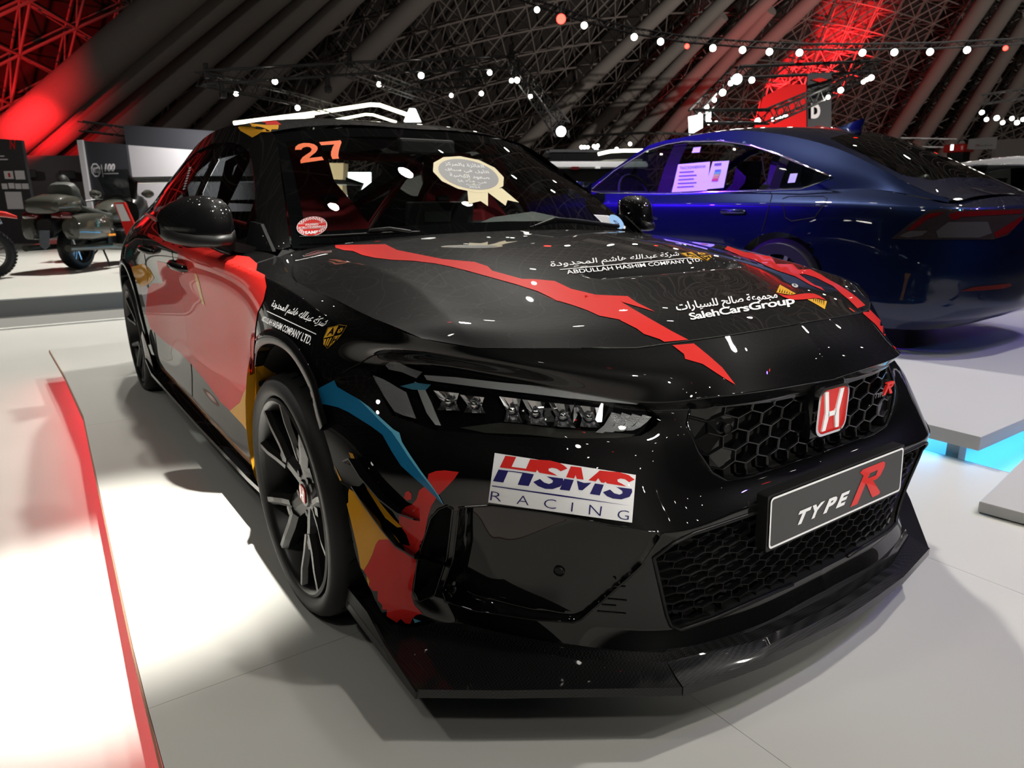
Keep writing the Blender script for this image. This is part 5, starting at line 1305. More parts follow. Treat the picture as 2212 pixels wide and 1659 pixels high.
# red floods on the ribs at the near wall and on the far lattice
P0 = RIBP[0][0]
RED = (1, .015, .02)
light('red_flood', 'SPOT', dp(20, 318, 26), on_dome(78, 262, 2.6), 16000, RED, .3, 26, 1.0)
light('red_flood', 'SPOT', dp(-260, 330, 22), on_dome(-20, 130, -1), 14000, RED, .3, 50, .9)
light('red_flood', 'SPOT', dp(1560, 395, 80), on_dome(1690, 210, 0), 420000, RED, .3, 26, .7)
light('red_flood', 'SPOT', dp(1800, 395, 84), on_dome(1830, 130, 0), 260000, RED, .3, 24, .7)
# ---- low perimeter wall of the hall
M['hallwall'] = mat('hall_wall_grey', (.20, .19, .19), .8)
# ---- trusses
def truss(name, label, pts, s=.30, m=None, group=None, r=.022, cat='truss'):
    """square lattice girder along a path of points; chords and lacing"""
    t_ = thing(name, label, cat, pts[0], 0, group)
    o0 = Vector(pts[0]); m = m or M['trussalu']
    for a, b in zip(pts[:-1], pts[1:]):
        a, b = Vector(a)-o0, Vector(b)-o0; d = (b-a); L_ = d.length; d.normalize(); h = d.cross(Vector((0, 0, 1))).normalized()*s/2; k = Vector((0, 0, s/2))
        cs_ = [h+k, -h+k, -h-k, h-k]
        for c in cs_:
            bm = BM(); tube(bm, [a+c, b+c], r, 5); obj('chord', bm, m, t_)
        bm = BM(); n = max(2, int(L_/s/1.1))
        for i in range(n):
            for q in range(4):
                c1, c2 = (cs_[q], cs_[(q+1) % 4]) if i % 2 else (cs_[(q+1) % 4], cs_[q])
                tube(bm, [a+d*L_*i/n+c1, a+d*L_*(i+1)/n+c2], r*.5, 4, caps=False)
        o = obj('lacing', bm, m, t_); o['kind'] = 'stuff'
    return t_
M['trussalu'] = mat('truss_aluminium', (.05, .048, .048), .5, .3); M['trussblack'] = mat('truss_black', (.012, .012, .013), .5)
tr1 = [dp(435, 168, 17), dp(755, 148, 19), dp(1105, 134, 21), dp(1215, 280, 15)]
truss('lighting_truss', 'grey lighting truss hung above the car roof, running left to right', tr1, .30)
truss('lighting_truss', 'grey lighting truss descending from its left corner to the lit canopy', [dp(435, 170, 17), dp(640, 215, 22), dp(760, 248, 26)], .30)
truss('lighting_truss', 'grey lighting truss slanting from the middle post to the far right', [dp(755, 150, 19), dp(935, 215, 26), dp(1080, 290, 34)], .32)
truss('lighting_truss', 'short grey lighting truss behind, below the long one', [dp(870, 188, 24), dp(1050, 176, 25)], .26)
truss('lighting_truss', 'dim truss with small lamps over the dark display wall', [dp(175, 272, 22), dp(250, 282, 23), dp(360, 294, 24)], .28)
truss('black_truss', 'black truss ring of four sides round the red-lit stand', [dp(1592, 156, 44), dp(1895, 143, 46), dp(1790, 196, 41), dp(1660, 252, 36), dp(1500, 252, 38), dp(1545, 205, 41), dp(1592, 156, 44)], .65, M['trussblack'], r=.06)
truss('lighting_truss', 'grey truss above the white cars at the far right', [dp(2118, 216, 40), dp(2250, 196, 38)], .5, r=.04)
truss('mesh_truss', 'pale mesh-sided truss above the white pickup', [dp(1255, 310, 30), dp(1400, 303, 30), dp(1500, 305, 34)], .62, M['trussalu'], r=.035)
truss('mesh_truss', 'pale mesh-sided truss behind the blue sedan roof', [dp(1940, 307, 40), dp(2060, 310, 40)], .45, M['trussalu'], r=.03)
# ---- lamps
ORD = ['first', 'second', 'third', 'fourth', 'fifth', 'sixth', 'seventh', 'eighth', 'ninth', 'tenth', 'eleventh', 'twelfth', 'thirteenth', 'fourteenth', 'fifteenth', 'sixteenth', 'seventeenth', 'eighteenth', 'nineteenth']
M['lamp'] = mat('lamp_white', (1, 1, 1), .4, emit=(1, .95, .84), estr=45); M['lampred'] = mat('lamp_red', (.4, 0, 0), .4, emit=(1, .03, .02), estr=12)
M['lampcase'] = mat('lamp_case', (.015, .015, .016), .5)
lampbase = None
def lamp(u, v, d, px, label, group, red=False, p=None, aim=None):
    p = p or dp(u, v, d); R_ = px/2/FPX*d; tgt = Vector(aim or (0, 0, 0)); z = (tgt-p).normalized(); q = z.to_track_quat('Z', 'Y').to_matrix()
    t_ = thing('spotlight', label, 'lamp', p, 0, group)
    bm = BM(); rr = [bm.verts.new(q @ Vector((R_*math.cos(a), R_*math.sin(a), R_*.35))) for a in np.linspace(0, 2*math.pi, 14, endpoint=False)]; bm.faces.new(rr)
    obj('lamp_face', bm, M['lampred'] if red else M['lamp'], t_)
    bm = BM(); prof = [(R_*.45, 1.15*R_), (-R_*.8, 1.05*R_), (-R_*1.6, .6*R_), (-R_*1.7, .02*R_)]
    R3 = [[bm.verts.new(q @ Vector((r*math.cos(a), r*math.sin(a), z_))) for a in np.linspace(0, 2*math.pi, 14, endpoint=False)] for z_, r in prof]
    for A, D in zip(R3[:-1], R3[1:]):
        for j in range(14): bm.faces.new((A[j], A[(j+1) % 14], D[(j+1) % 14], D[j]))
    obj('lamp_case', bm, M['lampcase'], t_)
    bm = BM(); tube(bm, [(0, 0, 0), (0, 0, R_*2.6)], R_*.15, 4); obj('lamp_bracket', bm, M['lampcase'], t_)
    return t_
row = [(1160, 21), (1262, 55), (1370, 80), (1427, 90), (1540, 104), (1604, 108), (1662, 112), (1727, 114), (1863, 114), (1932, 113), (2009, 112), (2089, 108)]
for i, (u, v) in enumerate(row):
    lamp(u, v, 40, 13 if i else 11, '%s white spotlight, from the left, in the long curved row high under the dome' % ORD[i], 'spotlights in the long curved row under the dome', aim=tuple(CAM))
truss('high_truss', 'thin curved truss high under the dome carrying a row of white spotlights', [dp(u, v-9, 40.2) for u, v in ((1080, -15), (1160, 16), (1262, 50), (1370, 76), (1480, 94), (1604, 104), (1727, 110), (1863, 110), (2009, 108), (2172, 100), (2260, 92))], .3, M['trussblack'], r=.03)
for u, v, n_ in ((1212, 41, 'leftmost'), (1484, 100, 'middle'), (2172, 104, 'rightmost')): lamp(u, v, 39, 20 if u == 1212 else 10, {1212: 'large square red lamp at the upper end of the spotlight row', 1484: 'small red lamp between white spotlights over the curved ducts', 2172: 'small red lamp at the right end of the spotlight row'}[u], None, True, aim=tuple(CAM))
# lamps hung below the near trusses: each with the truss it hangs from
for u, v, d, px, l_ in ((594, 176, 18, 11, 'lit spotlight under the long grey truss, second from its left corner'), (910, 163, 20, 12, 'lit spotlight under the long grey truss, right of the middle post'), (1058, 157, 21, 10, 'lit spotlight near the right corner of the long grey truss'), (1117, 173, 19, 11, 'lit spotlight just below the right corner of the long grey truss'), (1105, 174, 20, 9, 'small lit spotlight beside a bigger one at the truss corner'), (1146, 208, 18, 8, 'small lit spotlight on the slanting truss end'), (510, 202, 19, 10, 'lit spotlight on the descending left truss'), (643, 233, 22, 10, 'lit spotlight just above the glowing canopy edge'), (819, 182, 22, 10, 'lit spotlight under the slanting middle truss'), (1040, 202, 24, 9, 'lit spotlight on the short rear truss'), (975, 206, 24, 8, 'dim spotlight on the short rear truss')):
    lamp(u, v, d, px, l_, None, aim=(CAM.x-3, CAM.y, 0))
for i, (u, v, d, r_) in enumerate(((480, 188, 17, 20), (708, 176, 18.5, 20), (755, 125, 19, 18), (1105, 108, 21, 18), (445, 148, 17, 18), (1000, 162, 21, 16))):
    bm = BM(); p = dp(u, v, d); s_ = r_/FPX*d
    box(bm, p, (s_*.5, s_*.5, s_*1.2), bev=s_*.1); box(bm, p+Vector((0, 0, -s_*.8)), (s_*.7, s_*.7, s_*.7), bev=s_*.15)
    o = obj('moving_head', bm, M['lampcase']); tag(o, ORD[sorted([480, 708, 755, 1105, 445, 1000]).index(u)]+' dark moving-head light from the left on the grey trusses', 'lamp', 'dark moving heads on the grey trusses')
star = lamp(1212, 284, 15, 20, 'brilliant white spotlight at the low end of the slanting truss', None, aim=tuple(CAM))
next(c for c in star.children if c.name.startswith('lamp_face')).data.materials[0] = mat('lamp_brilliant', (1, 1, 1), .4, emit=(1, .93, .95), estr=120)
next(c for c in lamp(1592, 171, 40, 20, 'brilliant cold-white spotlight at the corner of the black truss ring', None, aim=tuple(CAM)).children if c.name.startswith('lamp_face')).data.materials[0] = mat('lamp_cold', (1, 1, 1), .4, emit=(.85, 1, 1), estr=90)
G_ = 'lit spotlights along the black trusses'
for i_, (u, v, px) in enumerate(sorted(((1624, 173, 12), (1578, 180, 10), (1561, 200, 13), (1543, 216, 9), (1527, 230, 10), (1510, 247, 9), (1531, 264, 11), (1547, 265, 7), (1637, 261, 11), (1669, 258, 7), (1679, 255, 7), (1687, 252, 8), (1697, 250, 8), (1816, 195, 11), (1789, 210, 8), (1882, 168, 11), (1873, 172, 8), (1865, 177, 8), (1501, 262, 8)))):
    lamp(u, v, 40, px, ('lit spotlight on the black truss ring of the red-lit stand'+', '+ORD[i_]+' from the left'), G_, aim=tuple(CAM))
G_ = 'spotlights on the grey truss at the far right'
for i_, (u, v, px) in enumerate(sorted(((2121, 243, 9), (2131, 258, 8), (2153, 255, 10), (2166, 265, 8), (2186, 256, 8), (2197, 265, 9), (2210, 258, 8)))):
    lamp(u, v, 38, px, ('small lit spotlight above the white cars at the far right'+', '+ORD[i_]+' from the left'), G_, aim=tuple(CAM))
G_ = 'small lamps under the pale mesh truss'
for i_, (u, v, px) in enumerate(sorted(((1256, 318, 7), (1263, 318, 7), (1270, 318, 6), (1283, 316, 7), (1291, 315, 7), (1288, 323, 8), (1332, 322, 7), (1361, 311, 7)))):
    lamp(u, v, 29, px, ('small lit lamp under the pale mesh truss'+', '+ORD[i_]+' from the left'), G_, aim=tuple(CAM))
# ceiling lamps over the stands, seen as points in the paintwork
G_ = 'ceiling spotlights over the stands'
k = 0
for i in range(9):
    for j in range(9):
        x = -9+i*2.6+.5*math.sin(j*1.7); y = -5+j*2.3+.4*math.sin(i*2.3); z = 7.6+.5*math.sin(i+j)
        P_ = Vector((x, y, z)); d = P_-CAM; zz = d.dot(fw)
        if zz > 0:
            u, v = W/2+FPX*d.dot(rt)/zz, H/2-FPX*d.dot(up)/zz
            if -150 < u < W+150 and v > -80: continue
        if (i*7+j*3) % 4 == 0: continue
        lamp(0, 0, 1, 1, '', G_, red=(i*5+j) % 9 == 4, p=P_, aim=(x+.2, y, 0)).scale = (.085*FPX/.5/1,)*3
for o in list(C.objects):
    if o.get('group') == G_: o['label'] = 'ceiling spotlight over the stands, above the frame of the photo'

# ================================================================ the dark blue sedan
SED = thing('sedan_car', 'dark blue four-door sedan on the low grey platform, tail towards us, lit violet', 'car')
M['navyp'] = mat('dark_blue_pearl', (.004, .0105, .042), .40, .92, 1.0, .3, coat_rough=.015)
M['sedglass'] = glass('sedan_glass', (.55, .60, .60), 1.5)
sxo, syo, szo = -1.2194, 3.7436, .12
def sw(p): x, y, z = p; return (sxo-x, syo-y, szo+z)          # the sedan's own forward, left, up -> the hall
SX = [-.5, 0, .6, 1.2, 1.9, 2.5, 2.9, 3.3, 3.58, 3.72, 3.75]
def srail(rear, wz): return list(rear)+[(x, a, b) for x, (a, b) in zip(SX, wz)]
sr = [
 srail([(-1.06, 0, .945), (-1.05, .35, .935), (-1.01, .60, .915), (-.96, .755, .90), (-.80, .775, .935)], [(.75, .985), (.80, .978), (.835, .966), (.84, .960), (.82, .988), (.80, .965), (.76, .92), (.70, .85), (.5, .76), (.25, .74), (0, .74)]),
 srail([(-1.19, 0, .885), (-1.18, .35, .880), (-1.12, .62, .875), (-1.01, .795, .875), (-.80, .860, .88)], [(.885, .890), (.90, .896), (.905, .890), (.90, .885), (.895, .88), (.89, .86), (.87, .82), (.79, .76), (.58, .70), (.28, .68), (0, .68)]),
 srail([(-1.235, 0, .72), (-1.225, .35, .72), (-1.15, .64, .715), (-1.02, .81, .71), (-.80, .885, .71)], [(.905, .72), (.925, .73), (.92, .72), (.915, .70), (.915, .70), (.92, .70), (.90, .66), (.82, .6), (.62, .58), (.3, .57), (0, .57)]),
 srail([(-1.265, 0, .46), (-1.255, .38, .46), (-1.17, .66, .455), (-1.02, .83, .45), (-.80, .905, .45)], [(.915, .46), (.93, .46), (.915, .46), (.91, .45), (.91, .45), (.93, .46), (.91, .42), (.84, .4), (.64, .4), (.32, .4), (0, .4)]),
 srail([(-1.245, 0, .30), (-1.235, .38, .29), (-1.14, .66, .265), (-.99, .82, .24), (-.80, .89, .23)], [(.90, .22), (.905, .20), (.90, .20), (.90, .20), (.90, .20), (.90, .20), (.89, .2), (.82, .2), (.63, .2), (.31, .2), (0, .2)]),
 srail([(-1.15, 0, .235), (-1.14, .38, .225), (-1.06, .62, .19), (-.93, .78, .165), (-.80, .85, .16)], [(.87, .16), (.87, .15), (.87, .15), (.87, .15), (.87, .15), (.87, .15), (.86, .15), (.78, .15), (.6, .15), (.3, .15), (0, .15)])]
sr = [[(x, y, z) for x, y, z in r] for r in sr]
XS, tS, _ = net(sr, .03, .03, {1: [.6]*16})
dnS = np.zeros(XS.shape[:2], bool)
a1 = np.hypot(XS[..., 0], XS[..., 2]-.345)-.365; a2 = np.hypot(XS[..., 0]-2.83, XS[..., 2]-.345)-.365
stS = np.broadcast_to(tS[:, None], a1.shape)
a1 = np.where((stS > 3.5) & (stS < 8), a1, 9); a2 = np.where((stS > 8) & (stS < 13), a2, 9)
a1 = snap(XS, a1, dnS); a2 = snap(XS, a2, dnS)
kS_ = (cell(a1) > 0) & (cell(a2) > 0)
def to_hall(Xg): 
    Y = Xg.copy(); return np.stack([sxo-Y[..., 0], syo-Y[..., 1], szo+Y[..., 2]], -1)
def ssheet(name, Xl, keep, m, parent, both=True, mirror=False):
    Xl = Xl.copy()
    def mk(sgn):
        Z = Xl*np.array((1, sgn, 1)); return to_hall(Z)
    if both:
        F = gridfaces(Xl, keep); n = Xl.reshape(-1, 3).shape[0]; V = np.concatenate([mk(1).reshape(-1, 3), mk(-1).reshape(-1, 3)])
        F = np.concatenate([F, F[:, ::-1]+n]); used, inv = np.unique(F, return_inverse=True)
        o = mesh(name, V[used], inv.reshape(F.shape), m, parent, True)
        b = BM(); b.from_mesh(o.data); bmesh.ops.remove_doubles(b, verts=b.verts[:], dist=.001); b.to_mesh(o.data); b.free(); return o
    V = mk(-1 if mirror else 1); F = gridfaces(Xl, keep); F = F[:, ::-1] if mirror else F
    used, inv = np.unique(F, return_inverse=True); return mesh(name, V.reshape(-1, 3)[used], inv.reshape(F.shape), m, parent, True)
sx_ = cell(XS[..., 0])
far_ = cell(np.broadcast_to(tS[:, None], a1.shape)) < 5
sbody = ssheet('rear_body', XS, kS_ & ((sx_ < .42) | far_), M['navyp'], SED)
for mi in (0, 1): ssheet('front_fender', XS, kS_ & (sx_ > 2.1) & ~far_, M['navyp'], SED, False, mi)
for a_, b_, nm in ((.425, 1.165, 'rear_door'), (1.172, 2.1, 'front_door')):
    for mi in (0, 1): ssheet(nm, XS, kS_ & (sx_ >= a_) & (sx_ <= b_) & (cell(np.broadcast_to(tS[:, None], a1.shape)) >= 5), M['navyp'], SED, False, mi)
gt = [(2.15, .78, 1.03), (1.83, .70, 1.21), (1.5, .655, 1.365), (1.15, .625, 1.408), (.6, .612, 1.415), (.2, .61, 1.350), (-.2, .625, 1.235), (-.5, .66, 1.105), (-.75, .695, .99), (-.95, .73, .925)]
gb = [(2.15, .815, .985), (1.83, .83, .975), (1.5, .838, .965), (1.15, .84, .96), (.6, .835, .966), (.2, .81, .976), (-.2, .78, .984), (-.5, .75, .985), (-.78, .765, .945), (-.97, .755, .905)]
gm = [tuple((np.array(a)+np.array(b))/2+np.array((0, .018*min(1, (a[2]-b[2])/.3), 0))) for a, b in zip(gt, gb)]
XC, _, _ = net([gb, gm, gt], .02, .02); dnC = np.zeros(XC.shape[:2], bool)
dlo = [(2.06, 1.0), (1.83, 1.165), (1.5, 1.325), (1.3, 1.362), (1.14, 1.372), (.75, 1.352), (.45, 1.30), (.19, 1.222), (0, 1.155), (-.25, 1.058), (-.06, 1.002), (.25, .992), (1.1, .978), (1.9, .99)]
sC = polysd(XC[..., [0, 2]], dlo); sC = snap(XC, sC, dnC); kC = cell(sC) < 0; cxC = cell(XC[..., 0]); czC = cell(XC[..., 2])
pil = (np.abs(cxC-(1.16-(czC-1.0)*.0)) < .075) | (np.abs(cxC-(.16)) < .045+.0*czC)
for mi in (0, 1):
    ssheet('cabin_side', XC[:, ::-1], ~kC[:, ::-1], M['navyp'], SED, False, mi)
    ssheet('side_window', XC[:, ::-1], (kC & ~pil)[:, ::-1], M['sedglass'], SED, False, mi)
    for q_ in (cxC > .7, cxC <= .7): ssheet('pillar_trim', XC[:, ::-1], (kC & pil & q_)[:, ::-1], M['gloss'], SED, False, mi)
rc = [(1.55, 0, 1.40), (1.1, 0, 1.448), (.6, 0, 1.458), (.2, 0, 1.435), (-.2, 0, 1.345), (-.5, 0, 1.205), (-.75, 0, 1.065), (-.88, 0, .985), (-1.06, 0, .945)]
rg = [(1.5, .655, 1.365), (1.15, .625, 1.408), (.6, .612, 1.415), (.2, .61, 1.350), (-.2, .625, 1.235), (-.5, .66, 1.105), (-.73, .69, 1.0), (-.85, .715, .955), (-1.0, .70, .915)]
XRr, _, _ = net([rc, [mid(a, b, .5, .02) for a, b in zip(rc, rg)], [mid(a, b, .86, .012) for a, b in zip(rc, rg)], rg], .03, .03)
gr_ = polysd(XRr[..., :2], [(-.03, -.2), (-.03, .50), (-.2, .56), (-.62, .62), (-.74, .50), (-.77, -.2)]); dnr = np.zeros(gr_.shape, bool); gr_ = snap(XRr, gr_, dnr); kr = cell(gr_) < 0
ssheet('roof', XRr, ~kr, M['navyp'], SED)
M['rearglass'] = glass('sedan_rear_glass', (.20, .23, .20), 1.6)
ssheet('rear_window', XRr, kr, M['rearglass'], SED)
XWs, _, _ = net([[(1.55, 0, 1.40), (1.9, 0, 1.25), (2.35, 0, 1.0), (2.55, 0, .93)], [(1.5, .655, 1.365), (1.83, .70, 1.21), (2.15, .78, 1.03), (2.35, .78, .965)]], .05, .05)
ssheet('windscreen', XWs[::-1], np.ones((XWs.shape[0]-1, XWs.shape[1]-1), bool), M['sedglass'], SED)
XHd, _, _ = net([[(2.4, 0, .985), (2.9, 0, .95), (3.4, 0, .87), (3.7, 0, .75)], [(2.35, .80, .965), (2.9, .76, .92), (3.3, .70, .85), (3.6, .5, .76)]], .06, .06)
ssheet('bonnet', XHd[::-1], np.ones((XHd.shape[0]-1, XHd.shape[1]-1), bool), M['navyp'], SED)
bpy.context.view_layer.update()
T_SED = bvh_of([o for o in SED.children if o.type == 'MESH'])
# chrome line round the side glass, door crease line, handles
for s_ in (1, -1):
    bm = BM(); tube(bm, [sw((x, s_*(float(np.interp(z, [.95, 1.2, 1.42], [.838, .742, .635]))+.004), z)) for x, z in dlo[:9]+[(-.27, 1.058), (-.07, .992), (.25, .984), (1.1, .970), (1.9, .982)]], .007, 6, closed=True); obj('window_chrome', bm, M['chrome'], SED, True)
    for x in (.40, 1.30):
        bm = BM(); tube(bm, [sw((x+.11, s_*.89, .835)), sw((x+.09, s_*.925, .84)), sw((x-.09, s_*.925, .842)), sw((x-.11, s_*.89, .838))], [.010, .016, .016, .010], 8); obj('door_handle', bm, M['navyp'], SED, True)
    bm = BM(); skin_rings(bm, [[sw((x, s_*y, z)) for x, z in ((1.93, zc_-.07), (2.02, zc_-.085), (2.10, zc_-.05), (2.10, zc_+.03), (2.02, zc_+.07), (1.93, zc_+.06))] for y, zc_ in ((.92, 1.0), (1.0, 1.01), (1.04, 1.01))]); obj('door_mirror', bm, M['navyp'], SED, True)
bm = BM(); skin_rings(bm, [[sw((x, y, z)) for y in (-w_, w_)][:0] or [sw((x, -w_, z)), sw((x2, -w_*.4, z2)), sw((x2, w_*.4, z2)), sw((x, w_, z))] for x, z, x2, z2, w_ in ((.27, 1.428, .27, 1.43, .035), (.19, 1.425, .17, 1.452, .032), (.10, 1.405, .05, 1.482, .025), (.045, 1.385, .02, 1.486, .012))]); obj('shark_fin_aerial', bm, M['navyp'], SED, True, 50)
# wheels
for x in (0, 2.83):
    for s_ in (1, -1):
        bm = BM(); yo = syo-s_*.925
        sg = -s_
        lathe(bm, [(sg*0+yo, .23), (sg*.004+yo, .30), (-sg*.03+yo, .335), (-sg*.2+yo, .335), (-sg*.22+yo, .30), (-sg*.22+yo, .23)], 'y', 40, closed=True); bmesh.ops.translate(bm, vec=(sxo-x, 0, szo+.335), verts=bm.verts[:]); tw = obj('tyre', bm, M['rubber'], SED, True, 40)
        for k in range(10):
            q_ = 2*math.pi*k/10; bm = BM(); bar(bm, (sxo-x+.04*math.cos(q_), yo-sg*.03, szo+.335+.04*math.sin(q_)), (sxo-x+.23*math.cos(q_), yo-sg*.015, szo+.335+.23*math.sin(q_)), .03, .03, (0, 1, 0)); obj('spoke', bm, M['alu'], tw)
bm = BM(); box(bm, (sxo-1.3, syo, szo+.35), (3.6, 1.6, .3)); box(bm, (sxo+.75, syo, szo+.42), (.7, 1.35, .3)); obj('underbody', bm, M['matte'], SED)
# lamps and print on the tail
def sp_(name, poly, m, lift=.004, step=10, **k): return patch(name, poly, m, T_SED, SED, step=step, lift=lift, **k)
zz = lambda p: L2p((1240, 240), .4394, .4394, p)
M['redlens'] = mat('red_lamp_lens', (.075, .003, .004), .08, 0, 1, .6); M['smoke'] = mat('smoked_lamp_lens', (.020, .014, .014), .06, 0, 1, .6); M['clear'] = mat('clear_lamp_lens', (.09, .08, .08), .12, .5, 1)
sp_('tail_lamp', zz([(1560, 628), (1640, 560), (1740, 490), (1800, 482), (2000, 484), (2212, 478), (2212, 520), (2130, 610), (2060, 632), (1700, 632)]), M['smoke'], label='smoked wrap-round tail lamp')
sp_('red_lens', zz([(1640, 585), (1690, 540), (1745, 505), (1820, 497), (1800, 512), (1740, 530), (1700, 560), (1660, 588)]), M['redlens'], .006)
sp_('red_lens', zz([(1840, 510), (1880, 496), (2200, 486), (2200, 505), (1900, 520), (1880, 536), (1850, 530)]), M['redlens'], .006)
sp_('red_lens', zz([(2060, 600), (2110, 570), (2200, 515), (2200, 535), (2130, 600), (2070, 625)]), M['redlens'], .006)
sp_('reverse_lens', zz([(1780, 590), (1840, 545), (2030, 545), (2050, 600), (1990, 622), (1790, 622)]), M['clear'], .006)
sp_('clear_lens', zz([(1600, 615), (1650, 590), (1740, 588), (1710, 612), (1640, 622)]), M['clear'], .006)
sp_('bumper_reflector', zz([(1895, 886), (1960, 865), (2060, 855), (2140, 846), (2150, 858), (2110, 872), (2000, 882)]), M['redlens'], label='long red bumper reflector')
sp_('parking_sensor', [(2121+7*math.cos(a), 642+7*math.sin(a)) for a in np.linspace(0, 6.283, 13)[:-1]], M['navyp'], .003)
sp_('bumper_mouth', [(2090, 706), (2140, 690), (2212, 672), (2212, 688), (2150, 700), (2100, 714)], M['matte'], .003)
words('model_name', 'ACCORD', [(2176, 541), (2230, 538), (2230, 546), (2177, 549)], M['chrome'], T_SED, SED, lift=.005)
for seam in ([(1667, 425), (1655, 470), (1640, 520)], [(1420, 425), (1395, 470), (1378, 520)], [(1270, 442), (1400, 440), (1700, 444), (1780, 446)], [(1645, 338), (1652, 380), (1668, 424)], [(1690, 430), (1705, 424), (1780, 424), (1787, 430), (1782, 440), (1760, 470), (1710, 478), (1696, 470), (1692, 440)]):
    tq = []
    for a, b in zip(seam[:-1], seam[1:]): tq += [(a[0]+(b[0]-a[0])*k/5, a[1]+(b[1]-a[1])*k/5) for k in range(5)]
    P = [h[0]+h[1]*.0005 for h in (hit(u, v, T_SED) for u, v in tq+[seam[-1]]) if h[0] is not None]
    if len(P) > 2: bm = BM(); tube(bm, P, .0035, 5); obj('panel_gap', bm, M['matte'], SED)
# papers on the rear door glass
M['paper'] = mat('paper', (.72, .73, .74), .6); M['ink'] = mat('ink', (.10, .10, .14), .6)
pap = sp_('price_sheet', [(1466, 356), (1535, 350), (1528, 412), (1452, 416)], M['paper'], .006, label='white specification sheet taped in the rear door window'); pp2 = sp_('energy_label', [(1540, 350), (1576, 348), (1564, 406), (1524, 410)], M['paper'], .006, label='energy label sheet with coloured bars')
words('sheet_text', 'TNGCYONNERAKHA', [(1470, 361), (1526, 357), (1525, 363), (1470, 367)], M['ink'], T_SED, SED, lift=.008)
for i in range(5): sp_('sheet_line', [(1469-1.2*i, 372+8*i), (1500+6*(i % 2), 370+8*i), (1500+6*(i % 2), 372.5+8*i), (1469-1.2*i, 374.5+8*i)], M['ink'], .008)
for i, c_ in enumerate(((.05, .2, .6), (.1, .5, .2), (.6, .5, .05), (.7, .3, .03), (.6, .04, .03))):
    sp_('label_bar', [(1546-1.6*i, 368+5*i), (1559-1.6*i, 367+5*i), (1558-1.6*i, 371.5+5*i), (1545-1.6*i, 372.5+5*i)], mat('label_ink', c_, .6), .009)
sp_('label_head', [(1545, 354), (1560, 353), (1559, 358), (1544, 359)], M['ink'], .008)
sp_('roof_sticker', [(1499, 320), (1515, 318), (1512, 330), (1495, 331)], M['paper'], .006)
sp_('quarter_sticker', [(1708, 376), (1724, 375), (1718, 395), (1702, 396)], M['paper'], .006)
# seats and wheel
M['seatgrey'] = mat('sedan_seat_grey', (.10, .10, .095), .7); M['seatlight'] = mat('sedan_seat_light', (.30, .30, .28), .7)
def sseat(x, y, m_):
    bm = BM(); skin_rings(bm, [[sw((x+a, y-h, z)), sw((x+a, y+h, z)), sw((x+a-.12, y+h*.9, z)), sw((x+a-.12, y-h*.9, z))] for a, z, h in ((0, .45, .24), (-.06, .8, .25), (-.10, 1.0, .20), (-.11, 1.06, .12), (-.13, 1.22, .11), (-.15, 1.25, .08))]); obj('seat', bm, m_, SED, True, 40)
for x, ys in ((1.45, (.37, -.37)), (.55, (.38, 0, -.38))):
    for y in ys: sseat(x, y, M['seatgrey'] if x > 1 else M['seatlight'])
bm = BM(); tube(bm, [sw((1.95+.08*math.sin(a), .37+.18*math.cos(a), .97+.17*math.sin(a))) for a in np.linspace(0, 2*math.pi, 24, endpoint=False)], .016, 6, closed=True); obj('steering_wheel', bm, M['seatgrey'], SED, True)
bm = BM(); box(bm, sw((2.25, 0, .90)), (.5, 1.5, .2), bev=.05); obj('dashboard', bm, M['seatgrey'], SED, True, 40)

# ================================================================ booths, signs and screens round the hall
M['booth'] = mat('booth_anthracite', (.035, .036, .042), .55); M['boothwhite'] = mat('booth_white', (.55, .53, .54), .6); M['lightwhite'] = mat('white_metal_frame', (.75, .73, .74), .5)
M['glow'] = mat('led_tube', (1, 1, .8), .4, emit=(1, .98, .72), estr=4.5); M['screen'] = mat('lit_screen', (1, 1, 1), .4, emit=(.92, 1, .98), estr=2.6)
def vert(u0, v0, u1, v1, d0, d1=None, thick=.12, zb=None):
    """box wall from two top corners seen in the photo, at axial distances, down to zb"""
    d1 = d1 or d0; a, b = dp(u0, v0, d0), dp(u1, v1, d1); zb = ZF if zb is None else zb
    n = Vector((b-a)).cross(Vector((0, 0, 1))).normalized()
    if n.dot(a-CAM) < 0: n = -n
    bm = BM(); prism(bm, [a, b, Vector((b.x, b.y, zb)), Vector((a.x, a.y, zb))], n*thick); return bm, a, b, n
def on_wall(a, b, n, name, txt, x0, x1, z0, z1, m, parent, bold=.02, shear=0):
    e = Vector((b.x-a.x, b.y-a.y, 0)).normalized()
    return flat_words(name, txt, lambda x, y: Vector((a.x, a.y, 0))+e*(x0+(x1-x0)*x)+Vector((0, 0, z0+(z1-z0)*y))-n*.012, m, parent, bold, shear)
def wall_rect(a, b, n, name, x0, x1, z0, z1, m, parent, out=.02):
    e = Vector((b.x-a.x, b.y-a.y, 0)).normalized(); bm = BM(); o_ = Vector((a.x, a.y, 0))
    prism(bm, [o_+e*x0+Vector((0, 0, z0)), o_+e*x1+Vector((0, 0, z0)), o_+e*x1+Vector((0, 0, z1)), o_+e*x0+Vector((0, 0, z1))], -n*out); return obj(name, bm, m, parent)
# round perimeter wall behind everything
bm = BM(); r1 = []
for j in range(90):
    q = 2*math.pi*j/90; r1.append([bm.verts.new((DC.x+94*math.cos(q), DC.y+94*math.sin(q), z)) for z in (ZF, 8.0)])
for A, D in zip(r1, r1[1:]+r1[:1]): bm.faces.new((A[0], A[1], D[1], D[0]))
struct(obj('wall_round', bm, mat('dark_wall', (.018, .015, .014), .8)))
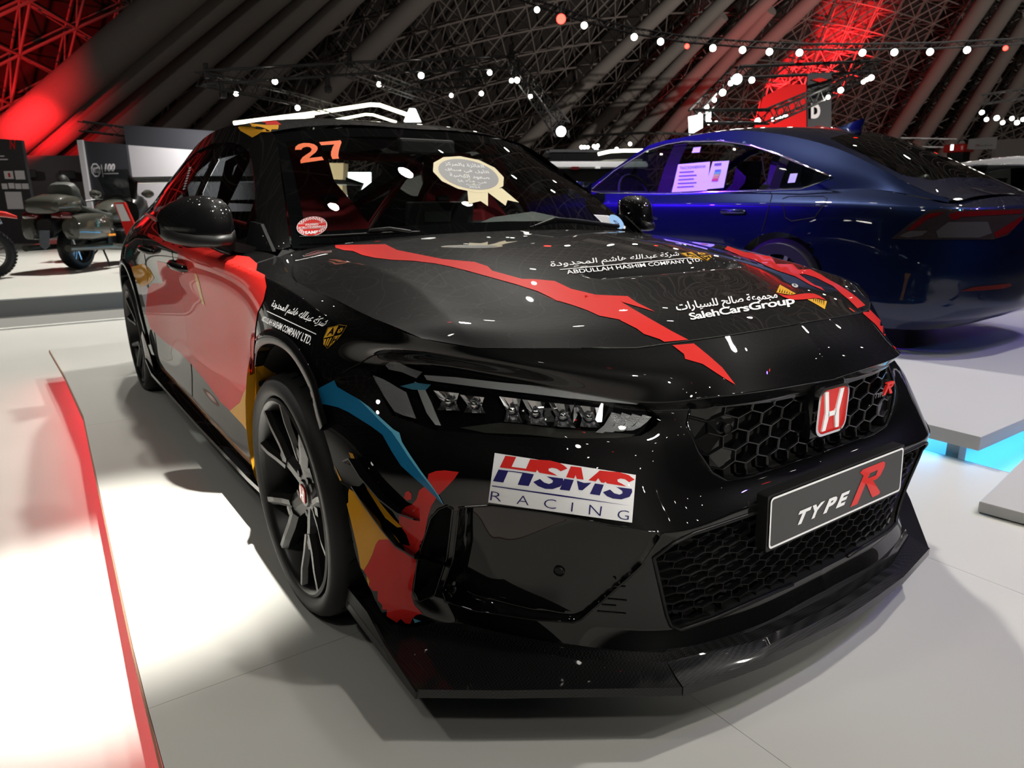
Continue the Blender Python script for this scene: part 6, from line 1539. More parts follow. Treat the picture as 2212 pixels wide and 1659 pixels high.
# anthracite display wall with the anniversary sign, white wall beside it
bm, a, b, n = vert(181, 304, 272, 312, 21, 20.6, .15); mg = obj('display_wall', bm, M['booth']); tag(mg, 'anthracite display wall with white 100 sign and octagon logo', 'wall panel')
Lw = (Vector((b.x, b.y, 0))-Vector((a.x, a.y, 0))).length
e_ = (b-a).normalized(); zt_ = a.z
wall_rect(a, b, n, 'white_frame', -.20, 0, ZF+.35, zt_+.02, M['lightwhite'], mg, .06); wall_rect(a, b, n, 'white_frame', -.2, .75, ZF+.33, ZF+.45, M['lightwhite'], mg, .06)
ho = on_wall(a, b, n, 'sign_lettering', '100', .62, 1.05, 1.62+.25, 1.85+.25, M['lightwhite'], mg, .05, .35)
wall_rect(a, b, n, 'sign_rule', .58, 1.12, 1.80, 1.83, M['lightwhite'], mg, .015)
wall_rect(a, b, n, 'sign_rule', .53, .54, 1.72, 2.08, M['grey'], mg, .015)
oc = [(.30+.185*math.cos(q), 1.92+.21*math.sin(q)) for q in np.linspace(0, 2*math.pi, 9)[:-1]+math.pi/8]; oi = [(.30+(x-.30)*.80, 1.92+(z-1.92)*.80) for x, z in oc]
def wp_(x, z): return Vector((a.x, a.y, 0))+Vector((b.x-a.x, b.y-a.y, 0)).normalized()*x+Vector((0, 0, z))-n*.012
bm = BM(); va = [bm.verts.new(wp_(*p)) for p in oc]; vb = [bm.verts.new(wp_(*p)) for p in oi]
for i in range(8): k = (i+1) % 8; bm.faces.new((va[i], va[k], vb[k], vb[i]))
obj('octagon_logo', bm, M['lightwhite'], mg); on_wall(a, b, n, 'logo_letters', 'MG', .19, .41, 1.83, 2.01, M['lightwhite'], mg, .03)
wall_rect(a, b, n, 'wall_screen', .35, .62, .85, 1.2, M['dark'], mg, .02); wall_rect(a, b, n, 'red_button_panel', .52, .60, .98, 1.15, M['red'], mg, .03)
bm, a, b, n = vert(272, 313, 600, 338, 20.7, 19, .12); ww = obj('display_wall', bm, M['boothwhite']); tag(ww, 'large off-white display wall behind the race car roof and rear wing', 'wall panel')
bm = BM(); prism(bm, [a, b, b+Vector((0, 0, .55)), a+Vector((0, 0, .55))], n*.1); obj('black_fascia', bm, M['booth'], ww)
light('booth_wall_fill', 'SPOT', dp(340, 255, 17.6), dp(390, 400, 20.3), 620, (1, .97, .96), .2, 110, .8)  # added lamp that brightens the off-white wall
# far-left board with white posters
bm, a, b, n = vert(-60, 296, 46, 303, 17, 17, .1); lb = obj('display_wall', bm, mat('charcoal_board', (.022, .020, .022), .6)); tag(lb, 'charcoal board with white posters and a red logo at the left edge', 'wall panel')
e_ = Vector((b.x-a.x, b.y-a.y, 0)).normalized()
def lbx(u, v): p = dp(u, v, 17); return (p-Vector((a.x, a.y, 0))).dot(e_), p.z
for u0, v0, u1, v1 in ((-4, 369, 16, 386), (20, 368, 41, 387), (-14, 396, -2, 408), (1, 395, 14, 407), (16, 396, 29, 408), (31, 396, 45, 408), (-10, 414, 26, 452)):
    (x0, z1), (x1, z0) = lbx(u0, v0), lbx(u1, v1); p_ = wall_rect(a, b, n, 'poster', x0, x1, z0, z1, M['lightwhite'], lb, .015)
    if u0 == -4: wall_rect(a, b, n, 'poster_mark', x0+.10, x0+.15, z0+.04, z1-.04, M['red'], lb, .02)
(x0, z1), (x1, z0) = lbx(18, 302), lbx(34, 322); on_wall(a, b, n, 'board_logo', 'N', x0, x1, z0, z1, M['red'], lb, .03, .3)
for x_, z_, wd_ in ((lbx(-6, 336)[0], lbx(0, 338)[1], .10), (lbx(-8, 344)[0], lbx(0, 345)[1], .2)): wall_rect(a, b, n, 'board_text', x_, x_+wd_, z_, z_+.025, M['lightwhite'], lb, .01)
# grey service wall with two black boxes behind the bikes
bm, a, b, n = vert(40, 336, 190, 336, 30, 30, .1); gw = obj('service_wall', bm, mat('service_grey', (.16, .15, .15), .8)); tag(gw, 'plain grey partition beyond the motorcycles, two black boxes on it', 'wall panel')
for u, v in ((62, 376), (146, 378)):
    p = dp(u, v, 29.6); bm = BM(); box(bm, p, (.5, .55, .34), bev=.03); o = obj('wall_speaker', bm, M['lampcase']); tag(o, 'black box speaker on the grey partition, %s' % ('nearer the poster board' if u < 100 else 'nearer the white-framed wall'), 'speaker')
# lit chevron canopy over the roof
def ledtube(pts, d, r, label):
    bm = BM(); tube(bm, [dp(u, v, d) for u, v in pts], r, 8); o = obj('led_tube', bm, M['glow']); tag(o, label, 'light', None); return o
ledtube([(505, 266), (660, 247), (800, 226), (820, 227), (892, 252)], 24, .062, 'long glowing warm-white chevron tube above the race car roof')
ledtube([(606, 260), (678, 250)], 24.6, .045, 'short glowing tube under the left arm of the long chevron'); ledtube([(716, 261), (790, 247), (806, 248), (856, 264)], 25, .04, 'smaller glowing chevron just above the roof')
bm = BM(); prism(bm, [dp(872, 262, 24.5), dp(884, 234, 24.5), dp(896, 234, 24.5), dp(908, 262, 24.5)], FV*.3); o = obj('light_box', bm, M['screen']); tag(o, 'bright white wedge sign at the right end of the chevron tubes', 'sign')
# screens, banner, tents
for P_, d, l_ in (([(1488, 252), (1518, 246), (1518, 276), (1490, 292)], 36, 'bright white screen left of the red-lit stand'), ([(1526, 240), (1536, 237), (1536, 258), (1526, 260)], 38, 'narrow white screen beside the larger one at the red-lit stand')):
    bm = BM(); prism(bm, [dp(u, v, d) for u, v in P_], FV*.15); o = obj('lit_screen', bm, M['screen']); tag(o, l_, 'screen')
bm = BM(); prism(bm, [dp(1744, 160, 43), dp(1796, 158, 43), dp(1796, 284, 43), dp(1744, 284, 43)], FV*.15); bn = obj('hanging_banner', bm, M['booth']); tag(bn, 'tall dark hanging banner with a white letter D and red mark', 'banner')
bm = BM(); prism(bm, [dp(u, v, 42.8) for u, v in ((1754, 172), (1772, 168), (1788, 172), (1772, 178))], FV*.05); obj('banner_mark', bm, M['red'], bn)
flat_words('banner_letter', 'D', lambda x, y: dp(1752+20*x, 256-33*y, 42.8), M['lightwhite'], bn, .06)
M['redwall'] = mat('red_backdrop', (.45, .01, .012), .7)
bm = BM(); prism(bm, [dp(u, v, 60) for u, v in ((1648, 210), (1700, 182), (1742, 182), (1742, 292), (1625, 292))], FV*.3); o = obj('red_backdrop', bm, M['redwall']); tag(o, 'red stage backdrop left of the dark D banner', 'backdrop')
light('red_wash', 'SPOT', dp(1690, 330, 50), dp(1690, 235, 60), 9000, RED, .2, 70, .6)
bm = BM(); apex = dp(1768, 270, 30); bb = [dp(1700, 292, 28), dp(1850, 294, 28), dp(1880, 296, 33), dp(1735, 293, 33)]
va = bm.verts.new(apex); vb = [bm.verts.new(p) for p in bb]
for i in range(4): bm.faces.new((va, vb[i], vb[(i+1) % 4]))
vc = [bm.verts.new(p-Vector((0, 0, .5))) for p in bb]
for i in range(4): bm.faces.new((vb[i], vc[i], vc[(i+1) % 4], vb[(i+1) % 4]))
o = obj('tent_canopy', bm, mat('coral_canvas', (.62, .10, .08), .7)); tag(o, 'coral red tent roof peeking over the blue sedan', 'tent')
# white sign, beige wall and red kiosk at the right
bm = BM(); prism(bm, [dp(2097, 300, 13), dp(2155, 295, 13), dp(2151, 322, 13), dp(2093, 322, 13)], FV*.06); sg_ = obj('brand_sign', bm, M['boothwhite']); tag(sg_, 'white sign board with cursive lettering at the right edge', 'sign')
flat_words('sign_script', 'jaeylom', lambda x, y: dp(2106+38*x, 318-6*y-1*x, 12.98), M['ink'], sg_, 0, .4); flat_words('sign_small', 'ola', lambda x, y: dp(2107+9*x, 314-3*y, 12.98), M['red'], sg_, .02)
bm, a, b, n = vert(2154, 302, 2300, 292, 14, 14, .1); o = obj('display_wall', bm, mat('beige_wall', (.42, .38, .36), .7)); tag(o, 'beige display wall right of the white script sign', 'wall panel')
bm = BM(); box(bm, dp(2071, 321, 14), (.42, .42, .16), bev=.04); kk = obj('red_kiosk', bm, M['red']); tag(kk, 'small red counter top with white ball and white edge light', 'counter')
bm = BM(); bmesh.ops.create_uvsphere(bm, u_segments=14, v_segments=8, radius=.055); bmesh.ops.translate(bm, vec=dp(2078, 310, 14), verts=bm.verts[:]); obj('white_ball', bm, M['lightwhite'], kk, True)
bm = BM(); bar(bm, dp(2057, 313, 13.7), dp(2056, 324, 13.7), .045); obj('edge_light', bm, M['screen'], kk)
bm = BM(); bar(bm, dp(2071, 330, 14), Vector((*dp(2071, 330, 14)[:2], ZF)), .3); obj('counter_body', bm, M['dark'], kk)
# leaning red and white barrier board
bm = BM(); q0 = [dp(245, 438, 10.5), dp(268, 437, 10.5), dp(318, 548, 10.5), dp(289, 548, 10.5)]; prism(bm, q0, FV*.05); br = obj('barrier_board', bm, M['red']); tag(br, 'leaning red barrier board with a white upper panel in front of the motorcycle', 'barrier')
bm = BM(); prism(bm, [p-FV*.006 for p in (dp(249, 441, 10.5), dp(265, 440.5, 10.5), dp(282, 477, 10.5), dp(263, 478, 10.5))], FV*.004); o = obj('white_panel', bm, M['lightwhite'], br)
bm = BM(); box(bm, dp(304, 552, 10.5), (.5, .3, .05)); obj('barrier_foot', bm, M['red'], br)
# white vehicles beyond
def recolour(root, x, y, z, rz, body, label, keep=('rear_body', 'front_fender', 'rear_door', 'front_door', 'cabin_side', 'roof', 'bonnet', 'door_mirror', 'door_handle', 'shark_fin_aerial')):
    r = root.copy(); C.objects.link(r); r['label'] = label
    Mx = Matrix.Translation((x, y, z)) @ Matrix.Rotation(rz, 4, 'Z') @ Matrix.Translation((-sxo, -syo, -szo))
    r.matrix_world = Mx
    skip = ('price_sheet', 'energy_label', 'sheet_text', 'sheet_line', 'label_bar', 'label_head', 'roof_sticker', 'quarter_sticker', 'panel_gap', 'model_name', 'shark_fin_aerial')
    for ch in list(root.children):
        nm = ch.name.split('.')[0]
        if nm in skip: continue
        c = ch.copy(); c.parent = r; C.objects.link(c)
        if nm in keep: c.data = ch.data.copy(); c.data.materials.clear(); c.data.materials.append(body)
        for g in ch.children: g2 = g.copy(); g2.parent = c; C.objects.link(g2)
    return r
M['whitep'] = paint('white_car_paint', (.62, .62, .62), .2)
recolour(SED, -.75, 7.9, .02, math.radians(6), M['whitep'], 'white car behind the blue sedan, only roof and side windows showing')
# white pickup left of the sedan: tailgate band, dark cab glass, roof strip
pk = thing('pickup_truck', 'white pickup with dark cab glass between the race car and the blue sedan', 'car', dp(1290, 400, 13))
pk.location = (0, 0, 0)
def pbox(nm, u0, v0, u1, v1, d, m, dep=.4, bev=.0):
    A = [dp(u0, v0, d), dp(u1, v0, d), dp(u1, v1, d), dp(u0, v1, d)]; bm = BM(); prism(bm, A, FV*dep)
    if bev: bmesh.ops.bevel(bm, geom=bm.edges[:], offset=bev, segments=2, affect='EDGES')
    return obj(nm, bm, m, pk)
pbox('cab_roof', 1180, 322, 1420, 331, 13.6, M['dark'], 1.5, .06); pbox('rear_glass', 1190, 331, 1400, 349, 13.6, M['gloss'], .5); pbox('tailgate', 1170, 348.5, 1400, 364, 13, M['whitep'], 1.8, .03)
pbox('bumper', 1170, 364, 1400, 400, 13.1, M['satin'], 1.6, .04); pbox('tail_lamp', 1234, 360, 1250, 366, 12.97, M['redlens'], .1); pbox('plate_lamp', 1286, 360, 1297, 364, 12.97, M['lightwhite'], .05)
bm = BM(); tube(bm, [dp(u, v, 13.3) for u, v in ((1292, 333), (1318, 327), (1345, 325.5), (1400, 325))], .03, 8); o = obj('roof_light_bar', bm, M['glow'], pk)
for u in (1200, 1380):
    bm = BM(); c = dp(u, 400, 13.4); lathe(bm, [(-.12, .25), (-.12, .40), (.12, .40), (.12, .25)], 'x', 24, (c.x, c.y, ZF+.40), closed=True); obj('wheel', bm, M['rubber'], pk, True, 40)
pbox('truck_bed', 1180, 364, 1390, 420, 13.5, M['dark'], 1.6)

# a cream column and a lit palm picture stand behind the race car, seen through its windows
bm = BM(); prism(bm, [dp(690, 352, 13), dp(742, 352, 13), dp(736, 520, 13), dp(688, 520, 13)], FV*.4); o = obj('cream_column', bm, mat('cream_paint', (.62, .46, .25), .6)); tag(o, 'cream display column seen through the race car windows', 'column')
bm = BM(); prism(bm, [dp(655, 360, 13.6), dp(690, 360, 13.6), dp(684, 500, 13.6), dp(655, 500, 13.6)], FV*.1); sc_ = obj('palm_screen', bm, mat('cyan_screen', (.1, .6, .6), .4, emit=(.15, .85, .9), estr=1.1)); tag(sc_, 'glowing cyan palm picture seen through the race car windows', 'screen')
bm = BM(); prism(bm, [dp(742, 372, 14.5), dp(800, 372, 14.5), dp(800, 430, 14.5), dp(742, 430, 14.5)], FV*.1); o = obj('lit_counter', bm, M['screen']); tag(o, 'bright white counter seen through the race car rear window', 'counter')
bm = BM()
for q in range(9):
    a = math.pi*(.1+.8*q/8); c = dp(672, 398, 13.55); e = c+RV*.22*math.cos(a)+Vector((0, 0, .20*math.sin(a))); tube(bm, [c, (c+e)/2+Vector((0, 0, .06)), e], [.018, .03, .004], 5)
tube(bm, [dp(672, 398, 13.55), dp(670, 470, 13.55)], .02, 5); obj('palm_print', bm, mat('palm_dark', (.01, .05, .06), .6), sc_)
light('column_spot', 'SPOT', (-7.5, 1.5, 6.5), tuple(dp(700, 420, 13)), 1500, WARM, .1, 50, .8)

# ================================================================ motorcycles and the two visitors
M['bikegrey'] = paint('olive_grey_paint', (.055, .055, .045), .25); M['bikedark'] = mat('bike_black', (.010, .010, .011), .35); M['seatleather'] = mat('seat_leather', (.05, .055, .05), .6); M['amber'] = mat('amber_lens', (.75, .25, .01), .3, emit=(1, .35, .02), estr=.3)
def bike_wheel(parent, x, z, r, wd, n=10, knob=False, spokes=True):
    bm = BM(); lathe(bm, [(-wd/2, r*.72), (-wd/2, r*.86), (-wd*.36, r*.96), (0, r), (wd*.36, r*.96), (wd/2, r*.86), (wd/2, r*.72)], 'y', 40, (x, 0, z), closed=True)
    if knob:
        for k in range(44):
            q = 2*math.pi*k/44
            for y in (-wd*.28, wd*.28): box(bm, (x+r*math.cos(q), y, z+r*math.sin(q)), (.016, wd*.28, .03), Matrix.Rotation(-q, 3, 'Y'))
    t = obj('tyre', bm, M['rubber'], parent, not knob, 40)
    bm = BM(); lathe(bm, [(-wd*.4, r*.73), (-wd*.3, r*.64), (wd*.3, r*.64), (wd*.4, r*.73)], 'y', 40, (x, 0, z), closed=True); obj('rim', bm, M['bikedark'], t, True, 40)
    for k in range(n):
        q = 2*math.pi*k/n; bm = BM(); tube(bm, [(x+.03*math.cos(q+.2), 0, z+.03*math.sin(q+.2)), (x+r*.66*math.cos(q), 0, z+r*.66*math.sin(q))], .004 if n > 14 else .016, 5); obj('spoke', bm, M['alu'], t)
    bm = BM(); lathe(bm, [(wd*.32, .05), (wd*.32, r*.42), (wd*.36, r*.42), (wd*.36, .05)], 'y', 28, (x, 0, z), closed=True); obj('brake_disc', bm, M['alu'], t, True, 30)
    return t
def loft(name, rings, m, parent, sharp=50):
    bm = BM(); skin_rings(bm, rings); return obj(name, bm, m, parent, True, sharp)
def ring_yz(x, y0, y1, z0, z1, n=14, e=.6):
    P = []
    for j in range(n):
        a = 2*math.pi*j/n; c, s_ = math.cos(a), math.sin(a); c = math.copysign(abs(c)**e, c); s_ = math.copysign(abs(s_)**e, s_)
        P.append((x, (y0+y1)/2+(y1-y0)/2*c, (z0+z1)/2+(z1-z0)/2*s_))
    return P
tb = thing('touring_motorcycle', 'large dark grey touring motorcycle with top box and saddlebags, seen from behind', 'motorcycle', (-11.35, -.62, 0), math.radians(139))
bike_wheel(tb, 0, .335, .335, .20, 10); bike_wheel(tb, 1.70, .34, .34, .14, 10)
for s_ in (-1, 1):
    loft('saddlebag', [ring_yz(x, s_*.22-s_*0, s_*y1, z0, z1) for x, y1, z0, z1 in ((-.52, .40, .56, .74), (-.48, .46, .48, .82), (-.20, .49, .46, .86), (.15, .48, .47, .86), (.36, .42, .50, .80), (.42, .34, .56, .70))], M['bikegrey'], tb)
    loft('exhaust', [ring_yz(x, s_*y-.055, s_*y+.055, z-.05, z+.05, 12, 1) for x, y, z in ((-.62, .34, .36), (-.55, .34, .36), (.2, .36, .34), (.7, .38, .30), (1.1, .34, .26))], M['bikegrey'], tb)
    loft('tail_lamp', [ring_yz(x, s_*y0, s_*y1, z0, z1, 10) for x, y0, y1, z0, z1 in ((-.585, .13, .30, .80, .86), (-.56, .10, .36, .78, .88), (-.50, .10, .40, .78, .88))], M['redlens'], tb)
    bm = BM(); box(bm, (.20, s_*.487, .52), (.16, .02, .035), bev=.008); obj('side_marker', bm, M['amber'], tb)
    loft('engine_head', [ring_yz(x, s_*.12, s_*y1, z0, z1) for x, y1, z0, z1 in ((.72, .34, .34, .56), (.80, .42, .30, .60), (1.05, .42, .30, .60), (1.14, .34, .34, .56))], M['bikedark'], tb)
    bm = BM(); tube(bm, [(1.30, s_*.10, 1.02), (1.10, s_*.30, 1.06), (.93, s_*.42, 1.03)], .016, 6); obj('handlebar', bm, M['bikedark'], tb)
    loft('mirror', [ring_yz(x, s_*.40, s_*y1, z0, z1, 10, .8) for x, y1, z0, z1 in ((1.22, .52, 1.12, 1.18), (1.27, .58, 1.08, 1.22), (1.34, .56, 1.10, 1.2))], M['bikegrey'], tb)
    bm = BM(); tube(bm, [(1.70, s_*.10, .34), (1.42, s_*.10, .95)], .03, 8); obj('fork_leg', bm, M['alu'], tb)
    bm = BM(); tube(bm, [(.55, s_*.05, .26), (.42, s_*.22, .02)], .014, 6); obj('stand_leg', bm, M['bikedark'], tb)
loft('top_box', [ring_yz(x, -y, y, z0, z1) for x, y, z0, z1 in ((-.62, .20, .92, 1.02), (-.58, .28, .86, 1.08), (-.36, .30, .84, 1.14), (-.12, .29, .84, 1.13), (-.04, .24, .88, 1.08))], M['bikegrey'], tb)
loft('pillion_backrest', [ring_yz(x, -y, y, z0, z1) for x, y, z0, z1 in ((-.16, .20, 1.08, 1.28), (-.08, .24, .98, 1.32), (-.01, .22, .90, 1.28))], M['seatleather'], tb)
loft('seat', [ring_yz(x, -y, y, z0, z1) for x, y, z0, z1 in ((-.05, .20, .90, 1.0), (.12, .24, .82, .96), (.38, .22, .78, .92), (.62, .20, .72, .86), (.78, .16, .74, .86))], M['seatleather'], tb)
loft('fuel_tank', [ring_yz(x, -y, y, z0, z1) for x, y, z0, z1 in ((.70, .14, .70, .90), (.82, .20, .66, 1.0), (1.05, .24, .66, 1.06), (1.25, .22, .70, 1.05))], M['bikegrey'], tb)
loft('fairing', [ring_yz(x, -y, y, z0, z1) for x, y, z0, z1 in ((1.10, .40, .62, 1.05), (1.25, .42, .60, 1.16), (1.45, .36, .62, 1.14), (1.62, .22, .70, 1.02), (1.70, .10, .78, .95))], M['bikedark'], tb)
bm = BM(); rows = [[bm.verts.new((x+.10*abs(y)/.3*-1, y, z)) for y in (-.30, -.15, 0, .15, .30)] for x, z in ((1.40, 1.12), (1.30, 1.32), (1.20, 1.55))]
for A, D in zip(rows[:-1], rows[1:]):
    for j in range(4): bm.faces.new((A[j], A[j+1], D[j+1], D[j]))
bmesh.ops.solidify(bm, geom=bm.faces[:], thickness=.005); o = obj('windshield', bm, glass('bike_screen', (.45, .47, .45), 1.5), tb, True)
loft('rear_fender', [ring_yz(x, -y, y, z0, z1) for x, y, z0, z1 in ((-.58, .13, .50, .78), (-.45, .16, .58, .84), (-.1, .18, .68, .86), (.3, .18, .66, .80))], M['bikedark'], tb)
bm = BM(); prism(bm, [(-.60, -.08, .62), (-.60, .08, .62), (-.64, .075, .40), (-.645, .0, .34), (-.64, -.075, .40)], (-.012, 0, 0)); obj('plate_bracket', bm, mat('bracket_grey', (.12, .14, .16), .5), tb)
loft('engine', [ring_yz(x, -.20, .20, z0, z1) for x, z0, z1 in ((.5, .30, .6), (.65, .26, .68), (1.2, .26, .68), (1.32, .34, .6))], M['bikedark'], tb)
loft('front_fender', [ring_yz(x, -.10, .10, z0, z1) for x, z0, z1 in ((1.36, .50, .58), (1.5, .62, .70), (1.7, .67, .73), (1.9, .60, .68))], M['bikegrey'], tb)
loft('swing_arm', [ring_yz(x, -.17, -.10, z-.05, z+.05, 10) for x, z in ((-.05, .335), (.3, .36), (.6, .40))], M['bikedark'], tb)
# green trail bike cut by the left edge
db = thing('trail_motorcycle', 'green and red trail motorcycle cut off by the left edge of the photo', 'motorcycle', (-10.55, -1.74, 0), math.radians(262))
bike_wheel(db, 0, .34, .34, .11, 28, True)
bike_wheel(db, 1.45, .36, .36, .09, 28, True)
M['green'] = paint('green_plastic', (.006, .10, .085), .3)
for s_ in (-1, 1):
    bm = BM(); bar(bm, (0, s_*.10, .34), (.55, s_*.10, .44), .04, .06); obj('swing_arm', bm, M['bikedark'], db)
    bm = BM(); tube(bm, [(1.45, s_*.09, .36), (1.15, s_*.09, 1.05)], .028, 8); obj('fork_leg', bm, M['red'], db)
    bm = BM(); prism(bm, [(.05, s_*.12, .72), (.45, s_*.13, .62), (.60, s_*.14, .80), (.30, s_*.12, .90), (-.05, s_*.10, .90)], (0, s_*.02, 0)); obj('side_panel', bm, M['bikedark'], db)
    bm = BM(); prism(bm, [(.55, s_*.14, .70), (.95, s_*.20, .58), (1.12, s_*.20, .90), (1.0, s_*.16, 1.08), (.62, s_*.13, .98)], (0, s_*.03, 0)); obj('tank_shroud', bm, M['green'], db)
loft('rear_fender', [ring_yz(x, -y, y, z0, z1, 10) for x, y, z0, z1 in ((-.42, .03, .80, .84), (-.30, .08, .82, .90), (.05, .11, .86, .95), (.35, .12, .84, .95))], M['red'], db)
loft('seat', [ring_yz(x, -.11, .11, z0, z1, 10) for x, z0, z1 in ((-.05, .90, .97), (.3, .86, .98), (.65, .84, .96), (.8, .92, 1.02))], M['seatleather'], db)
loft('engine', [ring_yz(x, -.15, .15, z0, z1, 12) for x, z0, z1 in ((.45, .35, .55), (.6, .30, .70), (.85, .30, .72), (1.0, .38, .6))], M['bikedark'], db)
bm = BM(); tube(bm, [(1.13, -.40, 1.20), (1.08, -.15, 1.12), (1.08, .15, 1.12), (1.13, .40, 1.20)], .014, 6); obj('handlebar', bm, M['bikedark'], db)
bm = BM(); prism(bm, [(1.2, -.09, .86), (1.75, -.07, .80), (1.75, .07, .80), (1.2, .09, .86)], (0, 0, .02)); obj('front_fender', bm, M['green'], db)
bm = BM(); tube(bm, [(.75, .14, .5), (.5, .17, .45), (.2, .16, .62), (-.25, .15, .78)], [.02, .03, .045, .045], 8); obj('exhaust', bm, M['alu'], db, True)
# figures: continuous skinned bodies
def figure(name, label, loc, rz, joints, edges, m, extra):
    t_ = thing(name, label, 'person', loc, rz)
    me = bpy.data.meshes.new('body'); me.from_pydata([j[0] for j in joints], edges, []); o = bpy.data.objects.new('body', me); C.objects.link(o); o.parent = t_
    me.materials.append(m)
    sk = o.modifiers.new('skin', 'SKIN'); me_sk = me.skin_vertices[0].data if me.skin_vertices else None
    if me_sk is None:
        bpy.context.view_layer.objects.active = o; me_sk = me.skin_vertices[0].data
    for d_, j in zip(me_sk, joints): d_.radius = j[1] if hasattr(j[1], '__len__') else (j[1], j[1])
    me_sk[0].use_root = True
    sb = o.modifiers.new('smooth', 'SUBSURF'); sb.levels = sb.render_levels = 2
    for f in extra: f(t_)
    return t_
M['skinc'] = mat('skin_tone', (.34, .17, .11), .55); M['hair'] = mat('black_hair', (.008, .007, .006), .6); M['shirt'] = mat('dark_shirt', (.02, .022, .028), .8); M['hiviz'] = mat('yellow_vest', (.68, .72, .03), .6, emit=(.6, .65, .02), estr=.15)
def head_parts(zc, yaw=0, hairlong=False):
    def f(t_):
        bm = BM(); bmesh.ops.create_uvsphere(bm, u_segments=20, v_segments=14, radius=1); bmesh.ops.scale(bm, vec=(.095, .078, .118), verts=bm.verts[:])
        for v in bm.verts:
            if v.co.z < -.03: v.co.y *= .86; v.co.x *= .92
        bmesh.ops.translate(bm, vec=(.01, 0, zc), verts=bm.verts[:])
        bmesh.ops.create_cone(bm, segments=8, radius1=.016, radius2=.006, depth=.04, matrix=Matrix.Translation((.108, 0, zc-.01)) @ Matrix.Rotation(math.radians(100), 4, 'Y'))
        for s_ in (-1, 1): bmesh.ops.create_uvsphere(bm, u_segments=8, v_segments=6, radius=.022, matrix=Matrix.Translation((0, s_*.08, zc)) @ Matrix.Diagonal((.8, .4, 1.3, 1)))
        h = obj('head', bm, M['skinc'], t_, True)
        for s_ in (-1, 1):
            bm = BM(); bmesh.ops.create_uvsphere(bm, u_segments=8, v_segments=6, radius=.011, matrix=Matrix.Translation((.094, s_*.032, zc+.012))); obj('eye', bm, M['hair'], h, True)
        bm = BM(); box(bm, (.095, 0, zc-.055), (.012, .045, .009)); obj('mouth', bm, mat('lip', (.28, .08, .07), .5), h)
        bm = BM(); bmesh.ops.create_uvsphere(bm, u_segments=20, v_segments=14, radius=1); bmesh.ops.scale(bm, vec=(.104, .088, .118), verts=bm.verts[:])
        bmesh.ops.translate(bm, vec=(-.008, 0, zc+.016), verts=bm.verts[:])
        bmesh.ops.delete(bm, geom=[v for v in bm.verts if (v.co.x > .045 and v.co.z < zc+.06) or v.co.z < zc-.06], context='VERTS'); obj('hair', bm, M['hair'], h, True)
    return f
def hand(p, d, side):
    """palm, four unequal curled fingers and a thumb from the side"""
    def f(t_):
        z = Vector(d).normalized(); x = z.cross(Vector((0, 0, 1))).normalized(); y = z.cross(x); p_ = Vector(p); bm = BM()
        skin_rings(bm, [[p_+z*a+x*(w_*c)+y*(h_*s_) for c, s_ in ((1, .6), (0, 1), (-1, .6), (-1, -.6), (0, -1), (1, -.6))] for a, w_, h_ in ((-.02, .024, .018), (.02, .038, .016), (.075, .042, .014), (.085, .040, .012))])
        for i, ln in enumerate((.060, .072, .068, .052)):
            b0 = p_+z*.082+x*(.030-.020*i); tube(bm, [b0, b0+z*ln*.45-y*.006, b0+z*ln*.8-y*.022, b0+z*ln*.85-y*.036], [.0095, .009, .0085, .007], 6)
        t0 = p_+z*.015+x*.032*side; tube(bm, [t0, t0+x*.028*side+z*.025, t0+x*.032*side+z*.055-y*.012], [.012, .011, .008], 6)
        obj('hand', bm, M['skinc'], t_, True)
    return f
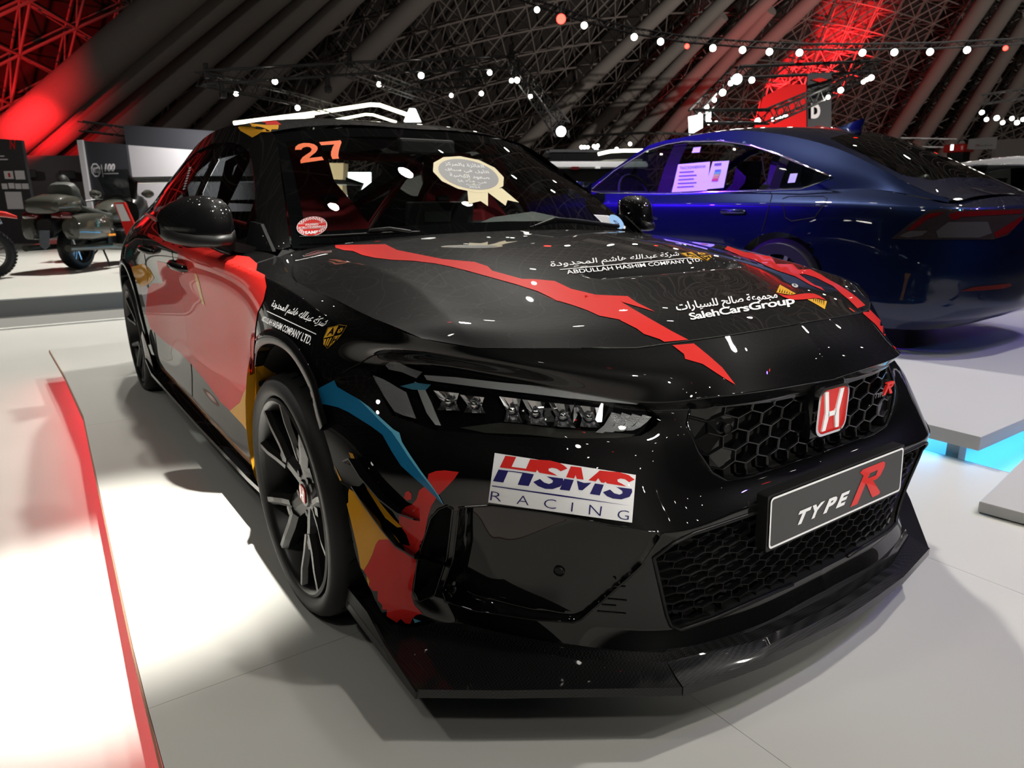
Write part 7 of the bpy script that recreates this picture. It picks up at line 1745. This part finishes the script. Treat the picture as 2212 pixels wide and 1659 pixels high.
def person(name, label, loc, rz, seat_z, top, extra=(), shade=None):
    """seated figure; x forward"""
    s = seat_z; J = [((0, 0, s+.06), (.15, .12)), ((-.02, 0, s+.28), (.15, .11)), ((0, 0, s+.46), (.17, .11)), ((.01, 0, s+.55), (.06, .06)), ((.02, 0, s+.62), (.052, .052)),
         ((0, .19, s+.48), (.062, .062)), ((.06, .25, s+.24), (.048, .048)), ((.28, .22, s+.12), (.036, .036)), ((0, -.19, s+.48), (.062, .062)), ((.06, -.25, s+.24), (.048, .048)), ((.28, -.22, s+.12), (.036, .036)),
         ((.04, .10, s+.02), (.09, .09)), ((.44, .13, s+.02), (.068, .068)), ((.46, .13, .08), (.045, .045)), ((.58, .13, .05), (.04, .04)), ((.04, -.10, s+.02), (.09, .09)), ((.44, -.13, s+.02), (.068, .068)), ((.46, -.13, .08), (.045, .045)), ((.58, -.13, .05), (.04, .04))]
    Ed = [(0, 1), (1, 2), (2, 3), (3, 4), (2, 5), (5, 6), (6, 7), (2, 8), (8, 9), (9, 10), (0, 11), (11, 12), (12, 13), (13, 14), (0, 15), (15, 16), (16, 17), (17, 18)]
    return figure(name, label, loc, rz, J, Ed, top, [head_parts(s+.74), hand((.30, .22, s+.11), (.9, 0, -.2), 1), hand((.30, -.22, s+.11), (.9, 0, -.2), -1)]+list(extra))
def shirt_text(t_):
    flat_words('shirt_lettering', 'HOSTESS', lambda x, y: Vector((-.145, .10-.2*x, .95+.035*y)), M['lightwhite'], t_, .02)
pz = dp(150, 470, 12.2)
person('person', 'person with short dark hair in a dark shirt, sitting behind the touring motorcycle', (pz.x, pz.y, 0), math.radians(172), .60, M['shirt'], [lambda t_: (lambda bm: (prism(bm, [(-.150, -.14, .965), (-.150, .14, .965), (-.146, .13, .995), (-.146, -.13, .995)], (-.004, 0, 0)), obj('shirt_print', bm, M['lightwhite'], t_)))(BM())])
bm = BM(); box(bm, (pz.x, pz.y, .25), (.36, .36, .49), bev=.02); box(bm, (pz.x, pz.y, .50), (.40, .40, .03), bev=.01); o = obj('stool', bm, M['bikedark']); tag(o, 'dark box stool under the person behind the touring motorcycle', 'stool')
pz = dp(70, 470, 19)
person('person', 'person in a yellow high-visibility vest, far off beyond the motorcycles', (pz.x, pz.y, 0), math.radians(-20), .50, M['shirt'], [lambda t_: [loft('vest', [[(x*1.22*k-.005, y*1.06, z) for x, y in ((.12, .13), (.12, -.13), (.0, -.19), (-.12, -.13), (-.12, .13), (0, .19))] for z, k in ((.62, 1.0), (.80, 1.0), (.96, .95), (1.02, .7))], M['hiviz'], t_)]])
bm = BM(); box(bm, (pz.x, pz.y, .20), (.36, .36, .39), bev=.02); box(bm, (pz.x, pz.y, .40), (.40, .40, .03), bev=.01); o = obj('stool', bm, M['bikedark']); tag(o, 'dark box stool under the person in the yellow vest', 'stool')
